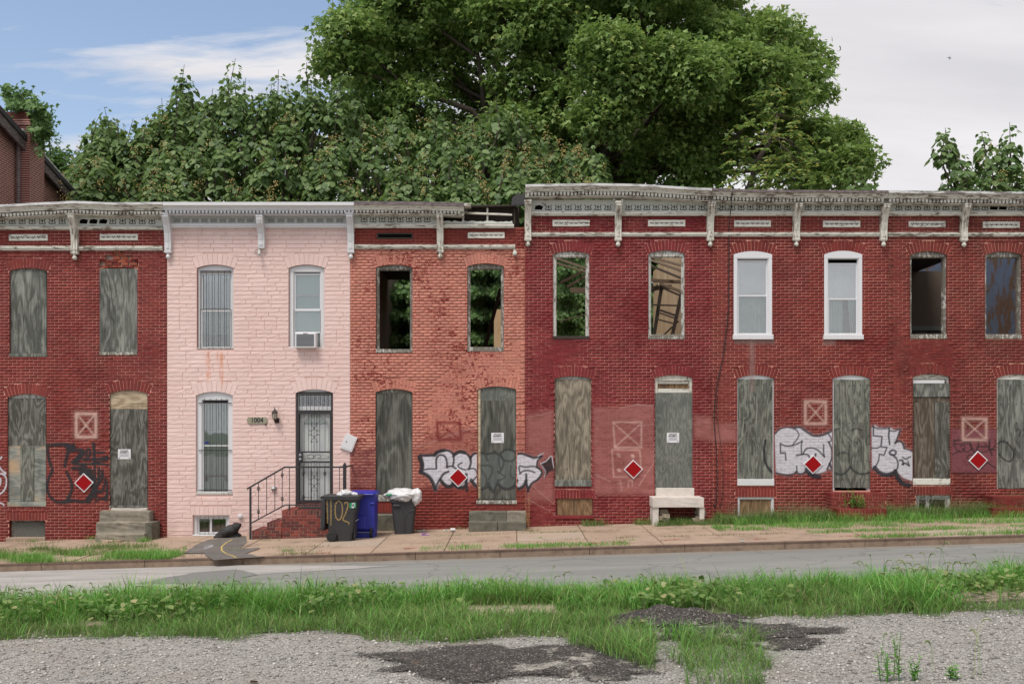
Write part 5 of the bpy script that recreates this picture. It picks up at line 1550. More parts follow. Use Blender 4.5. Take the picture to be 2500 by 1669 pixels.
# overgrown slabs on this side of the road, under soil and grass
def zverge(x, y): return zlot(x, y)+0.004
verge_edge = [(-13, 10.75), (-7, 10.75), (-5, 10.9), (-3, 10.8), (-2, 10.95), (-1.3, 10.2), (0.3, 10.25), (0.9, 10.0), (1.3, 10.7), (3, 10.95), (5, 10.9), (8, 10.95), (14, 10.9)]
ground_poly('verge', rough_pts(verge_edge, 12, 0.08)+[(14, 13.55), (8, 13.55), (0, 13.55), (-8, 13.55), (-13, 13.55)], zverge, 0.0, MAT['versoil'])
nearp = sheet('near_pavement', XS, [11.35, 11.85, 12.25], lambda x, y: zlot(x, y)-0.03, MAT['soil'])
for xa, xb in ((-5.35, -4.75), (-0.75, 0.55), (5.1, 6.4), (6.42, 7.8)):
    q = random.Random(int(xa*10)); z0 = zlot(xa, 11.8); n_ = 5
    P = [(xa+(xb-xa)*i/n_, 11.38+q.uniform(0, 0.10)) for i in range(n_+1)]+[(xb-(xb-xa)*i/n_, 12.2-q.uniform(0, 0.12)) for i in range(n_+1)]
    m = MB(); n0 = len(P)
    m.v = [(x_, y_, zlot(x_, y_)-0.04) for x_, y_ in P]+[(x_, y_, zlot(x_, y_)+0.022) for x_, y_ in P]
    m.f = [tuple(range(n0, 2*n0))]+[(i, (i+1) % n0, n0+(i+1) % n0, n0+i) for i in range(n0)]
    m.build('slab', MAT['slabpale'], nearp)

# crumbled asphalt heaps and stains on the gravel
def heap(label, cpx, cpy, L, W, Hh, seed, name='asphalt_heap', stuff=False):
    c = hit(cpx, cpy, zlot); q = np.random.default_rng(seed)
    nx, ny = 60, 30
    ph = q.uniform(0, 6.28, 12); V = []; F = []; ED = []
    for j in range(ny+1):
        for i in range(nx+1):
            u, v = i/nx*2-1, j/ny*2-1
            rr = math.hypot(u, v)
            ang = math.atan2(v, u)
            lim = 0.72+0.12*math.sin(3*ang+ph[0])+0.08*math.sin(7*ang+ph[1])+0.05*math.sin(13*ang+ph[2])
            t = max(0.0, 1-rr/lim)
            x, y = c.x+u*L/2, c.y+v*W/2
            h = t**0.8*(0.6+0.3*math.sin(4*u+ph[3])*math.cos(5*v+ph[4])+0.25*math.sin(11*u+ph[5])*math.sin(9*v+ph[6]))+ (q.uniform(-0.12, 0.12) if t > 0.02 else 0)*0.6
            z = zlot(x, y)+0.006+Hh*max(0.0, h)
            V.append((x-c.x, y-c.y, z-c.z)); ED.append((min(1, t*1.6),)*3+(1,))
    n = nx+1
    F = np.array([(j*n+i, j*n+i+1, (j+1)*n+i+1, (j+1)*n+i) for j in range(ny) for i in range(nx)])
    me = np_mesh(name, np.array(V), F, MAT['mulch'], True, {'paint': np.array(ED)})
    o = link_mesh(name, me, None, c)
    return tag(o, label, 'asphalt heap')
heap('largest mound of crumbled black asphalt with a green weed growing in front of it', 1650, 1516, 2.5, 1.5, 0.20, 1)
heap('low sheet of crumbled black asphalt thinning out to the right into gravel', 1800, 1545, 2.9, 1.5, 0.09, 2)
heap('dark flat spread of broken asphalt and grit beside the grass tongue', 1220, 1612, 4.0, 2.2, 0.06, 3)
heap('small dark crumble of asphalt isolated in pale gravel', 1910, 1572, 1.4, 0.8, 0.03, 4)
heap('broken asphalt crumble at the foot of the fine grass', 1440, 1630, 2.0, 1.4, 0.05, 5)

# loose stones on the gravel
def stones(n, seed, ylo, yhi, xlim, s0, s1):
    q = np.random.default_rng(seed)
    base = np.array([(1, 0, 0), (-1, 0, 0), (0, 1, 0), (0, -1, 0), (0, 0, 0.8), (0, 0, -0.8)], dtype=float)
    tri = np.array([(0, 2, 4), (2, 1, 4), (1, 3, 4), (3, 0, 4), (2, 0, 5), (1, 2, 5), (3, 1, 5), (0, 3, 5)])
    y = q.uniform(ylo, yhi, n); x = q.uniform(-1, 1, n)*xlim*(y/ylo)
    s = s0+(s1-s0)*q.random(n)**3
    V = base[None]*(s[:, None, None]*q.uniform(0.6, 1.25, (n, 6, 1)))
    a = q.uniform(0, 6.28, n); ca, sa = np.cos(a)[:, None], np.sin(a)[:, None]
    X = V[:, :, 0]*ca-V[:, :, 1]*sa; Y = V[:, :, 0]*sa+V[:, :, 1]*ca
    z = np.clip(x, -26, 26)*GRADE+LOT
    P = np.stack([X+x[:, None], Y+y[:, None], V[:, :, 2]*0.8+z[:, None]+s[:, None]*0.25], -1)
    F = tri[None]+6*np.arange(n)[:, None, None]
    me = np_mesh('gravel_stones', P.reshape(-1, 3), F.reshape(-1, 3), MAT['stone'])
    return kind(link_mesh('gravel_stones', me), 'stuff')
stones(20000, 5, 7.6, 11.4, 5.6, 0.005, 0.026)

# ------------------------------------------------------------------ doorsteps
def rough_block(m_name, x0, x1, y0, y1, z0, z1, mat, parent, amp=0.006, bev=0.015, seed=0, cell=0.12):
    bm = bmesh.new()
    nx, ny, nz = [max(1, int(round(abs(L)/cell))) for L in (x1-x0, y1-y0, z1-z0)]
    bmesh.ops.create_cube(bm, size=1.0)
    for v in bm.verts: v.co = Vector(((x0+x1)/2+v.co.x*(x1-x0), (y0+y1)/2+v.co.y*(y1-y0), (z0+z1)/2+v.co.z*(z1-z0)))
    bmesh.ops.bevel(bm, geom=list(bm.edges), offset=bev, segments=2, affect='EDGES', profile=0.6)
    bmesh.ops.subdivide_edges(bm, edges=[e for e in bm.edges if e.calc_length() > cell*1.2], cuts=3, use_grid_fill=True)
    q = random.Random(seed)
    for v in bm.verts: v.co += Vector((q.uniform(-1, 1), q.uniform(-1, 1), q.uniform(-1, 1)))*amp
    off = wloc(parent)
    for v in bm.verts: v.co -= off
    me = bpy.data.meshes.new(m_name); bm.to_mesh(me); bm.free()
    me.materials.append(mat)
    return link_mesh(m_name, me, parent)
gA = zwalk(FX(300), 23.4)
st = thing('stone_steps', 'worn crumbling three-tread concrete doorstep of the oxblood boarded house', 'steps', (XD(300, 23.6), 23.6, gA))
rough_block('step', XD(232, 23.25), XD(352, 23.25), 23.25, 23.99, gA-0.1, ZD(1302, 23.25), MAT['concstep'], st, 0.010, 0.03, 1)
rough_block('step', XD(234, 23.5), XD(362, 23.5), 23.5, 23.985, ZD(1304, 23.5), ZD(1274, 23.5), MAT['concstep'], st, 0.009, 0.03, 2)
rough_block('step', XD(242, 23.72), XD(366, 23.72), 23.72, 23.98, ZD(1278, 23.72), ZD(1247, 23.72), MAT['concstep'], st, 0.009, 0.025, 3)
rough_block('side_slab', XD(349, 23.3), XD(366, 23.3), 23.42, 23.975, gA-0.1, ZD(1276, 23.4), MAT['concdark'], st, 0.006, 0.015, 4)
rough_block('sill_stone', FX(275), FX(362), FY-0.10, FY+0.03, FZ(1247), FZ(1239.5), MAT['marble'], st, 0.004, 0.008, 5)
pc = hit(275, 1323, zwalk)
tag(rough_block('broken_slab', pc.x-0.22, pc.x+0.22, pc.y-0.12, pc.y+0.1, pc.z-0.02, pc.z+0.05, MAT['slab'], None, 0.012, 0.02, 6), 'loose broken slab of concrete lying at the foot of the crumbling steps', 'slab')
gC = zwalk(FX(1214), 23.4)
st = thing('stone_steps', 'two dark lichened concrete steps below the graffitied door of the salmon house', 'steps', (XD(1214, 23.6), 23.6, gC))
rough_block('step', XD(1144, 23.25), XD(1215, 23.25)-0.003, 23.25, 23.99, gC-0.1, ZD(1274, 23.25), MAT['concdark'], st, 0.004, 0.012, 7)
rough_block('step', XD(1215, 23.25)+0.003, XD(1285, 23.25), 23.25, 23.99, gC-0.1, ZD(1274.5, 23.25), MAT['concdark'], st, 0.004, 0.012, 8)
rough_block('step', XD(1145, 23.58), XD(1237, 23.58)-0.003, 23.58, 23.985, ZD(1275, 23.5), ZD(1249, 23.58), MAT['concdark'], st, 0.004, 0.012, 9)
rough_block('step', XD(1237, 23.58)+0.003, XD(1284, 23.58), 23.58, 23.985, ZD(1275, 23.5), ZD(1249, 23.58), MAT['concstep'], st, 0.004, 0.012, 10)
gD = zwalk(FX(1655), 23.4)
st = thing('marble_doorstep', 'white marble doorstep slab standing on two crumbling stone legs', 'doorstep', (XD(1655, 23.6), 23.6, gD))
rough_block('step_slab', XD(1593, 23.45), XD(1719, 23.45), 23.45, 23.99, ZD(1238, 23.45), ZD(1214, 23.45), MAT['marble'], st, 0.0025, 0.010, 11)
rough_block('leg', XD(1594, 23.5), XD(1608, 23.5), 23.48, 23.98, gD-0.1, ZD(1238, 23.48)+0.004, MAT['marble'], st, 0.006, 0.012, 12)
rough_block('leg', XD(1708, 23.5), XD(1720, 23.5), 23.48, 23.98, gD-0.1, ZD(1238, 23.48)+0.004, MAT['marble'], st, 0.006, 0.012, 13)
q = random.Random(2)
for k in range(34):
    px = q.choice((1, 0))*88+1608+q.uniform(0, 18); yy = q.uniform(23.52, 23.85); zz = gD+q.uniform(0, 0.30)
    s_ = q.uniform(0.045, 0.10)
    rough_block('rubble_stone', XD(px, yy)-s_, XD(px, yy)+s_, yy-0.06, yy+0.06, zz-s_*0.6, zz+s_*0.6, MAT['rubble'], st, 0.012, 0.015, k)
rough_block('rubble_stone', XD(1622, 23.5), XD(1634, 23.5), 23.4, 23.5, gD-0.02, gD+0.13, MAT['concdark'], st, 0.015, 0.02, 40)

def brick_mass(root, name_, x0, x1, y0, y1, z0, z1, mat, mort, rowlock=False, seed=0, mortin=0.0064, left=True, top=True):
    """a solid of bricks: courses on the front face, ends and top"""
    q = random.Random(seed)
    MB().box(x0+mortin, x1-mortin, y0+mortin, y1, z0, z1-mortin).build('mortar_core', mort, root)
    top_h = 0.11 if rowlock else 0.0
    z = z1-top_h; k = 0
    if rowlock:
        n = int(round((x1-x0)/0.072)); w = (x1-x0)/n
        for i in range(n):
            MB().bbox(x0+i*w+0.004, x0+(i+1)*w-0.004, y0-q.uniform(0, 0.004), y1, z1-top_h+0.004, z1+q.uniform(-0.004, 0.003), 0.005).build('brick', mat, root)
    while z > z0-0.01:
        zb = z-0.0715; x = x0-(0.10 if k % 2 else 0)
        while x < x1-0.01:
            a, b = max(x, x0)+0.0045, min(x+0.2, x1)-0.0045
            if b-a > 0.03:
                yb = y1 if (a < x0+0.02 or (not rowlock and k == 0)) else y0+0.1
                MB().bbox(a, b, y0-q.uniform(0, 0.005), yb, zb+0.0045, z-0.0045+(0.004 if k == 0 and not rowlock else 0), 0.004).build('brick', mat, root)
            x += 0.2
        z = zb; k += 1
SY = 22.95
gB = zwalk(XD(700, SY), SY)
stoop = thing('brick_stoop', 'brick stoop with side stair of two treads leading up to the pink house door', 'stoop', (XD(720, SY), SY+0.5, gB))
zg = zwalk(XD(614, SY), SY)-0.03
brick_mass(stoop, 'a', XD(614.5, SY), XD(651.5, SY), SY, FY-0.02, zg, ZD(1295, SY), MAT['brick_stoop'], MAT['mort_stoop'], True, 1)
brick_mass(stoop, 'b', XD(651.5, SY), XD(688, SY), SY, FY-0.02, zg, ZD(1275, SY), MAT['brick_stoop'], MAT['mort_stoop'], True, 2)
brick_mass(stoop, 'c', XD(688, SY), XD(848, SY), SY, FY-0.02, zg, ZD(1245.5, SY), MAT['brick_stoop'], MAT['mort_stoop'], True, 3)
mat_o = tag(MB().bbox(XD(726, 23.3), XD(800, 23.3), 23.35, 23.85, ZD(1245.5, SY)+0.002, ZD(1245.5, SY)+0.022, 0.006).build('doormat', MAT['rubber']), 'thin black doormat lying on the brick landing at the gated door', 'doormat')
# E and F brick steps
gE = zwalk(FX(2095), 23.5)
st = thing('brick_step', 'overgrown red painted brick doorstep below the planked door of the red house', 'doorstep', (FX(2095), 23.7, gE))
brick_mass(st, 'e', XD(2029, 23.55), XD(2165, 23.55), 23.55, FY-0.01, gE-0.1, ZD(1203, 23.55), MAT['brickE'], MAT['mortE'], True, 4)
brick_mass(st, 'e2', XD(2045, 23.2), XD(2165, 23.2), 23.2, 23.53, gE-0.1, ZD(1242, 23.2), MAT['brickE'], MAT['mortE'], True, 5)
gF = zwalk(FX(2480), 23.5)
st = thing('brick_step', 'red brick doorstep with pale pencilled joints at the brown-stained house', 'doorstep', (FX(2500), 23.7, gF))
brick_mass(st, 'f', XD(2424, 23.45), XD(2580, 23.45), 23.45, FY-0.01, gF-0.1, ZD(1212, 23.45), MAT['brickF'], MAT['mortF'], True, 6)
brick_mass(st, 'f2', XD(2424, 23.1), XD(2580, 23.1), 23.1, 23.43, gF-0.1, ZD(1240, 23.1), MAT['brickF'], MAT['mortF'], False, 7)

# ------------------------------------------------------------------ railing
RY = 22.99
rl = thing('stair_railing', 'black iron stair railing with basket-twist balusters along the brick stoop', 'railing', (XD(612, RY), RY, zwalk(XD(612, RY), RY)))
def RP(px, py): return (XD(px, RY), RY, ZD(py, RY))
def bar4(pts, w, name, h=None):
    m = MB()
    for a, b in zip(pts[:-1], pts[1:]):
        m.tube([a, b], w, 4)
    return m.build(name, MAT['iron'], rl)
m = MB(); m.tube([RP(611.5, 1318), RP(611.5, 1190)], 0.03, 4); m.build('post', MAT['iron'], rl)
m = MB(); m.tube([RP(841.5, 1246), RP(841.5, 1134)], 0.05, 4); m.build('post', MAT['iron'], rl)
MB().lathe((XD(841.5, RY), RY, ZD(1134, RY)), [(0.03, 0), (0.035, 0.02), (0.01, 0.05)], 8).build('finial', MAT['iron'], rl)
bar4([RP(603, 1193), RP(696, 1139.5), RP(846, 1139.5)], 0.026, 'top_rail')
bar4([(XD(841.5, RY), RY, ZD(1139.5, RY)), (XD(841.5, RY), FY-0.01, ZD(1139.5, RY))], 0.024, 'return_rail')
bar4([RP(612, 1277), RP(696, 1232), RP(840, 1232)], 0.020, 'bottom_rail')
bar4([RP(706.5, 1232), RP(706.5, 1246)], 0.022, 'foot')
for px, kd in ((631, 1), (651, 0), (671, 0), (689, 1), (706.5, 0), (724, 0), (741, 1), (759, 0), (776, 0), (793, 1), (811, 0), (829, 0)):
    yt = np.interp(px, [603, 696, 846], [1193, 1139.5, 1139.5]); yb = np.interp(px, [612, 696, 846], [1277, 1232, 1232])
    m = MB(); m.tube([RP(px, yt), RP(px, yb)], 0.0085, 5)
    b = m.build('baluster', MAT['iron'], rl)
    if kd:
        L = yb-yt
        for fr in (0.17, 0.80):
            zc_ = ZD(yt+L*fr, RY); xc_ = XD(px, RY)
            m = MB()
            for s_ in range(4):
                a = s_*math.pi/2
                m.tube([(xc_+0.032*math.sin(math.pi*t)*math.cos(a+t*2.4), RY+0.032*math.sin(math.pi*t)*math.sin(a+t*2.4), zc_-0.06+0.12*t) for t in np.linspace(0, 1, 7)], 0.006, 4)
            m.build('basket', MAT['iron'], b)

# ------------------------------------------------------------------ bins and bags
def loft(levels, n=5, rc=0.07):
    """levels: (z, x0, x1, y0, y1) rounded rectangles"""
    V = []; F = []
    for z, x0, x1, y0, y1 in levels:
        r_ = min(rc, (x1-x0)/2.2, (y1-y0)/2.2)
        for (cx, cy, a0) in ((x1-r_, y0+r_, -90), (x1-r_, y1-r_, 0), (x0+r_, y1-r_, 90), (x0+r_, y0+r_, 180)):
            for i in range(n):
                a = R(a0+90*i/(n-1)); V.append((cx+r_*math.cos(a), cy+r_*math.sin(a), z))
    k = 4*n
    for j in range(len(levels)-1):
        for i in range(k): F.append((j*k+i, j*k+(i+1) % k, (j+1)*k+(i+1) % k, (j+1)*k+i))
    F.append(tuple(range(k-1, -1, -1))); e = (len(levels)-1)*k; F.append(tuple(e+i for i in range(k)))
    m = MB(); m.v = V; m.f = F
    return m
def wheel(root, c, r, w, axis):
    m = MB(); m.lathe(c, [(r*0.72, -w/2), (r*0.95, -w/2), (r, -w*0.3), (r, w*0.3), (r*0.95, w/2), (r*0.72, w/2), (r*0.70, 0.0)], 24, axis)
    t = m.build('wheel', MAT['rubber'], root, True)
    m = MB(); m.lathe(c, [(r*0.18, -w*0.55), (r*0.2, w*0.55)], 10, axis)
    for k in range(8):
        a = k*math.pi/4
        if axis == 'y':
            ax_ = Vector((math.cos(a), 0, math.sin(a)))
        else: ax_ = Vector((0, math.cos(a), math.sin(a)))
        m.tube([Vector(c)+ax_*r*0.15, Vector(c)+ax_*r*0.74], r*0.075, 4)
    m.build('spokes', MAT['blackbin'], t)
# black bin 1102, side on, lid thrown open to the left
BY0, BY1 = 22.02, 22.62
def bx(px): return XD(px, BY0)
def bz(py): return ZD(py, BY0)
g1 = zwalk(bx(835), 22.3)
bin1 = thing('wheelie_bin', 'black wheeled trash bin spray-painted 1102 with its lid hanging open', 'trash bin', (bx(835), 22.32, g1), 'bins in front of the houses')
lv = [(g1, bx(822), bx(856), BY0+0.06, BY1-0.06), (g1+0.13, bx(821), bx(858), BY0+0.055, BY1-0.055), (g1+0.20, bx(800), bx(860), BY0+0.05, BY1-0.05),
      (g1+0.64, bx(796), bx(867), BY0+0.02, BY1-0.02), (g1+0.66, bx(795), bx(868.5), BY0+0.015, BY1-0.015), (bz(1217), bx(793), bx(871), BY0, BY1)]
loft(lv, 5, 0.05).build('body', MAT['blackbin'], bin1)
loft([(bz(1219), bx(788), bx(879), BY0-0.03, BY1+0.03), (bz(1210.5), bx(787), bx(881), BY0-0.035, BY1+0.035), (bz(1209), bx(789), bx(879), BY0-0.02, BY1+0.02)], 5, 0.05).build('rim', MAT['blackbin'], bin1)
loft([(bz(1295), bx(783), bx(791), BY0+0.0, BY1), (bz(1285), bx(782), bx(793), BY0-0.02, BY1+0.02), (bz(1222), bx(784), bx(795.5), BY0-0.02, BY1+0.02), (bz(1212), bx(783), bx(794), BY0+0.0, BY1)], 4, 0.03).build('lid', MAT['blackbin'], bin1)
m = MB(); m.tube([(bx(786), BY0, bz(1211)), (bx(783), BY0+0.02, bz(1216)), (bx(783), BY1-0.02, bz(1216)), (bx(786), BY1, bz(1211))], 0.018, 6); m.build('handle', MAT['blackbin'], bin1)
wheel(bin1, (bx(809), BY0+0.03, g1+0.115), 0.115, 0.05, 'y'); wheel(bin1, (bx(809), BY1-0.03, g1+0.115), 0.115, 0.05, 'y')
MB().tube([(bx(809), BY0+0.03, g1+0.115), (bx(809), BY1-0.03, g1+0.115)], 0.012, 6).build('axle', MAT['printgrey'], bin1)
# recessed grip bars on the front face
m = MB(); m.box(bx(861), bx(864.5), BY0+0.12, BY1-0.12, g1+0.08, g1+0.5); m.build('rib', MAT['blackbin'], bin1)
m = MB(); m.tube([(bx(867), BY0+0.1, g1+0.46), (bx(867), BY1-0.1, g1+0.46)], 0.012, 6); m.build('lift_bar', MAT['printgrey'], bin1)
# number in spray paint on the side, as thin ribbons on the sloping face
def side_pt(px, py, e=0.004):
    z = bz(py); t = np.interp(z, [g1, g1+0.2, g1+0.65, bz(1217)], [BY0+0.06, BY0+0.05, BY0+0.017, BY0])
    return (bx(px), t-e, z)
g = G('tan_spray'); MAT['tspray'] = g.out(g.tint(srgb(176, 150, 100), g.noise(g.pos(), 30, 3), 0.75, 1.15), 0.8, alpha=g.mul(0.72, g.step(g.noise(g.pos(), 28, 4, 0.7), 0.25, 0.58)))
def spray_strokes(root, strokes, w, e0=0.004):
    for j, st_ in enumerate(strokes):
        m = MB(); pts = [side_pt(*p, e=e0+0.0006*j) for p in st_]
        for a, b in zip(pts[:-1], pts[1:]):
            a, b = Vector(a), Vector(b); t = (b-a).normalized(); n_ = t.cross(Vector((0, 1, 0)))*w/2; e = t*w*0.25
            m.poly([a-n_-e, b-n_+e, b+n_+e, a+n_-e])
        m.build('spray_digit', MAT['tspray'], root)
def cr(P, n=6):
    """Catmull-Rom through 2-D points"""
    P = [np.array(p, float) for p in P]; Q = [2*P[0]-P[1]]+P+[2*P[-1]-P[-2]]; out = []
    for i in range(1, len(Q)-2):
        for t in np.linspace(0, 1, n, endpoint=False):
            a, b, c, d = Q[i-1], Q[i], Q[i+1], Q[i+2]
            out.append(tuple(0.5*((2*b)+(-a+c)*t+(2*a-5*b+4*c-d)*t*t+(-a+3*b-3*c+d)*t**3)))
    out.append(tuple(P[-1])); return out
spray_strokes(bin1, [[(798, 1219), (799, 1250), (799, 1276)], [(808, 1219), (808, 1250), (807, 1281)],
    cr([(828, 1221), (820, 1229), (818, 1246), (820, 1262), (827, 1269), (833, 1262), (836, 1245), (834, 1229), (828, 1221)]),
    cr([(841, 1230), (844, 1225), (849, 1228), (848, 1240), (843, 1254), (837, 1267), (843, 1272), (851, 1275), (851, 1279)])], 0.030)
gs = MB(); gs.quad(side_pt(853.5, 1240, 0.012), side_pt(869, 1239, 0.012), side_pt(869.5, 1226, 0.012), side_pt(853.5, 1227, 0.012)); st_ = gs.build('sticker', MAT['green'], bin1)
gs = MB(); gs.quad(side_pt(858.5, 1239.5, 0.015), side_pt(864.5, 1239, 0.015), side_pt(866, 1226.6, 0.015), side_pt(860, 1227.2, 0.015)); gs.build('print', MAT['signwhite'], st_)
gs = MB(); gs.quad(side_pt(860, 1236, 0.018), side_pt(863.5, 1235.5, 0.018), side_pt(864, 1229, 0.018), side_pt(861, 1229.5, 0.018)); gs.build('print', MAT['print'], st_)

def bag(name, label, c, sx, sy, sz, seed, mat, droop=0.0, sub=4):
    bm = bmesh.new(); bmesh.ops.create_icosphere(bm, subdivisions=sub, radius=1.0)
    from mathutils import noise as MN
    o_ = Vector((seed*3.1, seed*1.7, seed*0.9))
    for v in bm.verts:
        p = v.co.copy()
        n_ = MN.noise(p*1.4+o_)*0.26+MN.noise(p*3.0+o_)*0.11+abs(MN.noise(p*5.0+o_))*-0.09
        k = 1+n_
        v.co = Vector((p.x*sx*k, p.y*sy*k, (p.z*sz*k if p.z > 0 else p.z*sz*k*(1+droop*abs(p.x)))))
    for f_ in bm.faces: f_.smooth = True
    me = bpy.data.meshes.new(name); bm.to_mesh(me); bm.free(); me.materials.append(mat)
    return tag(link_mesh(name, me, None, c), label, 'trash bag')
bag('trash_bag', 'white plastic trash bag bulging from the open black bin', (bx(838), 22.3, bz(1207)), 0.17, 0.17, 0.10, 1, MAT['bag'])
bag('trash_bag', 'small knotted white bag at the rim of the black bin marked 1102', (bx(861), 22.25, bz(1208.5)), 0.08, 0.08, 0.06, 2, MAT['bag'], sub=3)
# blue bin, its back with axle and wheels towards the street
UY0, UY1 = 22.62, 23.22
def ux_(px): return XD(px, UY0)
def uz(py): return ZD(py, UY0)
g2 = zwalk(ux_(880), 22.9)
bin2 = thing('wheelie_bin', 'royal blue wheeled recycling bin with closed lid, axle facing the street', 'recycling bin', (ux_(882), 22.9, g2), 'bins in front of the houses')
loft([(g2, ux_(858), ux_(913), UY0+0.08, UY1-0.08), (g2+0.14, ux_(857), ux_(914), UY0+0.08, UY1-0.06), (g2+0.2, ux_(855), ux_(914.5), UY0+0.04, UY1-0.05), (uz(1206), ux_(849), ux_(916), UY0, UY1)], 5, 0.05).build('body', MAT['bluebin'], bin2)
lid = loft([(uz(1207.5), ux_(845), ux_(918), UY0-0.05, UY1+0.04), (uz(1203), ux_(845), ux_(918), UY0-0.05, UY1+0.04), (uz(1200), ux_(850), ux_(915), UY0+0.04, UY1-0.05), (uz(1198.5), ux_(858), ux_(909), UY0+0.12, UY1-0.15)], 5, 0.06).build('lid', MAT['bluebin'], bin2)
m = MB(); m.tube([(ux_(852), UY0-0.06, uz(1206)), (ux_(912), UY0-0.06, uz(1206))], 0.016, 6); m.build('handle', MAT['bluebin'], bin2)
wheel(bin2, (ux_(906), UY0+0.08, g2+0.125), 0.125, 0.055, 'x'); wheel(bin2, (ux_(862), UY0+0.08, g2+0.125), 0.125, 0.055, 'x')
MB().tube([(ux_(862), UY0+0.06, g2+0.125), (ux_(906), UY0+0.06, g2+0.125)], 0.010, 6).build('axle', MAT['printgrey'], bin2)
m = MB(); m.bbox(ux_(868), ux_(892), UY0-0.004, UY0+0.08, g2+0.2, g2+0.52, 0.02); m.build('back_panel', MAT['bluebin'], bin2)
m = MB(); m.bbox(ux_(903), ux_(914), UY0-0.012, UY0+0.06, uz(1232), uz(1238)+0.11, 0.02); m.build('gusset', MAT['bluebin'], bin2)
# grey can stuffed with a bag
CY0, CY1 = 23.1, 23.62
def cx3(px): return XD(px, CY0)
def cz3(py): return ZD(py, CY0)
g3 = zwalk(cx3(984), 23.3)
bin3 = thing('trash_can', 'dark grey square trash can overflowing with a pale plastic bag', 'trash can', (cx3(984), 23.35, g3), 'bins in front of the houses')
loft([(g3, cx3(962), cx3(1006), CY0+0.05, CY1-0.05), (g3+0.4, cx3(957.5), cx3(1010), CY0+0.02, CY1-0.02), (cz3(1222), cx3(954), cx3(1014), CY0, CY1)], 5, 0.07).build('body', MAT['greybin'], bin3)
loft([(cz3(1226), cx3(952.5), cx3(1015.5), CY0-0.02, CY1+0.02), (cz3(1218), cx3(952), cx3(1016), CY0-0.025, CY1+0.025)], 5, 0.07).build('rim', MAT['greybin'], bin3)
m = MB(); m.bbox(cx3(960), cx3(977), CY0-0.035, CY0+0.02, cz3(1236), cz3(1231), 0.01); m.build('handle', MAT['greybin'], bin3)
m = MB()
for P in ([(962, 1240), (978, 1241), (985, 1250), (986, 1300)], [(1012, 1243), (998, 1250), (991, 1262), (990, 1300)]):
    m.tube([(cx3(a), CY0+np.interp(cz3(b), [g3, g3+0.4, cz3(1222)], [0.05, 0.02, 0.0])-0.001, cz3(b)) for a, b in cr(P, 5)], 0.012, 6)
m.build('moulded_rib', MAT['greybin'], bin3)
bag('trash_bag', 'large translucent white trash bag heaped on the dark grey can', (cx3(982), 23.28, cz3(1209)), 0.40, 0.30, 0.17, 4, MAT['bag'], 0.2, 5)
bag('trash_bag', 'drooping end of white trash bag hanging over the right rim of the grey can', (cx3(1014), 23.2, cz3(1211)), 0.15, 0.16, 0.20, 6, MAT['bag'], 0.1)
tag(bag('plastic_wrapper', 'x', (cx3(951), 23.08, cz3(1207)), 0.09, 0.05, 0.03, 8, MAT['green'], sub=3), 'scrap of green printed wrapper on the bag at the grey can', 'wrapper')

# ------------------------------------------------------------------ small things on the walls
def diamond(px, py, tilt, label):
    d = FY-0.03; x, z = XD(px, d), ZD(py, d)
    t = thing('reflector_sign', label, 'sign', (x, d, z), 'red diamond signs on the facades')
    def dia(r_, y0, y1, nm, mat):
        pts = [(x+r_*math.cos(R(a+tilt)), z+r_*math.sin(R(a+tilt))) for a in (0, 90, 180, 270)]
        MB().prism(pts, y0, y1).build(nm, mat, t)
    dia(0.235, d, FY+0.012, 'border', MAT['signwhite']); dia(0.205, d-0.004, d+0.004, 'face', MAT['reflred'])
    for a in (90, 270): MB().lathe((x+0.17*math.cos(R(a+tilt)), d-0.006, z+0.17*math.sin(R(a+tilt))), [(0.006, 0), (0.006, 0.004)], 6, 'y').build('screw', MAT['printgrey'], t)
diamond(204.5, 1178, 2, 'red diamond reflector sign over the black scrawl on the oxblood wall')
diamond(1118.5, 1165, 0, 'red diamond reflector sign on the bubble-letter tag of the salmon house')
diamond(1546.5, 1145, 1, 'red diamond reflector sign on the faded pink buffed patch of crimson wall')
diamond(1985, 1133, -2, 'red diamond reflector sign in the middle of white graffiti on the red house')
diamond(2388.5, 1123.5, 2, 'red diamond reflector sign on the mauve patch of the brown-stained house')

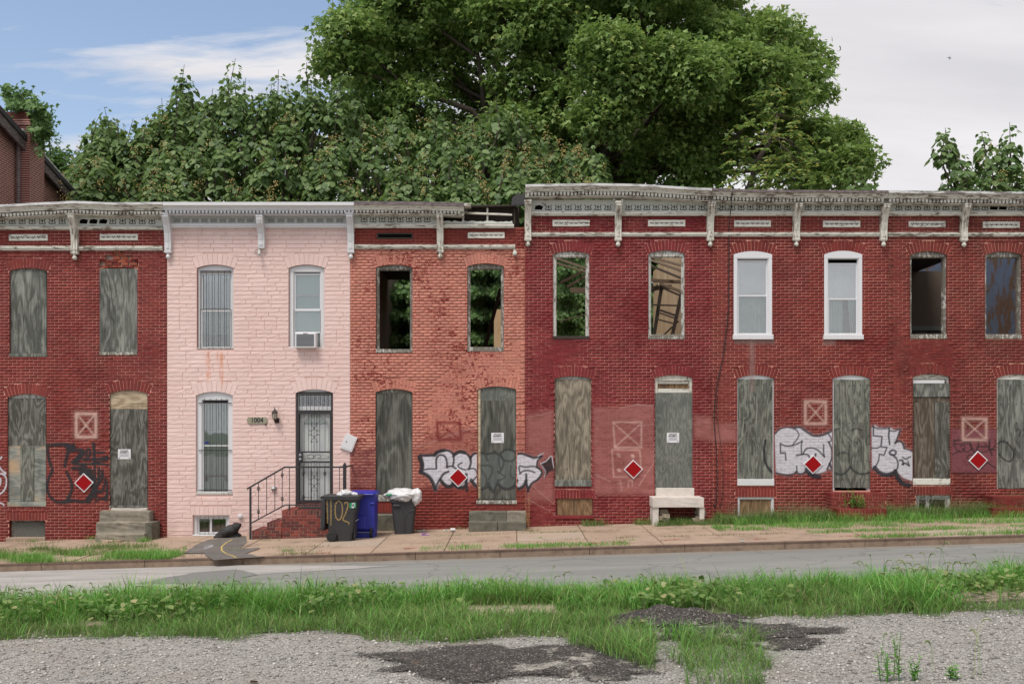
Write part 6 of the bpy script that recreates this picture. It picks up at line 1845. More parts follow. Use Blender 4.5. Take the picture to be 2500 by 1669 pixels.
TXT = {}
def text_mesh(body, size, mat, bold=0.0, align='CENTER'):
    cu = bpy.data.curves.new('lettering', 'FONT'); cu.body = body; cu.size = size; cu.align_x = align; cu.offset = bold
    ob = bpy.data.objects.new('lettering', cu); COL.objects.link(ob)
    dg = bpy.context.evaluated_depsgraph_get()
    me = bpy.data.meshes.new_from_object(ob.evaluated_get(dg))
    bpy.data.objects.remove(ob); bpy.data.curves.remove(cu)
    me.name = 'lettering'; me.materials.clear(); me.materials.append(mat)
    # stand it up in the xz plane
    me.transform(Matrix.Rotation(R(90), 4, 'X'))
    return me
me_v = text_mesh('VACANT', 0.048, MAT['print'], 0.002); me_p = text_mesh('PROPERTY', 0.046, MAT['print'], 0.002)
def notice(px0, px1, py0, py1, d, label):
    x0, x1, z0, z1 = XD(px0, d), XD(px1, d), ZD(py1, d), ZD(py0, d)
    t = thing('vacant_notice', label, 'notice', ((x0+x1)/2, d, z0), 'vacant property notices')
    MB().box(x0, x1, d, d+0.006, z0, z1).build('sheet', MAT['signwhite'], t)
    off = wloc(t)
    link_mesh('lettering', me_v, t, Vector(((x0+x1)/2, d-0.002, z1-0.055))-off)
    link_mesh('lettering', me_p, t, Vector(((x0+x1)/2, d-0.002, z1-0.10))-off)
    q = random.Random(int(px0))
    for k in range(5):
        w = (x1-x0)*q.uniform(0.30, 0.43); zc_ = z1-0.122-k*0.0155
        MB().box((x0+x1)/2-w, (x0+x1)/2+w, d-0.0018, d, zc_-0.0035, zc_+0.0035).build('text_line', MAT['printgrey'], t)
    for s_ in (-1, 1): MB().lathe(((x0+x1)/2+s_*(x1-x0)*0.4, d-0.002, z0+0.03), [(0.013, 0), (0.013, 0.003)], 10, 'y').build('seal', MAT['print'], t)
notice(288, 319, 1096, 1120, FY+0.032, 'white vacant property notice nailed to the dark boarded door above crumbling steps')
notice(1199.5, 1230, 1056, 1080.5, FY+0.010, 'white vacant property notice on the graffiti-covered door board of the salmon house')
notice(1628, 1658, 1056, 1080, FY+0.027, 'white vacant property notice on the plain grey door board above the marble step')

# house number plaque
d = FY-0.03
pl = thing('number_plaque', 'stone house number plaque reading 1004 beside the wall lantern', 'house number', (XD(627.5, d), d, ZD(1034, d)))
x0_, x1_, z0_, z1_ = XD(603, d), XD(652, d), ZD(1034, d), ZD(1017.5, d)
c_ = 0.04
MB().prism([(x0_+c_, z0_), (x1_-c_, z0_), (x1_, z0_+c_), (x1_, z1_-c_), (x1_-c_, z1_), (x0_+c_, z1_), (x0_, z1_-c_), (x0_, z0_+c_)], d, FY+0.0).build('tablet', MAT['plaque'], pl)
link_mesh('lettering', text_mesh('1004', 0.155, MAT['print'], 0.004), pl, Vector((XD(627.5, d), d-0.003, ZD(1030.3, d)))-wloc(pl))
MB().lathe((XD(649, d), d-0.01, z0_-0.01), [(0.005, -0.03), (0.02, -0.02), (0.025, 0.0), (0.01, 0.015)], 7).build('ornament', MAT['bronze'], pl)
# wall lantern
lx, lz = XD(671, FY-0.12), ZD(1012, FY-0.12); ly = FY-0.13
lt = thing('wall_lantern', 'bronze carriage lantern on the pink stone wall', 'lantern', (lx, FY, lz-0.2))
MB().lathe((lx, ly, lz), [(0.005, 0.19), (0.012, 0.16), (0.012, 0.13), (0.03, 0.12), (0.085, 0.05), (0.085, 0.04), (0.07, 0.04)], 8).build('cap', MAT['bronze'], lt)
MB().lathe((lx, ly, lz), [(0.048, -0.10), (0.066, 0.04)], 8).build('globe', MAT['lampglass'], lt)
m = MB()
for k in range(8):
    a = k*math.pi/4; m.tube([(lx+0.05*math.cos(a), ly+0.05*math.sin(a), lz-0.10), (lx+0.068*math.cos(a), ly+0.068*math.sin(a), lz+0.045)], 0.005, 4)
m.build('cage', MAT['bronze'], lt)
MB().lathe((lx, ly, lz), [(0.004, -0.17), (0.02, -0.15), (0.03, -0.12), (0.055, -0.10)], 8).build('base', MAT['bronze'], lt)
m = MB(); m.tube([(lx, ly, lz-0.13), (lx+0.03, ly+0.03, lz-0.17), (lx+0.03, FY-0.03, lz-0.15)], 0.014, 6); m.box(lx-0.03, lx+0.08, FY-0.035, FY+0.0, lz-0.2, lz-0.08); m.build('wall_mount', MAT['bronze'], lt)
# camera under the middle bracket
sx_, sz_ = FX(637), FZ(618)
sc_ = thing('security_camera', 'small grey security camera under the middle bracket of the white cornice', 'camera', (sx_, FY, sz_))
MB().tube([(sx_-0.01, FY-0.02, sz_+0.08), (sx_, FY-0.10, sz_+0.05)], 0.012, 6).build('arm', MAT['printgrey'], sc_)
MB().tube([(sx_-0.02, FY-0.06, sz_+0.06), (sx_, FY-0.16, sz_-0.03), (sx_+0.01, FY-0.2, sz_-0.07)], 0.032, 8).build('housing', MAT['greycornice'], sc_)
MB().tube([(sx_-0.02+0.06*math.cos(a)-0.06, FY-0.03, sz_+0.03+0.055*math.sin(a)) for a in np.linspace(0.3, 5.8, 14)], 0.004, 4).build('lead', MAT['cable'], sc_)
# tilted white panel at the wall edge
d = FY-0.05
pn = thing('meter_panel', 'white metal access panel hanging askew beside the gated door', 'panel', (XD(852, d), d, ZD(1080, d)))
Q = [(845.5, 1056.5), (872.5, 1068), (858.5, 1103), (830, 1093)]
MB().prism([(XD(a, d), ZD(b, d)) for a, b in Q], d, FY+0.006).build('case', MAT['wplast'], pn)
cx_, cy_ = np.mean([a for a, b in Q]), np.mean([b for a, b in Q])
MB().prism([(XD(cx_+(a-cx_)*0.84, d), ZD(cy_+(b-cy_)*0.84, d)) for a, b in Q], d-0.006, d+0.004).build('door_leaf', MAT['wplast'], pn)
MB().lathe((XD(846, d), d-0.012, ZD(1077.5, d)), [(0.013, 0), (0.015, 0.008)], 8, 'y').build('lock', MAT['print'], pn)
# vents and boxes
v_ = thing('vent_cap', 'round white plastic vent cap low on the pink wall', 'vent', (FX(587.5), FY, FZ(1259)))
MB().lathe((FX(587.5), FY-0.06, FZ(1259)), [(0.02, -0.01), (0.05, 0.0), (0.055, 0.03), (0.045, 0.06)], 14, 'y').build('hood', MAT['wplast'], v_)
MB().bbox(FX(582), FX(593), FY-0.015, FY+0.0, FZ(1264.5), FZ(1254), 0.004).build('plate', MAT['wplast'], v_)
v_ = thing('outlet_box', 'small grey outdoor outlet box behind the stair railing', 'outlet', (FX(669), FY, FZ(1191)))
MB().bbox(FX(663), FX(675), FY-0.06, FY+0.0, FZ(1195), FZ(1187), 0.01).build('cover', MAT['printgrey'], v_)
MB().bbox(FX(665), FX(673), FY-0.09, FY-0.055, FZ(1193), FZ(1188.5), 0.01).build('hinged_lid', MAT['wplast'], v_)
# hanging cable
P = [(1779, 466), (1779, 620), (1778, 700), (1777, 760), (1766, 860), (1752, 930), (1744, 985), (1743, 1030), (1748, 1100), (1750, 1160), (1749, 1210), (1746, 1232), (1743, 1236), (1742, 1228)]
m = MB(); W = cr([(FX(a), FZ(b)) for a, b in P], 5)
W = [(x, FY-0.03-0.42*max(0, (z-7.3)/0.9), z) for x, z in W]
m.tube(W, 0.011, 5)
cb = tag(m.build('hanging_cable', MAT['cable']), 'black cable hanging loose from cornice to ground between crimson and red houses', 'cable')
MB().tube([(x+0.10+0.05*math.sin(z*1.3), FY-0.012, z) for x, y, z in W[28:60]], 0.006, 4).build('strand', MAT['cable'], cb)
# asphalt berm over a pipe at the pink wall
dB = 23.55
def bp(px, py, dy=0): return (XD(px, dB), dB+dy, ZD(py, dB))
m = MB(); C_ = cr([(522, 1317), (530, 1313), (543, 1305), (556, 1297.5), (568, 1290.5), (579, 1284), (587, 1278)], 5)
rad = np.interp(np.linspace(0, 1, len(C_)), [0, 0.15, 0.4, 0.6, 0.8, 0.93, 1], [0.02, 0.085, 0.12, 0.125, 0.10, 0.06, 0.015])
m.tube([bp(a, b) for a, b in C_], list(rad), 16)
m.tube([bp(a, b, 0.1) for a, b in cr([(562, 1294), (566, 1300), (568, 1308), (574, 1317)], 5)], list(np.linspace(0.09, 0.17, 16)), 14)
me = m.mesh('asphalt_berm', MAT['tar'], True)
from mathutils import noise as MNB
for v in me.vertices: v.co += Vector((MNB.noise(v.co*9), MNB.noise(v.co*9+Vector((5, 1, 2))), MNB.noise(v.co*9+Vector((1, 7, 3)))))*0.035+Vector((MNB.noise(v.co*30), 0, MNB.noise(v.co*31)))*0.012
tag(link_mesh('asphalt_berm', me), 'black hump of asphalt ramped up against the pink wall over a trench', 'asphalt berm')
# litter
def scrap(px, py, s_, mat, label, name='paper_scrap', zf=zwalk):
    c = hit(px, py, zf); q = random.Random(int(px)); m = MB()
    P = [(c.x+q.uniform(-1, 1)*s_, c.y+q.uniform(-0.6, 0.6)*s_, c.z+0.02+q.uniform(0, 0.5)*s_) for _ in range(8)]
    for k in range(6): m.poly([P[k], P[(k+1) % 8], P[(k+2) % 8]])
    m.poly([(c.x-s_, c.y-s_*0.5, c.z+0.012), (c.x+s_, c.y-s_*0.5, c.z+0.014), (c.x+s_, c.y+s_*0.5, c.z+0.02), (c.x-s_, c.y+s_*0.5, c.z+0.03)])
    tag(m.build(name, mat), label, 'scrap')
scrap(1038, 1306, 0.10, MAT['litter'], 'crumpled lilac wrapper on the pavement right of the grey can')
scrap(1030, 1297, 0.08, MAT['litterw'], 'white paper scrap against the wall behind the lilac wrapper')
scrap(1090, 1296, 0.07, MAT['litterw'], 'white crumpled cup at the foot of the salmon wall')
cn = hit(1106, 1297, zwalk); tag(MB().lathe((cn.x-0.06, cn.y-0.05, cn.z+0.05), [(0.035, 0), (0.04, 0.005), (0.04, 0.11), (0.03, 0.12)], 10, 'x').build('drink_can', MAT['flash']), 'pale drink can lying beside the lichened steps', 'can')
scrap(1812, 1322, 0.05, MAT['shade2'], 'bluish scrap on the kerb below the red house')
scrap(1235, 1489, 0.07, MAT['litterw'], 'white torn scrap lying on the bare near slab below the lichened steps', zf=zlot)
scrap(2210, 1478, 0.06, MAT['litterw'], 'pale plastic scrap beside the tall foxtail clump', zf=zlot)
scrap(300, 1500, 0.05, MAT['litterw'], 'pale scrap of paper caught in the grass below the pink house', zf=zlot)
scrap(1020, 1622, 0.04, MAT['timber'], 'curled brown leaf litter on open gravel', zf=zlot)
scrap(620, 1668, 0.035, MAT['timber'], 'brown chip of wood at the gravel foreground', zf=zlot)
scrap(820, 1378, 0.06, MAT['shade2'], 'grey flattened scrap in the gutter below the blue bin', zf=zroad)
# the bird
b = tag(MB().poly([(0, 0, 0), (0.10, 0.02, 0.06), (0.22, 0.0, 0.03), (0.10, -0.03, 0.02)]).poly([(0, 0, 0), (-0.10, 0.02, 0.09), (-0.2, 0.0, 0.02), (-0.10, -0.03, 0.04)]).tube([(0, -0.14, 0.0), (0, -0.05, 0), (0, 0.06, 0.0), (0, 0.15, 0.02)], [0.01, 0.035, 0.03, 0.01], 6).build('bird', MAT['print']), 'tiny dark bird flying high in the cloudy sky', 'bird')
b.location = PT(2318, 142, 55); b.rotation_euler = (R(25), R(35), R(70)); b.scale = (0.8, 0.8, 0.8)
# ------------------------------------------------------------------ foliage tools
LEAF = {
    'maple': np.array([(0, 0, 0), (0.30, 0.56, -0.10), (0.52, 0.17, 0.02), (1.0, 0, -0.12), (0.52, -0.17, 0.02), (0.30, -0.56, -0.10)]),
    'heart': np.array([(0, 0, 0), (0.08, 0.42, -0.07), (0.50, 0.44, -0.10), (1.0, 0, -0.22), (0.50, -0.44, -0.10), (0.08, -0.42, -0.07)]),
    'slim': np.array([(0, 0, 0), (0.25, 0.20, -0.02), (0.60, 0.17, -0.05), (1.0, 0, -0.12), (0.60, -0.17, -0.05), (0.25, -0.20, -0.02)]),
}
LEAF_T = np.array([(0, 1, 2), (0, 2, 3), (0, 3, 4), (0, 4, 5)])
def unit(a): return a/np.maximum(np.linalg.norm(a, axis=-1, keepdims=True), 1e-9)
def leaf_arrays(P, U, W, S, kind_):
    U = unit(U); V = unit(np.cross(W, U)); N = np.cross(U, V)
    T = LEAF[kind_]
    X = P[:, None]+S[:, None, None]*(T[None, :, 0:1]*U[:, None]+T[None, :, 1:2]*V[:, None]+T[None, :, 2:3]*N[:, None])
    return X, U, V, N
def leaf_crown(root, name, P, U, W, S, kind_, mat, parts=300):
    """crown part: the leaves that show largest are pieces, the rest one mesh"""
    P, U, W, S = [np.asarray(a, float) for a in (P, U, W, S)]
    off = np.array(wloc(root))
    X, U, V, N = leaf_arrays(P, U, W, S, kind_)
    size = S/np.maximum(P[:, 1], 1)
    order = np.argsort(-size)
    sel = order[:parts]; rest = order[parts:]
    Xr = X[rest]-off
    F = LEAF_T[None]+6*np.arange(len(rest))[:, None, None]
    crown = link_mesh(name, np_mesh(name, Xr.reshape(-1, 3), F.reshape(-1, 3), mat), root)
    crown['kind'] = 'stuff'
    if parts:
        me = np_mesh('leaf', LEAF[kind_], LEAF_T, mat)
        for i in sel:
            o = link_mesh('leaf', me, crown)
            M = Matrix(((U[i][0], V[i][0], N[i][0], 0), (U[i][1], V[i][1], N[i][1], 0), (U[i][2], V[i][2], N[i][2], 0), (0, 0, 0, 1)))
            o.matrix_local = Matrix.Translation(P[i]-off) @ M @ Matrix.Scale(S[i], 4)
    return crown
def rand_dir(n, q): return unit(q.normal(size=(n, 3)))

def limb(root, a, b, r0, r1, seed, name='limb', sag=0.15, mat=None):
    q = random.Random(seed); a, b = Vector(a), Vector(b); L = (b-a).length
    P = []
    for t in np.linspace(0, 1, 7):
        p = a.lerp(b, t); w = math.sin(t*math.pi)
        P.append(p+Vector((q.uniform(-1, 1)*0.05*L*w, q.uniform(-1, 1)*0.05*L*w, (-sag*0.3*L*w+q.uniform(-1, 1)*0.03*L*w))))
    return MB().tube(P, [r0+(r1-r0)*t for t in np.linspace(0, 1, 7)], 7).build(name, mat or MAT['bark'], root, True)

def lobed_tree(name, label, base, trunk_top, lobes, d, leafkind, mat, per_m2, lpc, smin, smax, seed, parts=300, spread=0.33, dspread=3.0, r_trunk=0.45, group=None, shell=0.5, updir=0.8):
    q = np.random.default_rng(seed)
    t = thing(name, label, 'tree', base, group)
    MB().tube([base, Vector(base).lerp(Vector(trunk_top), 0.5)+Vector((0.15, 0, 0)), trunk_top], [r_trunk*1.25, r_trunk, r_trunk*0.65], 10).build('trunk', MAT['bark'], t, True)
    P, U, W, S = [], [], [], []
    for k, lb in enumerate(lobes):
        px, py, rp = lb[:3]; dd = d+(lb[3] if len(lb) > 3 else q.uniform(-dspread, dspread))
        c = np.array(PT(px, py, dd)); r = rp*dd/2400.0
        limb(t, trunk_top if k % 3 else Vector(base).lerp(Vector(trunk_top), q.uniform(0.6, 0.95)), c, r_trunk*0.35, 0.03, seed*100+k, sag=-0.2)
        nc = max(4, int(per_m2*4*math.pi*r*r))
        D = rand_dir(nc, q); D[:, 2] = np.where(q.random(nc) < 0.45, np.abs(D[:, 2]), D[:, 2])
        rr = r*(shell+(1-shell)*q.random(nc)**0.7)*(1+0.10*np.clip(q.normal(size=nc), -1.5, 1.5))
        C = c+D*rr[:, None]*np.array([1, 1, 0.85])
        for j in range(nc):
            n = int(lpc*q.uniform(0.6, 1.4))
            sp = spread*q.uniform(0.7, 1.3)
            p = C[j]+np.clip(q.normal(size=(n, 3)), -1.7, 1.7)*sp*np.array([1, 1, 0.6])
            out = unit(p-c+D[j]*0.3)
            w = unit(out*0.95+np.array([0, 0, updir])+q.normal(size=(n, 3))*0.45)
            u = unit(out*0.8+np.array([0, 0, -0.35])+q.normal(size=(n, 3))*0.6)
            P.append(p); U.append(u); W.append(w); S.append(q.uniform(smin, smax, n))
        # twigs
        m = MB()
        for j in range(min(nc, 14)): m.tube([c, c*0.4+C[j]*0.6+q.normal(size=3)*0.05, C[j]], [0.03, 0.02, 0.006], 4, False)
        kind(m.build('twigs', MAT['bark'], t), 'stuff')
    leaf_crown(t, 'crown', np.concatenate(P), np.concatenate(U), np.concatenate(W), np.concatenate(S), leafkind, mat, parts)
    return t

# the big maple behind the salmon and crimson houses
ML = [(865, 105, 85), (835, 165, 60), (930, 60, 90), (935, 215, 80), (905, 290, 60), (1010, 90, 80), (1015, 10, 100), (1010, 270, 70), (1000, 350, 70), (1120, 40, 105), (1095, 330, 60), (1060, 170, 60), (1130, 230, 45),
      (1130, 110, 60), (1240, 70, 110), (1190, 250, 50), (1275, 210, 70), (1250, 330, 80), (1170, 400, 80), (1340, 60, 100), (1370, 160, 85), (1400, 270, 90), (1360, 380, 90), (1420, 420, 80),
      (1480, 60, 110), (1490, 130, 80, -5.5), (1520, 210, 95, -5), (1470, 300, 70, -5), (1560, 330, 90), (1500, 400, 90), (1620, 60, 110), (1630, 170, 85, -5), (1690, 210, 70, -5.5), (1660, 300, 95), (1620, 410, 100),
      (1740, 100, 75), (1760, 180, 85, -4), (1770, 290, 90), (1720, 390, 80), (1830, 110, 70), (1850, 190, 85, -4), (1840, 280, 70), (1900, 75, 38), (1925, 130, 62), (1955, 205, 62), (1900, 250, 65), (1985, 150, 30), (2000, 235, 26),
      (1880, 40, 14), (1400, -70, 140), (1200, -80, 130), (1600, -80, 130), (1010, -60, 100), (1745, -5, 65), (1770, 40, 40),
      (1985, 330, 55), (1930, 350, 60), (2040, 355, 60), (2080, 400, 50), (2100, 430, 35), (2020, 430, 60), (1950, 430, 60), (1860, 400, 50)]
lobed_tree('maple_tree', 'huge spreading green maple towering behind the rowhouses', (3.0, 43, -0.4), (2.6, 43, 13.0), ML, 43, 'maple', MAT['leaf_maple'], 4.2, 28, 0.13, 0.30, 3, spread=0.30, r_trunk=0.6, shell=0.66, updir=0.6)

# broad-leaved trees with tan fruit
def shoot_tree(name, label, base, top, clumps, spires, seed, fruit=0.28, parts=300, fruit_ymin=300, group=None):
    q = np.random.default_rng(seed)
    t = thing(name, label, 'tree', base, group)
    b, tp = Vector(base), Vector(top)
    MB().tube([b, b.lerp(tp, 0.5)+Vector((0.2, 0.1, 0)), tp], [0.32, 0.26, 0.16], 9).build('trunk', MAT['bark'], t, True)
    P, U, W, S = [], [], [], []
    fr = []
    st = MB()
    for k, (px, py, d, L, n, s0) in enumerate([(c[0], c[1], c[2], q.uniform(0.7, 1.1), int(q.uniform(40, 60)), 0.235) for c in clumps]+[(s[0], s[1], s[2], s[3], int(38*s[3]), 0.23) for s in spires]):
        tip = np.array(PT(px, py, d))
        lean = np.array([q.uniform(-0.25, 0.25), q.uniform(-0.25, 0.25), 1.0]); lean /= np.linalg.norm(lean)
        root_p = tip-lean*L
        mid = root_p*0.7+np.array(tp)*0.3+np.array([0, 0, -0.5])
        st.tube([mid, root_p, tip], [0.05, 0.03, 0.008], 5, False)
        tt = q.random(n)**0.75                     # 0 tip .. 1 base
        a = np.arange(n)*2.4+q.uniform(0, 6)
        sp = L > 1.3
        rad = (0.20+0.45*np.sqrt(tt)) if sp else (0.20+0.50*np.sqrt(tt))
        out = np.stack([np.cos(a), np.sin(a), np.zeros(n)], -1)
        p = tip-lean*(tt*L)[:, None]+out*(rad*0.55)[:, None]
        u = out*0.75+np.array([0, 0, -0.35])-np.array([0, 0, 0.75])*tt[:, None]+q.normal(size=(n, 3))*0.22
        w = out*1.0+np.array([0, 0, 0.75])+q.normal(size=(n, 3))*0.25
        s = s0*(0.62+0.5*np.sqrt(tt))*q.uniform(0.55, 1.25, n)
        P.append(p); U.append(u); W.append(w); S.append(s)
        if k < len(clumps) and py > fruit_ymin and q.random() < fruit: fr.append(tip+np.array([q.uniform(-0.25, 0.25), -0.62, q.uniform(-0.15, 0.1)]))
    kind(st.build('shoots', MAT['bark'], t, True), 'stuff')
    for j in range(7):
        c = clumps[int(q.integers(len(clumps)))]; limb(t, b.lerp(tp, q.uniform(0.55, 1)), PT(c[0], c[1]+30, c[2]), 0.12, 0.04, seed*50+j)
    leaf_crown(t, 'crown', np.concatenate(P), np.concatenate(U), np.concatenate(W), np.concatenate(S), 'heart', MAT['leaf_paul'], parts)
    if fr:
        base_ = np.array([(1, 0, 0), (-1, 0, 0), (0, 1, 0), (0, -1, 0), (0, 0, 1.3), (0, 0, -1.1)], float)
        tri = np.array([(0, 2, 4), (2, 1, 4), (1, 3, 4), (3, 0, 4), (2, 0, 5), (1, 2, 5), (3, 1, 5), (0, 3, 5)])
        C = []
        for f in fr:
            n = int(q.uniform(10, 22)); h = q.random(n)
            C.append(f+np.stack([q.normal(size=n)*0.13*(1-h*0.6), q.normal(size=n)*0.10*(1-h*0.6), (h-0.4)*0.42], -1))
        C = np.concatenate(C); s = q.uniform(0.017, 0.030, len(C))
        V = base_[None]*s[:, None, None]+C[:, None]-np.array(wloc(t))
        F = tri[None]+6*np.arange(len(C))[:, None, None]
        kind(link_mesh('fruit_clusters', np_mesh('fruit_clusters', V.reshape(-1, 3), F.reshape(-1, 3), MAT['fruit']), t), 'stuff')
    return t
EX = [165, 200, 225, 255, 290, 310, 350, 390, 405, 430, 450, 480, 510, 545, 575, 605, 640, 660, 685, 715, 735, 755, 790, 840, 880, 930, 1000, 1060, 1130, 1200, 1260, 1300, 1340, 1400, 1450, 1480, 1500]
EYY = [425, 345, 290, 266, 284, 290, 284, 252, 240, 205, 165, 215, 235, 185, 150, 195, 235, 195, 175, 235, 195, 160, 195, 195, 245, 265, 268, 258, 262, 255, 255, 285, 322, 332, 342, 385, 480]
def clump_field(x0, x1, n, seed, d0=33.5, d1=38.5, ybot=500):
    q = np.random.default_rng(seed); out = []
    while len(out) < n:
        px = q.uniform(x0, x1); top = np.interp(px, EX, EYY)+8
        py = top+(ybot-top)*q.random()**0.85
        # the higher a clump, the further back it tends to stand
        f = (py-top)/(ybot-top+1)
        out.append((px, py, d1-(d1-d0)*np.clip(f+q.uniform(-0.35, 0.35), 0, 1)))
    return out
shoot_tree('princess_tree', 'broad-leaved tree with pointed shoots nearest the old gabled building', (-13.0, 36, -0.6), (-12.6, 36, 8.5), clump_field(175, 430, 130, 1), [(255, 262, 36, 2.2), (238, 290, 36, 1.6), (395, 240, 36, 2.0), (205, 365, 35, 1.2), (222, 320, 36, 1.4), (285, 288, 36, 1.6), (325, 290, 36, 1.4), (360, 280, 36, 1.5)], 1)
shoot_tree('princess_tree', 'tall broad-leaved tree with many upright shoots behind the pink house', (-8.6, 36.5, -0.6), (-8.8, 36.5, 9.5), clump_field(400, 880, 235, 2), [(450, 158, 37, 2.4), (432, 205, 36, 1.6), (520, 215, 37, 1.6), (575, 143, 37, 2.8), (556, 185, 36, 1.8), (600, 190, 36.5, 1.8), (640, 225, 36, 1.5), (680, 170, 37, 2.4), (664, 205, 36, 1.6), (700, 200, 36, 1.6), (748, 152, 36, 1.6), (770, 190, 36, 2.0), (835, 175, 36, 2.2), (810, 200, 36, 1.6)], 2)
shoot_tree('princess_tree', 'broad-leaved tree heavy with tan fruit clusters behind the salmon house', (-3.2, 36, -0.6), (-3.0, 36, 8.5), clump_field(860, 1475, 260, 3), [(880, 240, 37, 1.8), (1210, 235, 36.5, 1.4), (1255, 250, 36.5, 1.4), (1060, 255, 36, 1.4)], 3, 0.36)
CR = [(2310, 318, 36), (2330, 345, 36), (2340, 375, 35.5), (2350, 400, 36), (2325, 420, 36), (2360, 430, 35.5), (2375, 405, 36), (2400, 335, 36), (2405, 375, 36), (2420, 400, 35.5), (2400, 430, 35), (2440, 410, 36), (2430, 440, 35.5), (2455, 350, 36), (2465, 375, 36), (2350, 452, 35), (2390, 455, 35), (2420, 460, 35), (2475, 405, 37), (2490, 430, 36), (2510, 440, 36), (2530, 420, 36), (2480, 455, 36), (2520, 460, 36), (2560, 430, 36), (2590, 400, 36)]
shoot_tree('princess_tree', 'young broad-leaved tree sprouting alone above the brown-stained house roof', (17.3, 36, -0.2), (17.4, 36, 9.6), CR, [(2308, 312, 36, 1.3), (2396, 322, 36, 1.2), (2465, 298, 36, 1.3), (2478, 386, 36.5, 1.0)], 4, 0.1, 200)
shoot_tree('princess_tree', 'low broad-leaved sapling peeping over the cornice of the red house', (11.6, 35, -0.2), (11.6, 35, 9.0), [(2085, 425, 35), (2105, 435, 35), (2120, 450, 34.5), (2080, 455, 35), (2060, 460, 35), (2110, 465, 34.5)], [], 5, 0.0, 60)

# pale pinnate tree
def pinnate_tree(name, label, base, path, tips, seed):
    q = np.random.default_rng(seed); t = thing(name, label, 'tree', base)
    P0 = [Vector(base)]+[PT(*p) for p in path]
    MB().tube(P0, [0.16, 0.12, 0.09, 0.06, 0.03][:len(P0)], 8).build('trunk', MAT['bark'], t, True)
    P, U, W, S = [], [], [], []; st = MB()
    for (px, py, d, n) in tips:
        c = np.array(PT(px, py, d)); a0 = np.array(min(P0[1:], key=lambda v: (v-Vector(c)).length))
        limb(t, a0, c, 0.045, 0.012, int(px*7+py))
        for k in range(n):
            a = q.uniform(0, 6.28); out = np.array([math.cos(a), math.sin(a), q.uniform(-0.7, 1.1)]); out /= np.linalg.norm(out)
            s = c+q.normal(size=3)*np.array([0.28, 0.28, 0.32])
            L = q.uniform(0.4, 0.65); m_ = 8
            ts = np.linspace(0.15, 1, m_)
            axis = s+out*(ts*L)[:, None]+np.array([0, 0, -0.30])*(ts**2)[:, None]*L
            st.tube([s, axis[m_//2], axis[-1]], [0.006, 0.005, 0.002], 3, False)
            side = np.cross(out, [0, 0, 1]); side /= max(np.linalg.norm(side), 1e-6)
            for sg in (-1, 1):
                P.append(axis); U.append(side*sg*0.9+out*0.35+np.array([0, 0, -0.25])+q.normal(size=(m_, 3))*0.12); W.append(np.tile([0, -0.4, 0.8], (m_, 1))+q.normal(size=(m_, 3))*0.35); S.append(q.uniform(0.12, 0.18, m_))
    kind(st.build('leaf_stalks', MAT['bark'], t), 'stuff')
    leaf_crown(t, 'crown', np.concatenate(P), np.concatenate(U), np.concatenate(W), np.concatenate(S), 'slim', MAT['leaf_ail'], 0)
q = np.random.default_rng(77)
TIPS = [(1895, 255, 36, 14), (1870, 270, 36, 10), (1920, 275, 36, 12), (1945, 290, 36, 8), (1835, 320, 35, 12), (1860, 335, 35, 10), (1820, 350, 35, 8), (1905, 335, 36, 12), (1935, 345, 35.5, 12), (1960, 360, 36, 10), (1885, 380, 35, 10), (1920, 390, 35, 12), (1955, 400, 35, 10), (1985, 380, 36, 8), (1830, 400, 35, 8), (1850, 420, 34.5, 12), (1815, 440, 34.5, 10), (1880, 430, 34.5, 12), (1910, 445, 34.5, 10), (1945, 440, 35, 10), (1975, 420, 35, 10), (1835, 460, 34, 10), (1870, 465, 34, 10), (1810, 385, 35, 6)]
pinnate_tree('pinnate_tree', 'airy pale green tree with feathery yellowing leaves in front of the maple', (8.6, 35.5, -0.2), [(1825, 470, 35.5), (1850, 390, 35.5), (1890, 330, 35.5), (1897, 280, 36)], TIPS, 6)
# dark trees far left and behind the ruin
lobed_tree('shade_tree', 'dark leafy tree filling the gap beside the old gabled building', (-18.6, 41, -0.8), (-18.6, 41, 8), [(130, 410, 40), (160, 450, 45), (100, 400, 30), (185, 470, 40), (120, 345, 14), (100, 330, 12), (150, 395, 25), (205, 430, 30)], 41, 'maple', MAT['leaf_ivy'], 4.5, 22, 0.12, 0.2, 8, 100, 0.28, 1.0, 0.25)
lobed_tree('back_yard_tree', 'shaded leafy tree standing in the yard behind the roofless houses', (0.5, 39, -0.6), (0.5, 39, 5), [(930, 560, 100), (1060, 560, 110), (1190, 560, 110), (1320, 560, 110), (1440, 560, 110), (1560, 560, 110), (960, 720, 110), (1120, 720, 120), (1260, 700, 110), (1400, 700, 120), (1530, 700, 110), (1050, 850, 110), (1230, 850, 110), (1390, 840, 110), (1650, 700, 110), (1660, 560, 110), (1510, 830, 100), (1630, 830, 100)], 39, 'heart', MAT['leaf_ivy'], 1.3, 24, 0.2, 0.3, 9, 0, 0.4, 1.5, 0.35)

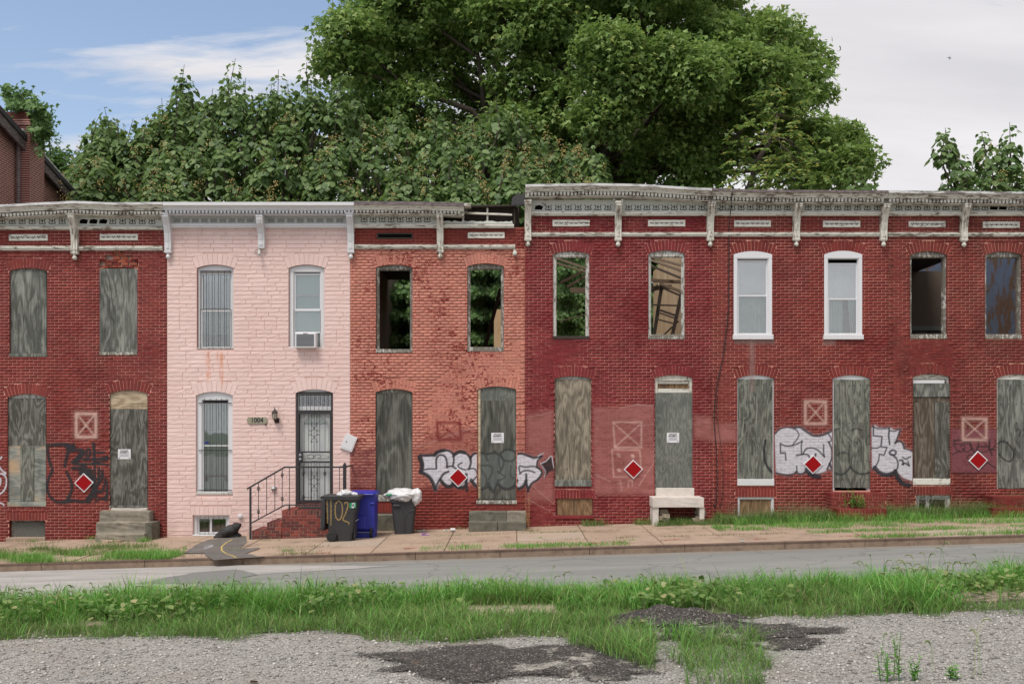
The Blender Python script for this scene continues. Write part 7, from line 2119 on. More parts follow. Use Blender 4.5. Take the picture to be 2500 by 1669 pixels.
# ivy hanging inside the roofless houses
def ivy(label, spots, d, n, seed, mat, s0=0.10, s1=0.17, stems=6, kd='heart'):
    q = np.random.default_rng(seed)
    b = PT(np.mean([s[0] for s in spots]), max(s[1]+s[2] for s in spots), d)
    t = thing('ivy', label, 'ivy', b)
    P, U, W, S = [], [], [], []
    for px, py, r in spots:
        k = int(n*(r/50.0)**2)
        x = px+q.normal(size=k)*r*0.55; y = py+q.normal(size=k)*r*0.55
        dd = d+0.35*np.sin(x*0.09+seed)+0.3*np.cos(y*0.11)+q.normal(size=k)*0.12
        p = np.stack([(x-1250)*dd/2400, dd, CAM_Z-(y-1040)*dd/2400], -1)
        P.append(p); U.append(np.array([0, -0.3, -1.0])+q.normal(size=(k, 3))*0.45); W.append(np.array([0, -1.0, 0.45])+q.normal(size=(k, 3))*0.4); S.append(q.uniform(s0, s1, k))
    m = MB()
    for j in range(stems):
        px, py, r = spots[j % len(spots)]
        m.tube([PT(px+q.uniform(-r, r)*0.5, py+r, d+0.2), PT(px+q.uniform(-r, r)*0.5, py, d+0.15), PT(px+q.uniform(-r, r)*0.5, py-r, d+0.2)], 0.012, 4)
    m.build('stems', MAT['bark'], t)
    leaf_crown(t, 'foliage', np.concatenate(P), np.concatenate(U), np.concatenate(W), np.concatenate(S), kd, mat, 120)
    return t
ivy('curtain of ivy inside the upper windows of the salmon ruin', [(975, 760, 50), (950, 800, 50), (990, 800, 50), (940, 850, 40), (985, 850, 40), (1160, 680, 60), (1150, 760, 60), (1190, 720, 60), (1170, 820, 60), (1215, 680, 50), (1210, 780, 45), (1130, 840, 50), (1145, 840, 45), (1190, 850, 45), (1150, 700, 45), (930, 770, 35), (1000, 740, 40)], 31.5, 1000, 1, MAT['leaf_ivy'])
ivy('creeper leaves behind the first empty window of the crimson house', [(1380, 720, 40), (1370, 780, 40), (1400, 790, 45), (1370, 640, 45), (1410, 620, 45), (1440, 660, 40), (1365, 690, 30)], 31.8, 420, 2, MAT['leaf_ivy'], 0.09, 0.15)
ivy('bushy vine swallowing the chimney of the old gabled building', [(45, 240, 26), (75, 262, 30), (100, 280, 26), (112, 305, 22), (60, 290, 20), (18, 220, 14), (95, 330, 14), (115, 320, 14), (30, 250, 16), (100, 350, 9), (95, 370, 7)], 31.9, 700, 3, MAT['leaf_ivy'], 0.12, 0.2, 4, 'maple')

# ------------------------------------------------------------------ ruin timbers
def timber(a, b, d0, d1, w, h, mat, lab):
    A, B = PT(a[0], a[1], d0), PT(b[0], b[1], d1)
    t = (B-A); L = t.length; t.normalize(); s = t.cross(Vector((0, 1, 0))).normalized(); u = Vector((0, 1, 0))
    m = MB(); c = [(-w/2, -h/2), (w/2, -h/2), (w/2, h/2), (-w/2, h/2)]
    n = [A+u*x+s*z for x, z in c]+[B+u*x+s*z for x, z in c]
    m.v = [tuple(v) for v in n]; m.f = [(0, 1, 2, 3), (7, 6, 5, 4), (0, 4, 5, 1), (1, 5, 6, 2), (2, 6, 7, 3), (3, 7, 4, 0)]
    o = m.build('fallen_timber', mat)
    tag(o, lab, 'timber', 'collapsed timbers in ' + lab.split(' in ')[-1])
L1 = 'broken roof timber fallen in the first open window of the crimson house'
L2 = 'broken roof timber fallen in the plaster-backed window of the crimson house'
for a, b, d0, d1, h in (((1350, 628), (1450, 662), 28, 27, 0.06), ((1350, 640), (1450, 670), 28.5, 27.5, 0.05), ((1368, 690), (1450, 650), 29, 28, 0.07), ((1385, 700), (1450, 662), 28, 28, 0.06), ((1392, 708), (1450, 710), 29.5, 29.5, 0.16), ((1368, 784), (1450, 762), 28, 28, 0.03)):
    timber(a, b, d0, d1, 0.08, h, MAT['timber'], L1)
for a, b, d0, d1, h, mt in (((1580, 632), (1690, 670), 28, 26.5, 0.06, 'timber'), ((1590, 628), (1690, 655), 28, 26.5, 0.06, 'timber'), ((1580, 645), (1690, 690), 27.5, 26.3, 0.05, 'timberdark'), ((1580, 684), (1690, 690), 27, 27, 0.09, 'timber'), ((1580, 705), (1640, 700), 27.2, 27, 0.12, 'timber'), ((1610, 692), (1690, 722), 26.8, 26.5, 0.07, 'timber'), ((1616, 702), (1690, 734), 26.8, 26.5, 0.04, 'timberdark'), ((1615, 700), (1596, 825), 26.9, 26.9, 0.09, 'timberdark'), ((1664, 714), (1640, 825), 26.5, 26.5, 0.09, 'timberdark'), ((1590, 744), (1662, 746), 26.85, 26.6, 0.035, 'timberdark'), ((1606, 755), (1655, 772), 26.8, 26.6, 0.05, 'timberdark'), ((1605, 762), (1652, 778), 26.8, 26.6, 0.03, 'timberdark'), ((1604, 779), (1646, 790), 26.8, 26.6, 0.03, 'timberdark'), ((1620, 818), (1656, 784), 26.7, 26.5, 0.04, 'timberdark')):
    timber(a, b, d0, d1, 0.07, h, MAT[mt], L2)
timber((1182, 855), (1222, 705), 28, 27, 0.10, 0.10, MAT['timberdark'], 'charred timber leaning in the right upper window of the salmon ruin')
pb = PT(1215, 800, 29)
tag(MB().box(XD(1206, 29), XD(1229, 29), 29, 29.06, 3.7, ZD(755, 29)).build('plaster_panel', MAT['plaster']), 'tan plaster panel standing inside the right upper window of the salmon ruin', 'panel')

# ------------------------------------------------------------------ old gabled building, far left
g = G('gable_brickwork'); p = g.pos(); x, y, z = g.xyz()
uvw = g.node('ShaderNodeCombineXYZ', {0: y, 1: z, 2: 0.0}).outputs[0]
br = g.node('ShaderNodeTexBrick', {'Vector': uvw, 'Color1': srgb(122, 66, 58), 'Color2': srgb(142, 82, 72), 'Mortar': srgb(206, 178, 166), 'Scale': 1.0, 'Mortar Size': 0.011, 'Mortar Smooth': 0.3, 'Brick Width': 0.21, 'Row Height': 0.073})
c = g.tint(br.outputs[0], g.noise(p, 1.4, 5, 0.65), 0.72, 1.2)
MAT['gable'] = g.out(c, 0.88, g.bump(br.outputs[1], 0.4, -0.01))
GX = -16.0
gb = thing('brick_building', 'old red brick building with raking roof and ivied chimney beyond the oxblood house', 'building', (GX-3, 30, -0.9))
def rake(y): return np.interp(y, [26.0, 36.6], [13.25, 10.35])
m = MB(); m.prism([(26.0, -1), (36.2, -1), (36.2, rake(36.2)), (26.0, rake(26.0))], GX-6, GX, 'x'); m.build('side_wall', MAT['gable'], gb)
m = MB(); m.prism([(25.6, rake(25.6)+0.02), (36.7, rake(36.7)+0.0), (36.7, rake(36.7)+0.16), (25.6, rake(25.6)+0.2)], GX-6.2, GX+0.35, 'x'); m.build('roof', MAT['roof'], gb)
m = MB(); m.prism([(25.6, rake(25.6)-0.30), (36.7, rake(36.7)-0.30), (36.7, rake(36.7)+0.02), (25.6, rake(25.6)+0.02)], GX+0.22, GX+0.30, 'x'); m.build('bargeboard', MAT['flashrust'], gb)
m = MB(); m.prism([(31.5, rake(31.5)+0.17), (36.5, rake(36.5)+0.15), (36.5, rake(36.5)+0.22), (31.5, rake(31.5)+0.24)], GX+0.1, GX+0.34, 'x'); m.build('edge_flashing', MAT['flash'], gb)
ch = MB(); ch.box(GX-0.55, GX+0.42, 31.75, 32.75, -1, rake(32)+0.55); ch.box(GX-0.60, GX+0.47, 31.70, 32.80, rake(32)+0.55, rake(32)+0.75)
cho = ch.build('chimney', MAT['gable'], gb)
MB().box(GX-0.4, GX+0.3, 31.9, 32.6, rake(32)+0.75, rake(32)+1.05).build('chimney_pot', MAT['brick_gable'], cho)
MB().tube([(GX+0.12, 31.62, -1), (GX+0.12, 31.62, 11.6)], 0.06, 8).build('downpipe', MAT['flashrust'], gb)
m = MB(); m.box(GX-1.2, GX-0.2, 29.3, 30.2, rake(30), rake(30)+1.0); c2 = m.build('chimney', MAT['brick_gable'], gb)
MB().box(GX-1.25, GX-0.15, 29.25, 30.25, rake(30)+1.0, rake(30)+1.12).build('chimney_cap', MAT['oldwhite'], c2)

# ------------------------------------------------------------------ grass
def blades(P, H, Wd, bend, seed, mat, name='grass', parent=None, lean=0.25, segs=3):
    """P (n,3) roots; H heights; tapered curving ribbons"""
    q = np.random.default_rng(seed); n = len(P)
    a = q.uniform(0, 2*np.pi, n); D = np.stack([np.cos(a), np.sin(a), np.zeros(n)], -1)
    b = a+np.pi/2+q.normal(size=n)*0.4; Sd = np.stack([np.cos(b), np.sin(b), np.zeros(n)], -1)
    B = bend*q.uniform(0.3, 1.6, n); rows = []
    for k, t in enumerate((0.0, 0.38, 0.72, 1.0)):
        c = P+D*(H*B*t*t)[:, None]+np.array([0, 0, 1.0])*(H*(t-0.42*B*t*t*0.8))[:, None]
        w = (Wd*(1.0, 0.9, 0.55, 0.0)[k])[:, None]
        if k < 3: rows += [c-Sd*w/2, c+Sd*w/2]
        else: rows += [c]
    V = np.stack(rows, 1)
    T = np.array([(0, 1, 3), (0, 3, 2), (2, 3, 5), (2, 5, 4), (4, 5, 6)])
    F = T[None]+7*np.arange(n)[:, None, None]
    off = np.array(wloc(parent)) if parent is not None else 0
    return link_mesh(name, np_mesh(name, (V-off).reshape(-1, 3), F.reshape(-1, 3), mat), parent)
def zarr(f, x, y): return np.array([f(a, b) for a, b in zip(x, y)])
from mathutils import noise as MNZ
def nz(x, y, s, o=0.0): return np.array([MNZ.noise(Vector((a*s+o, b*s, o))) for a, b in zip(x, y)])

# 1 the lush verge by the road
q = np.random.default_rng(100); n = 78000
x = q.uniform(-9, 9.5, n); y = q.uniform(11.55, 13.5, n)
px = 1250+x*2400/y; py = 1040+(CAM_Z-zarr(zlot, x, y))*2400/y
bare = ((np.abs(px-1250) < 110) & (np.abs(py-1492) < 12)) | ((px > 2290) & (py > 1445) & (py < 1486)) | ((np.abs(px-240) < 45) & (np.abs(py-1528) < 9))
hN = nz(x, y, 0.55, 3.0); h2 = nz(x, y, 2.2, 9.0)
H = (0.33+0.17*hN+0.16*h2)*q.uniform(0.4, 1.3, n)
H *= np.interp(y, [11.5, 11.9, 12.4, 13.5], [0.45, 0.8, 1.05, 1.0])
H += 0.09*np.clip((-x-1.5)/5, 0, 1)
H = np.where(q.random(n) < 0.010, H*1.7, H)
k = ~bare & (q.random(n) < np.clip(0.85+0.5*h2+0.3*(y-12.3), 0.25, 1)); x, y, H = x[k], y[k], H[k]; n = len(x)
P = np.stack([x, y, zarr(zlot, x, y)-0.01], -1)
kind(blades(P, np.clip(H, 0.06, 0.7), q.uniform(0.006, 0.016, n), 0.75, 1, MAT['grass'], 'verge_grass'), 'stuff')
# 2 finer grass creeping over the near pavement and the gravel edge
n = 190000
x = q.uniform(-8, 8, n); y = q.uniform(8.0, 12.3, n)
px = 1250+x*2400/y; py = 1040+(CAM_Z-zarr(zlot, x, y))*2400/y
k = py < 1710; x, y, px, py = x[k], y[k], px[k], py[k]; n = len(x)
edge = np.interp(px, [-200, 0, 120, 300, 600, 850, 900, 1000, 1200, 1350, 1400, 1500, 1560, 1700, 1900, 2000, 2200, 2500, 2800], [1556, 1566, 1556, 1562, 1556, 1544, 1568, 1576, 1560, 1556, 1586, 1526, 1498, 1503, 1510, 1510, 1503, 1498, 1490])
n25 = nz(x, y, 2.5, 5)
keep = (py < edge+16*n25) & (q.random(n) < np.clip(0.25+(edge+16*n25-py)/14, 0, 1))
tongue = ((px > 1380) & (px < 1600) & (py > 1545) & (py < 1572+(px-1390)*0.35+10*n25) & (py < 1640)) | ((np.abs(px-(1760+(py-1600)*0.1)) < 95+70*n25) & (py > 1545) & (q.random(n) < 0.85))
keep |= tongue
bare = ((np.abs(px-1250) < 110) & (np.abs(py-1492) < 9)) | ((px > 2290) & (py > 1448) & (py < 1482)) | ((np.abs(px-240) < 45) & (np.abs(py-1528) < 7))
heapm = (np.abs(px-1650) < 130) & (np.abs(py-1512) < 28)
keep &= ~(bare & (q.random(n) < 0.93)) & ~(heapm & (q.random(n) < 0.93))
keep &= q.random(n) < np.clip(0.80+0.9*nz(x, y, 1.6, 1.0), 0.2, 1)
x, y, py = x[keep], y[keep], py[keep]; n = len(x)
H = (0.16+0.09*nz(x, y, 1.3, 2))*q.uniform(0.45, 1.6, n)*np.where(py < 1500, 1.1, 1.0)*np.where(py > 1575, 1.25, 1.0)
P = np.stack([x, y, zarr(zlot, x, y)-0.005], -1)
half = q.random(n) < 0.78
kind(blades(P[half], np.clip(H[half], 0.04, 0.4), q.uniform(0.003, 0.0065, half.sum()), 1.0, 2, MAT['grass2'], 'fine_grass'), 'stuff')
kind(blades(P[~half], np.clip(H[~half], 0.04, 0.4)*1.1, q.uniform(0.004, 0.009, (~half).sum()), 0.8, 3, MAT['grass'], 'low_grass'), 'stuff')
# broad leaves and dead stalks mixed into the verge
n = 9000; x = q.uniform(-8.5, 9, n); y = q.uniform(11.3, 13.0, n)
k = nz(x, y, 0.8, 21) > 0.12; x, y = x[k], y[k]; n = len(x)
P = np.stack([x, y, zarr(zlot, x, y)+q.uniform(0.05, 0.30, n)], -1)
U = np.stack([q.normal(size=n), q.normal(size=n), q.uniform(-0.4, 0.5, n)], -1); W = np.array([0, -0.3, 1.0])+q.normal(size=(n, 3))*0.35
X_, _, _, _ = leaf_arrays(P, U, W, q.uniform(0.035, 0.085, n), 'heart')
kind(link_mesh('ground_cover', np_mesh('ground_cover', X_.reshape(-1, 3), (LEAF_T[None]+6*np.arange(n)[:, None, None]).reshape(-1, 3), MAT['grass2'])), 'stuff')
n = 2600; x = q.uniform(-8.5, 9, n); y = q.uniform(10.4, 13.0, n); k = (nz(x, y, 0.9, 33) > 0.0) & (y > 10.9); x, y = x[k], y[k]; n = len(x)
kind(blades(np.stack([x, y, zarr(zlot, x, y)], -1), q.uniform(0.10, 0.40, n), q.uniform(0.003, 0.006, n), 0.5, 44, MAT['drygrass'], 'dead_stalks'), 'stuff')
# 3 grass along the facades and in the pavement joints
def walk_grass(name, n, xr, yr, h, seed, mat, dens=0.0, wd=(0.004, 0.010), bend=0.6, pxmask=None):
    q = np.random.default_rng(seed)
    x = q.uniform(*xr, n); y = q.uniform(*yr, n)
    k = q.random(n) < np.clip(0.55+dens+1.7*nz(x, y, 1.3, seed*1.3), 0, 1)
    x, y = x[k], y[k]; n = len(x)
    H = h*q.uniform(0.45, 1.5, n)*(1+0.5*nz(x, y, 1.2, seed))
    P = np.stack([x, y, zarr(zwalk, x, y)-0.01], -1)
    return kind(blades(P, np.clip(H, 0.03, 1), q.uniform(*wd, n), bend, seed, mat, name), 'stuff')
walk_grass('wall_foot_grass', 16000, (4.9, 13.4), (23.15, 23.97), 0.27, 21, MAT['grass2'], 0.40)
walk_grass('wall_foot_grass', 7000, (5.2, 13.4), (23.30, 23.97), 0.46, 22, MAT['drygrass'], 0.05, (0.003, 0.005), 0.5)
walk_grass('wall_foot_grass', 13000, (5.2, 13.4), (22.85, 23.85), 0.20, 23, MAT['grass'], 0.30)
walk_grass('wall_foot_grass', 3500, (3.4, 6.0), (23.2, 23.9), 0.17, 24, MAT['grass2'], 0.2)
walk_grass('wall_foot_grass', 1200, (1.7, 3.4), (23.6, 23.95), 0.18, 25, MAT['grass2'], -0.1)
walk_grass('joint_grass', 12000, (4.6, 13.4), (21.9, 22.8), 0.10, 26, MAT['grass'], 0.05)
walk_grass('joint_grass', 5000, (6.4, 13.4), (21.1, 21.55), 0.08, 27, MAT['grass'], -0.05)
walk_grass('kerb_grass', 4500, (5.9, 13.4), (20.0, 20.4), 0.12, 28, MAT['grass'], -0.25)
walk_grass('kerb_grass', 4500, (-1.9, 2.4), (20.02, 20.7), 0.09, 29, MAT['grass'], -0.1)
walk_grass('kerb_grass', 17000, (-13.5, -6.9), (19.9, 21.0), 0.15, 30, MAT['grass'], -0.05)
walk_grass('joint_grass', 11000, (-13.5, -7.6), (21.0, 22.4), 0.12, 31, MAT['grass2'], -0.20)
walk_grass('kerb_grass', 1200, (-6.9, -3.2), (20.0, 20.3), 0.10, 32, MAT['drygrass'], -0.25)
walk_grass('wall_foot_grass', 900, (-12, -8.8), (22.9, 23.9), 0.12, 33, MAT['grass2'], -0.3)
walk_grass('joint_grass', 2600, (-7.5, 6.5), (21.22, 21.36), 0.05, 41, MAT['drygrass'], -0.15)
walk_grass('joint_grass', 2600, (-7.5, 6.5), (22.56, 22.70), 0.05, 42, MAT['grass2'], -0.2)
walk_grass('wall_foot_grass', 1500, (-3.0, 2.0), (23.85, 23.97), 0.09, 43, MAT['drygrass'], -0.2)
# 4 single tufts
def tuft(label, c, n, h, spread, mat, seed, name='grass_tuft', wd=(0.005, 0.011), bend=0.7, seeds=0):
    q = np.random.default_rng(seed); t = thing(name, label, 'grass tuft', c)
    P = np.array(c)+np.stack([q.normal(size=n)*spread, q.normal(size=n)*spread*0.6, np.full(n, -0.01)], -1)
    blades(P, h*q.uniform(0.4, 1.3, n), q.uniform(*wd, n), bend, seed, mat, 'leaves', t)
    if seeds: foxtails(P[q.integers(n, size=seeds)], h*q.uniform(0.9, 1.4, seeds), seed, 'seed_heads', t)
    return t
def foxtails(P, H, seed, name, parent=None):
    q = np.random.default_rng(seed+500); m = MB(); off = wloc(parent) if parent is not None else Vector((0, 0, 0))
    st = MB()
    for p, h in zip(P, H):
        a = q.uniform(0, 6.28); D = Vector((math.cos(a), math.sin(a), 0)); p = Vector(p)
        top = p+D*h*0.12+Vector((0, 0, h))
        st.tube([p, p+D*h*0.03+Vector((0, 0, h*0.6)), top], 0.0022, 3, False)
        L = q.uniform(0.06, 0.12)
        m.tube([top, top+D*L*0.25+Vector((0, 0, L*0.35)), top+D*L*0.62+Vector((0, 0, L*0.40)), top+D*L*0.95+Vector((0, 0, L*0.18))], [0.004, 0.0085, 0.008, 0.002], 5)
    o = m.build(name, MAT['seedhead'], parent); kind(o, 'stuff')
    kind(st.build('seed_stalks', MAT['grass'], parent), 'stuff')
    return o
qq = np.random.default_rng(8)
xs = np.concatenate([qq.uniform(-7.5, -2, 120), qq.uniform(-2, 8, 60), qq.normal(size=16)*0.35+4.9]); ys = qq.uniform(11.7, 12.9, len(xs))
foxtails(np.stack([xs, ys, zarr(zlot, xs, ys)], -1), qq.uniform(0.20, 0.34, len(xs))+0.04*(xs < -2), 3, 'foxtail_heads')
for px, py, n, h, lab in ((1010, 1300, 70, 0.10, 'clipped grass heap beside the grey trash can'), (705, 1345, 60, 0.13, 'grass tuft at the kerb below the brick stoop railing'), (720, 1352, 40, 0.09, 'spreading grass tuft next to the stoop kerb tuft'), (855, 1362, 36, 0.12, 'dry grass tuft on the kerb below the blue bin'), (570, 1344, 20, 0.09, 'weedy sprout at the edge of the black trench patch'), (455, 1340, 30, 0.11, 'grass sprout left of the black trench patch'),
                          (350, 1322, 90, 0.16, 'bright grass tuft on the pavement before the crumbling steps'), (140, 1308, 60, 0.22, 'green weed tuft against the oxblood wall below the black scrawl'), (228, 1316, 60, 0.14, 'weed tuft left of the crumbling steps'), (78, 1322, 26, 0.14, 'thin weed tuft before the meshed cellar window'), (1300, 1296, 50, 0.13, 'dry tuft at the right foot of the lichened steps'), (1320, 1313, 30, 0.06, 'flat green tuft on the slab joint right of the lichened steps'), (1545, 1317, 24, 0.07, 'tiny tuft on the slabs below the pink buffed patch'), (1560, 1280, 50, 0.20, 'green weed tuft at the wall left of the marble doorstep')):
    c = hit(px, py, zwalk); tuft(lab, c, n, h, 0.10 if n > 40 else 0.06, MAT['drygrass'] if 'dry' in lab or 'clipped' in lab else MAT['grass'], int(px))
c = hit(2255, 1478, zlot); tuft('tall lush foxtail clump standing proud of the right-hand verge', c, 420, 0.42, 0.20, MAT['grass'], 5, 'grass_clump', (0.009, 0.017), 0.85, 14)
c = hit(1660, 1560, zlot); tuft('upright green grass clump growing in front of the largest asphalt mound', c, 130, 0.22, 0.09, MAT['grass'], 6, 'grass_clump', (0.007, 0.013), 0.6)
c = hit(1640, 1560, zlot); tuft('sparse dry tuft among the crumbled asphalt', c+Vector((-0.3, 0, 0)), 60, 0.10, 0.2, MAT['drygrass'], 7, 'grass_tuft', (0.003, 0.006), 0.9)
# broad-leaved weeds
def weed(label, c, h, nst, seed, leaf=0.07, mat='grass', kd='slim', spread=0.12, stalk='grass', cat='weed', nl=9, upright=0.25):
    q = np.random.default_rng(seed); t = thing('weed', label, cat, c)
    P, U, W, S = [], [], [], []; m = MB()
    for k in range(nst):
        a = q.uniform(0, 6.28); ln = q.uniform(0.05, upright); D = np.array([math.cos(a)*ln, math.sin(a)*ln, 1.0]); D /= np.linalg.norm(D)
        b = np.array(c)+np.array([q.normal()*spread*0.4, q.normal()*spread*0.3, 0]); L = h*q.uniform(0.65, 1.1)
        m.tube([b, b+D*L*0.5, b+D*L+np.array([0.02*q.normal(), 0, 0])], [0.005, 0.004, 0.002], 4, False)
        ts = np.linspace(0.15, 1.0, nl); aa = np.arange(nl)*2.4+q.uniform(0, 6)
        out = np.stack([np.cos(aa), np.sin(aa), np.full(nl, 0.35)], -1)
        P.append(b+D*(ts*L)[:, None]); U.append(out); W.append(np.tile([0, 0, 1.0], (nl, 1))+q.normal(size=(nl, 3))*0.3); S.append(leaf*(1.25-0.7*ts)*q.uniform(0.8, 1.2, nl))
    kind(m.build('stalks', MAT[stalk], t), 'stuff')
    cr_ = leaf_crown(t, 'leaves', np.concatenate(P), np.concatenate(U), np.concatenate(W), np.concatenate(S), kd, MAT[mat], 0)
    return t
weed('bushy green weed growing out of the brick step below the planked door', Vector((XD(2092, 23.5), 23.5, ZD(1242, 23.2))), 0.42, 16, 1, 0.10, 'grass', 'slim', 0.3, nl=12)
weed('dry orange stalked weed beside the lichened steps', Vector((XD(1290, 23.5), 23.5, zwalk(0.4, 23.5))), 0.95, 5, 2, 0.03, 'drygrass', 'slim', 0.05, 'stalk', nl=10, upright=0.3)
weed('leafy weed sprouting in the verge below the salmon house', hit(850, 1480, zlot)+Vector((0, 0, 0)), 0.40, 9, 3, 0.11, 'grass2', 'heart', 0.25, nl=8)
weed('broad leaved weed in the verge below the lichened steps', hit(1215, 1455, zlot), 0.34, 9, 4, 0.10, 'grass2', 'heart', 0.25, nl=8)
weed('pale leaved weed in the verge below the blue bin', hit(1095, 1455, zlot), 0.26, 8, 5, 0.10, 'grass2', 'heart', 0.3, nl=7)
weed('small whitish weed on the crumbled asphalt', hit(1560, 1532, zlot), 0.10, 5, 6, 0.09, 'grass2', 'heart', 0.06, nl=4)
for k, (px, h, lab) in enumerate(((2160, 0.30, 'feathery weed rising in the gravel corner, leftmost of its row'), (2195, 0.38, 'tallest feathery weed in the gravel corner'), (2235, 0.22, 'low feathery weed in the gravel corner'), (2330, 0.13, 'thin weed before the foxtail stalk in the gravel corner'))):
    c = Vector((XD(px, 8.15), 8.15, zlot(XD(px, 8.15), 8.15))); weed(lab, c, h, 4, 20+k, 0.05, 'grass', 'slim', 0.05, nl=16, upright=0.15)
c = Vector((XD(2378, 8.2), 8.2, zlot(XD(2378, 8.2), 8.2)))
t = thing('foxtail_stalk', 'single tall thin foxtail stalk standing in the gravel', 'weed', c)
foxtails([c, c+Vector((0.05, 0, 0)), c+Vector((-0.3, 0.1, 0)), c+Vector((-0.72, 0.15, 0))], [0.46, 0.33, 0.25, 0.30], 11, 'seed_heads', t)
for k, (px, py, h) in enumerate(((2130, 1400, 0.30), (2290, 1395, 0.42), (1345, 1430, 0.25), (2390, 1400, 0.25))):
    c = Vector((XD(px, 12.7), 12.7, zlot(XD(px, 12.7), 12.7)))
    t = thing('foxtail_stalk', ['slender foxtail stems above the verge before the red brick doorstep', 'tallest foxtail stems above the right-hand grass clump', 'lone foxtail stem leaning over the road edge', 'wispy foxtail stems above the verge before the brown-stained house'][k], 'weed', c)
    foxtails([c, c+Vector((0.12, 0, 0)), c+Vector((-0.1, 0.05, 0))], [h+0.2, h+0.12, h+0.05], 30+k, 'seed_heads', t)
# ------------------------------------------------------------------ spray paint films on the walls
CELL = 0.0125
def seg_dist(X, Z, pts):
    D = np.full(X.shape, 1e9)
    for (a, b), (c, d) in zip(pts[:-1], pts[1:]):
        dx, dz = c-a, d-b; L2 = dx*dx+dz*dz+1e-9
        t = np.clip(((X-a)*dx+(Z-b)*dz)/L2, 0, 1)
        D = np.minimum(D, np.hypot(X-(a+t*dx), Z-(b+t*dz)))
    return D
def inside(X, Z, poly):
    r = np.zeros(X.shape, bool); n = len(poly)
    for i in range(n):
        (x1, z1), (x2, z2) = poly[i], poly[(i+1) % n]
        c = (z1 > Z) != (z2 > Z)
        r ^= c & (X < (x2-x1)*(Z-z1)/((z2-z1) if abs(z2-z1) > 1e-9 else 1e-9)+x1)
    return r
def film(name, parent, bbox, ops, y, mat, clip_in=None, clip_out=()):
    """ops: ('fill', poly, rgb, alpha, soft) or ('line', pts, rgb, alpha, width, soft) in photograph pixels on the facade"""
    x0, x1, y0, y1 = bbox
    st = CELL*100*24.0/y if False else CELL*100
    gx_ = np.arange(x0, x1+st, st); gy_ = np.arange(y0, y1+st, st)
    X, Y = np.meshgrid(gx_, gy_)
    C = np.zeros(X.shape+(3,)); A = np.zeros(X.shape)
    for o in ops:
        if o[0] == 'fill':
            _, poly, rgb, al, soft = o
            d = seg_dist(X, Y, list(poly)+[poly[0]]); ins = inside(X, Y, poly)
            a = np.clip(0.5+np.where(ins, d, -d)/(2*soft), 0, 1)*al
        else:
            _, pts, rgb, al, w, soft = o
            d = seg_dist(X, Y, pts); a = np.clip((w/2+soft-d)/(2*soft), 0, 1)*al
        c = np.array(rgb[:3])
        na = a+A*(1-a)
        C = np.where(na[..., None] > 1e-6, (c*a[..., None]+C*(A*(1-a))[..., None])/np.maximum(na, 1e-6)[..., None], C)
        A = na
    off = wloc(parent)
    V = np.stack([(X-1250)*y/2400-off.x, np.full(X.shape, y)-off.y, CAM_Z-(Y-1040)*y/2400-off.z], -1).reshape(-1, 3)
    ny, nx = X.shape
    idx = np.arange(nx*ny).reshape(ny, nx)
    Q = np.stack([idx[1:, :-1], idx[1:, 1:], idx[:-1, 1:], idx[:-1, :-1]], -1).reshape(-1, 4)
    Af = A.reshape(-1)
    keep = Af[Q].max(1) > 0.015
    cx = X.reshape(-1)[Q].mean(1); cy = Y.reshape(-1)[Q].mean(1)
    if clip_in is not None: keep &= (cx > clip_in[0]) & (cx < clip_in[1]) & (cy > clip_in[2]) & (cy < clip_in[3])
    for r in clip_out: keep &= ~((cx > r[0]) & (cx < r[1]) & (cy > r[2]) & (cy < r[3]))
    Q = Q[keep]
    if not len(Q): return None
    used = np.unique(Q); remap = np.full(len(V), -1); remap[used] = np.arange(len(used))
    RGBA = np.concatenate([C.reshape(-1, 3), Af[:, None]], 1)[used]
    me = np_mesh(name, V[used], remap[Q], mat, True, {'paint': RGBA})
    return kind(link_mesh(name, me, parent), 'stuff')
WHITE, BLACK, PINKW = srgb(206, 204, 212), srgb(44, 44, 48), srgb(206, 168, 156)
YW = FY-0.006
def xbox(parent, x0, x1, y0, y1, col, al, w=7, opsx=(), skew=0, name='spray_cross'):
    ops = [('line', [(x0+skew, y0), (x1, y0+1), (x1-skew, y1), (x0, y1), (x0+skew, y0)], col, al, w, 2.2), ('line', [(x0+4, y0+4), (x1-4, y1-4)], col, al*0.8, w*0.8, 2), ('line', [(x1-4, y0+4), (x0+4, y1-4)], col, al*0.8, w*0.8, 2),
           ('line', [(x0+skew, y0), (x1, y0+1), (x1-skew, y1), (x0, y1), (x0+skew, y0)], col, 0.25*al, w*2.2, 5)]
    return film(name, parent, (x0-15, x1+15, y0-15, y1+15), list(opsx)+ops, YW-0.0025, MAT['spray'])
S = lambda k, ox, oy: (lambda P, sm=True: cr([(ox+a/k, oy+b/k) for a, b in P], 6) if sm else [(ox+a/k, oy+b/k) for a, b in P])

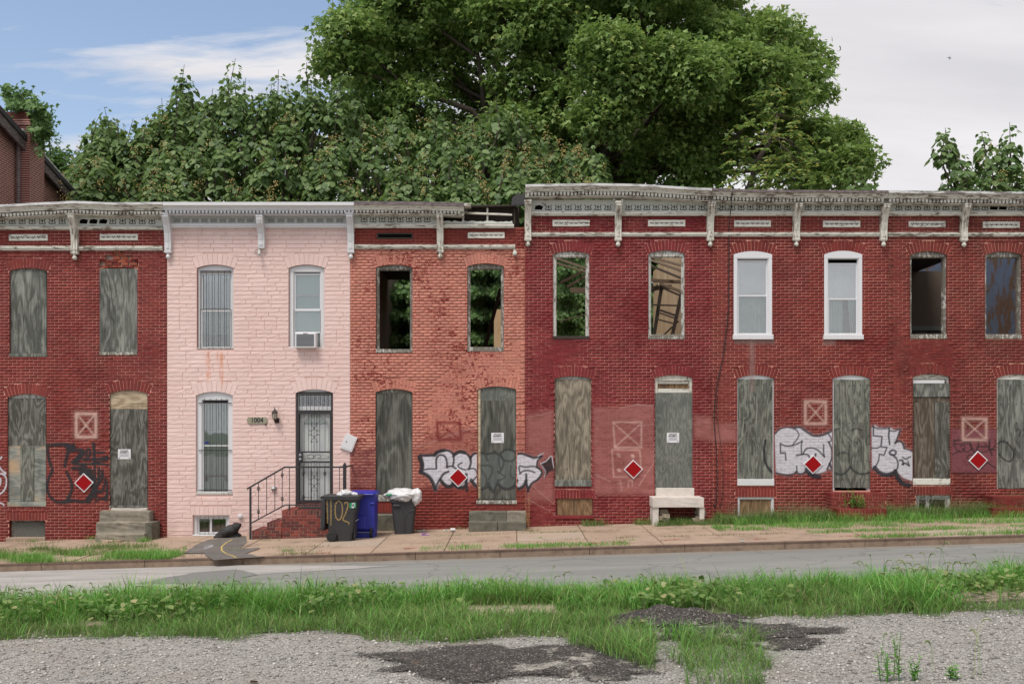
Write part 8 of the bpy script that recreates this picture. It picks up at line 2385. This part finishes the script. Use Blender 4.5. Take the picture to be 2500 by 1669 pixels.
# A: pale cross box, black scrawl, sliver of white loops at the edge
xbox(wA, 186, 234, 1009, 1066, PINKW, 0.85, 6.5)
T = S(7.84, 0, 1060)
def ln(P, w, al=0.92, col=BLACK, soft=1.0): return ('line', P, col, al, w, soft)
ops = [ln(T([(905, 205), (1000, 198), (1250, 190), (1300, 200)]), 8), ln(T([(905, 205), (920, 400), (960, 560), (1000, 680), (930, 840), (900, 980), (925, 1130), (1000, 1230), (1100, 1290), (1250, 1295), (1370, 1270)]), 6.5),
       ln(T([(1290, 220), (1300, 330), (1265, 480), (1240, 600)]), 7), ln(T([(1290, 230), (1400, 230), (1380, 290)]), 12), ln(T([(1320, 305), (1570, 300), (1560, 390), (1430, 500), (1400, 540), (1620, 590)]), 8), ln(T([(1560, 380), (1480, 480)]), 14), ln(T([(1390, 645), (1560, 640), (1640, 610)]), 7),
       ln(T([(1275, 720), (1350, 880), (1375, 1020), (1340, 1150), (1290, 1230), (1330, 1260)]), 7), ln(T([(1180, 1290), (1330, 1250), (1450, 1270), (1600, 1290)]), 7),
       ln(T([(1560, 720), (1650, 700), (1700, 740), (1780, 900), (1800, 1050), (1740, 1180), (1680, 1260)]), 15), ln(T([(1600, 730), (1720, 700)]), 14),
       ln(T([(1650, 400), (1660, 300), (1710, 285), (1720, 380), (1650, 470), (1620, 460)]), 6), ln(T([(1790, 170), (1800, 400), (1810, 570)]), 7), ln(T([(1800, 345), (2000, 345)], False), 5), ln(T([(1600, 480), (1850, 470), (2060, 430)]), 6), ln(T([(1600, 560), (1900, 560), (2070, 580)]), 5), ln(T([(1750, 560), (1900, 520), (2060, 470)]), 5),
       ln(T([(1810, 620), (1815, 880)], False), 5), ln(T([(1890, 640), (1880, 900), (1800, 960)]), 6), ln(T([(1955, 700), (1950, 850), (1850, 1000), (1830, 1200)]), 7), ln(T([(2020, 830), (1990, 980), (1950, 1090), (1840, 1100)]), 5), ln(T([(2050, 900), (2040, 1200), (1900, 1230), (1820, 1280)]), 5), ln(T([(1860, 1080), (2060, 1080), (1990, 1240), (2070, 1250)]), 4.5), ln(T([(1800, 900), (1960, 760)], False), 4)]
film('graffiti', wA, (108, 268, 1078, 1232), ops, YW, MAT['spray'], clip_out=[(265, 363, 950, 1245)])
ops = [ln(T([(-60, 480), (0, 470), (30, 430)]), 4, 0.9, WHITE), ln(T([(-20, 600), (30, 680), (110, 745), (20, 750), (-40, 752)]), 4, 0.9, WHITE), ln(T([(40, 755), (100, 800), (125, 880), (110, 1000), (60, 1090), (-20, 1150)]), 4, 0.9, WHITE), ln(T([(-50, 860), (10, 850), (0, 960), (-50, 980)]), 4, 0.9, WHITE), ln(T([(-60, 1300), (40, 1320), (70, 1350)]), 4, 0.9, WHITE), ln(T([(-300, 600), (-200, 500), (-60, 480)]), 5, 0.9, WHITE), ln(T([(-280, 1200), (-180, 1290), (-60, 1300)]), 5, 0.9, WHITE)]
film('graffiti', wA, (-45, 17, 1105, 1240), ops, YW, MAT['spray'])

# C and D: bubble letters running over wall, door board and next house
T = S(6.182, 1000, 1060)
sil = T([(195, 325), (395, 330)], False)+T([(430, 285), (520, 252), (605, 262), (655, 320)])+T([(670, 330), (720, 282), (790, 272), (860, 300), (915, 380)])+T([(930, 360), (965, 305), (1030, 288), (1110, 292), (1180, 310)])+T([(1180, 310), (1280, 285), (1360, 320), (1400, 390)])+T([(1395, 320), (1410, 262), (1490, 235), (1570, 262), (1600, 330)])+T([(1612, 302), (1700, 296), (1780, 325), (1870, 352), (1985, 328)])+T([(1925, 400), (1918, 490), (1975, 540), (1990, 590), (1930, 670), (1850, 730), (1788, 795)])+T([(1765, 705), (1720, 765), (1660, 800), (1618, 770), (1615, 700)])+T([(1580, 760), (1460, 815), (1370, 775), (1330, 720)])+T([(1300, 790), (1262, 850), (1200, 765)], False)+T([(1170, 790), (1090, 815), (1010, 770), (950, 700)])+T([(900, 700), (850, 745), (780, 775), (735, 790), (660, 735), (580, 758), (515, 715), (490, 690)])+T([(440, 750), (395, 825), (340, 690), (250, 600), (198, 572)])+T([(215, 450), (198, 330)], False)
blk = [(T([(150, 345), (190, 450), (175, 570)]), 8.5), (T([(165, 560), (280, 625), (345, 710), (388, 830)]), 7), (T([(388, 830), (425, 730), (480, 640), (520, 590), (585, 560)]), 4.5), (T([(160, 315), (260, 318), (385, 312)]), 5), (T([(385, 312), (440, 270), (520, 245), (600, 250), (655, 300), (668, 380), (655, 470)]), 4), (T([(370, 310), (430, 262), (520, 240)]), 7), (T([(655, 330), (720, 275), (800, 265), (880, 310), (925, 400), (900, 520)]), 4.5), (T([(680, 300), (750, 262), (830, 275)]), 7), (T([(915, 370), (960, 300), (1050, 280), (1130, 300), (1180, 390)]), 5), (T([(1165, 300), (1270, 282), (1350, 310), (1410, 370), (1420, 450), (1360, 560), (1330, 565)]), 4.5),
       (T([(1370, 330), (1400, 260), (1490, 230), (1580, 260), (1600, 330), (1560, 395), (1480, 400), (1410, 370), (1375, 310)]), 4), (T([(1605, 300), (1690, 290), (1780, 320), (1880, 350), (1995, 325)]), 4.5), (T([(1995, 325), (1930, 400), (1918, 490)]), 3), (T([(1918, 490), (1985, 545), (1990, 600), (1930, 680), (1840, 740), (1785, 850)]), 4), (T([(1665, 590), (1655, 480), (1740, 492), (1850, 482), (1920, 490)]), 3), (T([(1665, 590), (1720, 550), (1800, 542), (1890, 575)]), 3), (T([(1760, 600), (1765, 720), (1790, 850)]), 4.5), (T([(1760, 690), (1720, 770), (1650, 815), (1600, 790), (1612, 690)]), 6),
       (T([(220, 530), (300, 518), (390, 520)]), 3), (T([(405, 510), (400, 400), (425, 330), (480, 308), (540, 340), (565, 430), (562, 495)]), 4), (T([(562, 495), (620, 475), (680, 500), (720, 540)]), 3.5), (T([(790, 425), (735, 460), (750, 500), (840, 535)]), 3), (T([(870, 525), (960, 512), (1010, 550), (1018, 620), (950, 700)]), 3), (T([(470, 690), (530, 760), (600, 785), (680, 745)]), 7), (T([(650, 730), (730, 800), (820, 795), (850, 740), (855, 600)]), 6), (T([(862, 730), (862, 850)], False), 4.5), (T([(930, 690), (990, 760), (1080, 815), (1150, 790), (1190, 740)]), 7), (T([(1180, 740), (1225, 800), (1265, 865), (1300, 780), (1340, 690)]), 5.5), (T([(1330, 740), (1400, 800), (1480, 820), (1560, 790), (1620, 700)]), 6.5),
       (T([(1080, 470), (1180, 465), (1240, 500), (1240, 590), (1190, 680)]), 3.5), (T([(1080, 530), (1130, 600), (1160, 680), (1150, 760)]), 3), (T([(1330, 560), (1390, 600), (1440, 640), (1360, 690)]), 3), (T([(1530, 470), (1525, 580), (1545, 650), (1620, 660)]), 3), (T([(1345, 350), (1350, 450), (1370, 510)]), 3)]
for root, lo, hi in ((hC, 1000, 1282), (hD, 1282, 1345)):
    wl = [c for c in root.children if c.name.startswith('front_wall')][0]
    ops = [('fill', sil, WHITE, 0.22, 9), ('fill', sil, WHITE, 0.93, 1.1)]+[ln(p, w*1.25) for p, w in blk]
    if lo == 1282:
        ops += [('fill', T([(1975, 440), (2060, 400), (2130, 340), (2150, 330), (2165, 440), (2190, 530), (2110, 560), (2040, 640), (2045, 540)], False), BLACK, 0.75, 1.2), ln(T([(1975, 440), (2060, 400), (2140, 325), (2165, 440), (2190, 535)]), 2.4, 0.8, WHITE), ln(T([(2030, 650), (2050, 560), (1975, 440)]), 2, 0.6, WHITE), ln(T([(1930, 330), (2020, 280)], False), 2.2, 0.8, WHITE)]
    film('graffiti', wl, (1015, 1360, 1090, 1215), ops, YW, MAT['spray'], clip_in=(lo, hi if lo == 1000 else hi+12, 0, 9999), clip_out=[(1164, 1262, 940, 1235), (1352, 1446, 900, 1190)])
dC = [c for c in hC.children if c.name.startswith('door')][0]
film('graffiti', dC, (1160, 1265, 1090, 1215), [('fill', sil, srgb(128, 138, 134), 0.35, 1.2)]+[ln(p, w*1.2, 0.62, srgb(58, 60, 62), 1.3) for p, w in blk], FY+0.0155, MAT['sprayflat'], clip_in=(1174, 1259, 0, 1216))
wC = [c for c in hC.children if c.name.startswith('front_wall')][0]
# buffed band and faint red cross on the salmon wall
BUFF = srgb(150, 88, 84)
def rect(x0, x1, y0, y1): return [(x0, y0), (x1, y0), (x1, y1), (x0, y1)]
film('buffed_paint', wC, (855, 918, 1080, 1200), [('fill', rect(857, 917, 1096, 1190), srgb(142, 82, 82), 0.50, 3)], YW+0.003, MAT['buff'])
film('buffed_paint', wC, (1006, 1283, 1030, 1200), [('fill', [(1010, 1090), (1050, 1060), (1162, 1042), (1270, 1040), (1281, 1060), (1281, 1195), (1010, 1195)], srgb(160, 92, 84), 0.42, 6), ('line', [(1008, 1095), (1166, 1040)], srgb(214, 176, 168), 0.5, 1.8, 1), ('line', [(1166, 1042), (1281, 1020)], srgb(214, 176, 168), 0.4, 1.8, 1)], YW+0.003, MAT['buff'], clip_out=[(1164, 1262, 940, 1235)])
xbox(wC, 1070, 1122, 1030, 1072, srgb(132, 40, 44), 0.65, 4.5, skew=-3)
# D: large pink buffed panel with chalky drawings
wD = [c for c in hD.children if c.name.startswith('front_wall')][0]
bf = srgb(170, 108, 103); ch = srgb(214, 174, 164)
dr = [('fill', [(1284, 1006), (1352, 1002), (1352, 1222), (1284, 1222)], bf, 0.75, 9), ('fill', [(1447, 994), (1510, 994), (1560, 986), (1598, 988), (1600, 1208), (1450, 1208)], bf, 0.85, 6), ('fill', [(1694, 1014), (1736, 1018), (1742, 1036), (1800, 1034), (1800, 1076), (1735, 1078), (1694, 1068)], bf, 0.85, 6)]
dr += [('line', [(1284, 1020), (1352, 1005)], ch, 0.4, 2, 1), ('line', [(1510, 996), (1555, 987), (1598, 991)], ch, 0.5, 2, 1.2), ('line', [(1450, 1156), (1490, 1175)], ch, 0.5, 2.5, 1.2), ('line', [(1300, 1185), (1352, 1230)], ch, 0.35, 2, 1), ('line', [(1284, 1215), (1356, 1255)], ch, 0.35, 2, 1), ('line', [(1597, 1078), (1597, 1130), (1575, 1160), (1560, 1185)], ch, 0.4, 3, 1.3), ('line', [(1560, 1040), (1600, 1034)], ch, 0.4, 2, 1)]
dr += [('line', [(1497, 1030), (1566, 1030), (1566, 1092), (1501, 1092), (1497, 1030)], ch, 0.72, 4.5, 1.6), ('line', [(1500, 1034), (1564, 1090)], ch, 0.65, 4, 1.5), ('line', [(1564, 1034), (1502, 1090)], ch, 0.65, 4, 1.5), ('line', [(1494, 1097), (1562, 1099), (1565, 1140)], ch, 0.6, 3.5, 1.4), ('line', [(1494, 1097), (1498, 1163), (1530, 1164)], ch, 0.6, 3.5, 1.4), ('line', [(1514, 1172), (1518, 1198)], ch, 0.4, 3, 1.4), ('line', [(1508, 1180), (1524, 1178)], ch, 0.4, 3, 1.4), ('line', [(1534, 1188), (1534, 1172), (1544, 1172), (1544, 1186)], ch, 0.45, 3, 1.4)]
for a, b in ((1510, 1110), (1545, 1112), (1511, 1146), (1548, 1148)): dr.append(('line', [(a-1, b), (a+1, b+2)], ch, 0.8, 8, 1.6))
film('buffed_paint', wD, (1284, 1737, 984, 1262), dr, YW+0.003, MAT['buff'], clip_out=[(1352, 1446, 900, 1190), (1597, 1693, 900, 1215), (1355, 1450, 1190, 1270)])
wE = [c for c in hE.children if c.name.startswith('front_wall')][0]
wF = [c for c in hF.children if c.name.startswith('front_wall')][0]
film('buffed_paint', wE, (1738, 1802, 1020, 1090), [('fill', [(1735, 1034), (1800, 1033), (1800, 1077), (1735, 1079)], bf, 0.85, 6)], YW, MAT['buff'])
# E: lime runs below the sills
film('lime_run', wE, (1780, 1900, 828, 960), [('fill', rect(1830, 1842, 830, 955), srgb(176, 150, 144), 0.35, 5), ('fill', rect(1795, 1890, 829, 838), srgb(190, 168, 160), 0.35, 4)], YW, MAT['spray'])
film('lime_run', wE, (2005, 2110, 828, 900), [('fill', rect(2010, 2040, 829, 842), srgb(190, 168, 160), 0.3, 4)], YW, MAT['spray'])
# E/F: white fill with line drawing
T = S(6.182, 1880, 1020)
xbox(wE, 1966, 2016, 979, 1034, PINKW, 0.75, 6)
silL = T([(70, 250), (150, 170), (260, 145), (365, 165), (380, 140), (450, 140), (540, 190), (640, 255), (730, 268), (820, 245), (900, 205), (965, 180)])+T([(970, 250), (968, 500), (975, 820)], False)+T([(940, 790), (880, 760), (840, 800), (740, 830), (640, 830), (540, 800), (480, 830), (430, 830), (400, 800), (340, 840), (230, 850), (90, 820)])
bl = [(T([(60, 255), (150, 168), (260, 142), (370, 165), (425, 220), (430, 280), (340, 410)]), 2.6), (T([(375, 150), (450, 140), (540, 200), (640, 262), (740, 268), (840, 240), (965, 178)]), 4.2), (T([(155, 385), (240, 420), (340, 412), (430, 380), (485, 345)]), 3), (T([(155, 385), (160, 530), (230, 525), (240, 635)], False), 3.2), (T([(485, 345), (470, 420), (475, 545)], False), 3), (T([(395, 565), (520, 545), (580, 560), (595, 610)]), 3.4), (T([(495, 545), (540, 470), (620, 450), (700, 470), (770, 530), (820, 585)]), 3.2), (T([(810, 400), (808, 520), (822, 588)], False), 3), (T([(670, 600), (690, 540)], False), 4), (T([(875, 365), (930, 330), (880, 235)]), 3), (T([(890, 370), (930, 470), (935, 580), (905, 680), (860, 770)]), 4), (T([(90, 822), (220, 852), (340, 845), (400, 800), (400, 725)]), 3), (T([(400, 800), (430, 835), (500, 835), (550, 790)]), 3), (T([(550, 780), (600, 840), (660, 870), (740, 880)]), 9), (T([(900, 690), (940, 770), (985, 830)]), 6)]
film('graffiti', wE, (1885, 2040, 1035, 1175), [('fill', silL, WHITE, 0.25, 9), ('fill', silL, WHITE, 0.90, 1.4)]+[ln(p, w*1.15, 0.9, srgb(40, 44, 52)) for p, w in bl], YW, MAT['spray'], clip_out=[(2031, 2127, 900, 1250), (1797, 1891.5, 900, 1190)])
silR = T([(1535, 140), (1580, 110), (1640, 145), (1720, 150), (1800, 140), (1870, 180), (1960, 165), (1895, 380), (1950, 350), (2010, 380), (2030, 460), (2100, 480), (2180, 530), (2200, 960), (2120, 940), (2010, 900), (1950, 840), (1890, 790), (1830, 820), (1750, 850), (1660, 820), (1570, 750), (1540, 760)], False)
br_ = [(T([(1560, 115), (1560, 265), (1690, 280), (1675, 420)], False), 3.4), (T([(1550, 130), (1640, 160), (1800, 155)]), 3), (T([(1800, 150), (1790, 270), (1805, 395)], False), 4), (T([(1810, 190), (1880, 200), (1960, 170), (1920, 300), (1885, 380)]), 3), (T([(1885, 380), (1940, 350), (2000, 380), (2025, 460)]), 4), (T([(2025, 460), (2120, 490), (2180, 540)]), 2.6), (T([(1530, 450), (1620, 455), (1650, 432), (1765, 440), (1720, 560), (1650, 545), (1640, 640), (1590, 740), (1540, 770)], False), 3), (T([(1800, 520), (1850, 480), (1900, 510), (1880, 555), (1820, 550), (1800, 520)]), 4), (T([(1830, 545), (1900, 600), (1930, 680), (1920, 760), (1880, 810)]), 3.6), (T([(1580, 745), (1650, 820), (1750, 855), (1860, 830), (1890, 800)]), 9), (T([(1890, 800), (1930, 900), (2000, 980), (2100, 1010)]), 9), (T([(2000, 590), (2050, 615), (2120, 580)]), 3), (T([(1960, 635), (2000, 640), (2010, 700)]), 4), (T([(1995, 700), (2040, 680), (2100, 720)]), 4), (T([(2080, 650), (2100, 720)]), 3)]
for wl, lo, hi in ((wE, 2120, 2168), (wF, 2168, 2240)):
    film('graffiti', wl, (2120, 2235, 1030, 1190), [('fill', silR, WHITE, 0.25, 9), ('fill', silR, WHITE, 0.90, 1.4)]+[ln(p, w*1.15, 0.9, srgb(40, 44, 52)) for p, w in br_], YW, MAT['spray'], clip_in=(lo, hi, 0, 9999), clip_out=[(2031, 2125.5, 900, 1250), (2228, 2322, 900, 1190)])
dE = [c for c in hE.children if c.name.startswith('door')][0]
film('graffiti', dE, (2030, 2130, 1040, 1165), [ln(T(P), w, 0.6, srgb(52, 58, 62), 1.1) for P, w in (([(965, 180), (1060, 150)], 3), ([(1230, 185), (1300, 155), (1380, 180)], 3), ([(1000, 560), (1080, 520), (1190, 540)], 2.4), ([(985, 830), (1080, 850), (1160, 800), (1210, 730)], 4.5), ([(1210, 730), (1260, 790), (1350, 840), (1450, 835), (1530, 800)], 4.5), ([(1460, 400), (1460, 300), (1500, 270), (1515, 360), (1470, 410)], 2))], FY+0.0165, MAT['sprayflat'], clip_in=(2036, 2124, 0, 1188))
wnE = [c for c in hE.children if c.name.startswith('window')][-1]
film('graffiti', wnE, (1855, 1892, 1065, 1170), [ln(cr([(1869, 1074), (1866, 1100), (1868, 1125), (1878, 1145), (1892, 1157)]), 5, 0.8, srgb(46, 50, 54), 1)], FY+0.0165, MAT['sprayflat'], clip_in=(1800, 1886, 0, 1168))
# F: mauve block, cross box and tag
T = S(7.84, 2220, 1060)
MV = srgb(124, 70, 78)
tagl = [(T([(850, 120), (950, 105), (1060, 110)]), 3), (T([(850, 120), (870, 220), (920, 310), (1000, 330), (1060, 270), (1040, 190), (980, 230)]), 2.4), (T([(830, 205), (900, 185), (1020, 180)]), 2.2), (T([(1030, 150), (1150, 145), (1190, 120)]), 3), (T([(1020, 260), (1060, 320), (1130, 330), (1190, 260), (1150, 180), (1060, 180)]), 2.6), (T([(1160, 150), (1200, 270), (1250, 350)]), 4), (T([(1250, 350), (1310, 250), (1330, 130)]), 2.6), (T([(1290, 240), (1400, 232), (1520, 235)]), 3), (T([(1290, 280), (1360, 330), (1430, 335), (1510, 290), (1540, 100)]), 2.6), (T([(1420, 130), (1480, 220)]), 2.4), (T([(1530, 100), (1540, 280), (1580, 390)]), 3.4), (T([(1640, 100), (1665, 180), (1600, 270), (1540, 290)]), 3), (T([(1560, 295), (1650, 300), (1720, 380), (1800, 460), (1900, 510)]), 3), (T([(820, 385), (900, 350), (960, 300)]), 2.2), (T([(1240, 390), (1140, 390), (1115, 440), (1140, 490)]), 2.6), (T([(1480, 530), (1580, 590), (1700, 690)]), 3)]
film('graffiti', wF, (2318, 2440, 1040, 1160), [('fill', rect(2322, 2437, 1047, 1153), MV, 0.93, 1.6)]+[ln(p, w*1.15, 0.9, srgb(48, 34, 38)) for p, w in tagl], YW, MAT['spray'], clip_out=[(2228, 2322, 900, 1190), (2432, 2532, 900, 1200)])
xbox(wF, 2351, 2408, 1021, 1073, PINKW, 0.75, 5.5)
dF = [c for c in hF.children if c.name.startswith('door')][0]
film('graffiti', dF, (2432, 2532, 1040, 1140), [ln(p, w*1.1, 0.7, srgb(50, 46, 46), 1) for p, w in ((T([(1700, 180), (1760, 130), (1860, 150), (1960, 260), (2000, 370), (1970, 480), (1900, 515), (1800, 460), (1720, 380)]), 3), (T([(2040, -60), (2080, -110), (2130, -60), (2100, 30)]), 2), (T([(2180, -80), (2240, -110), (2260, -60), (2190, 20), (2270, 20)]), 2))], FY+0.0215, MAT['sprayflat'], clip_in=(2436, 2529, 0, 1190))
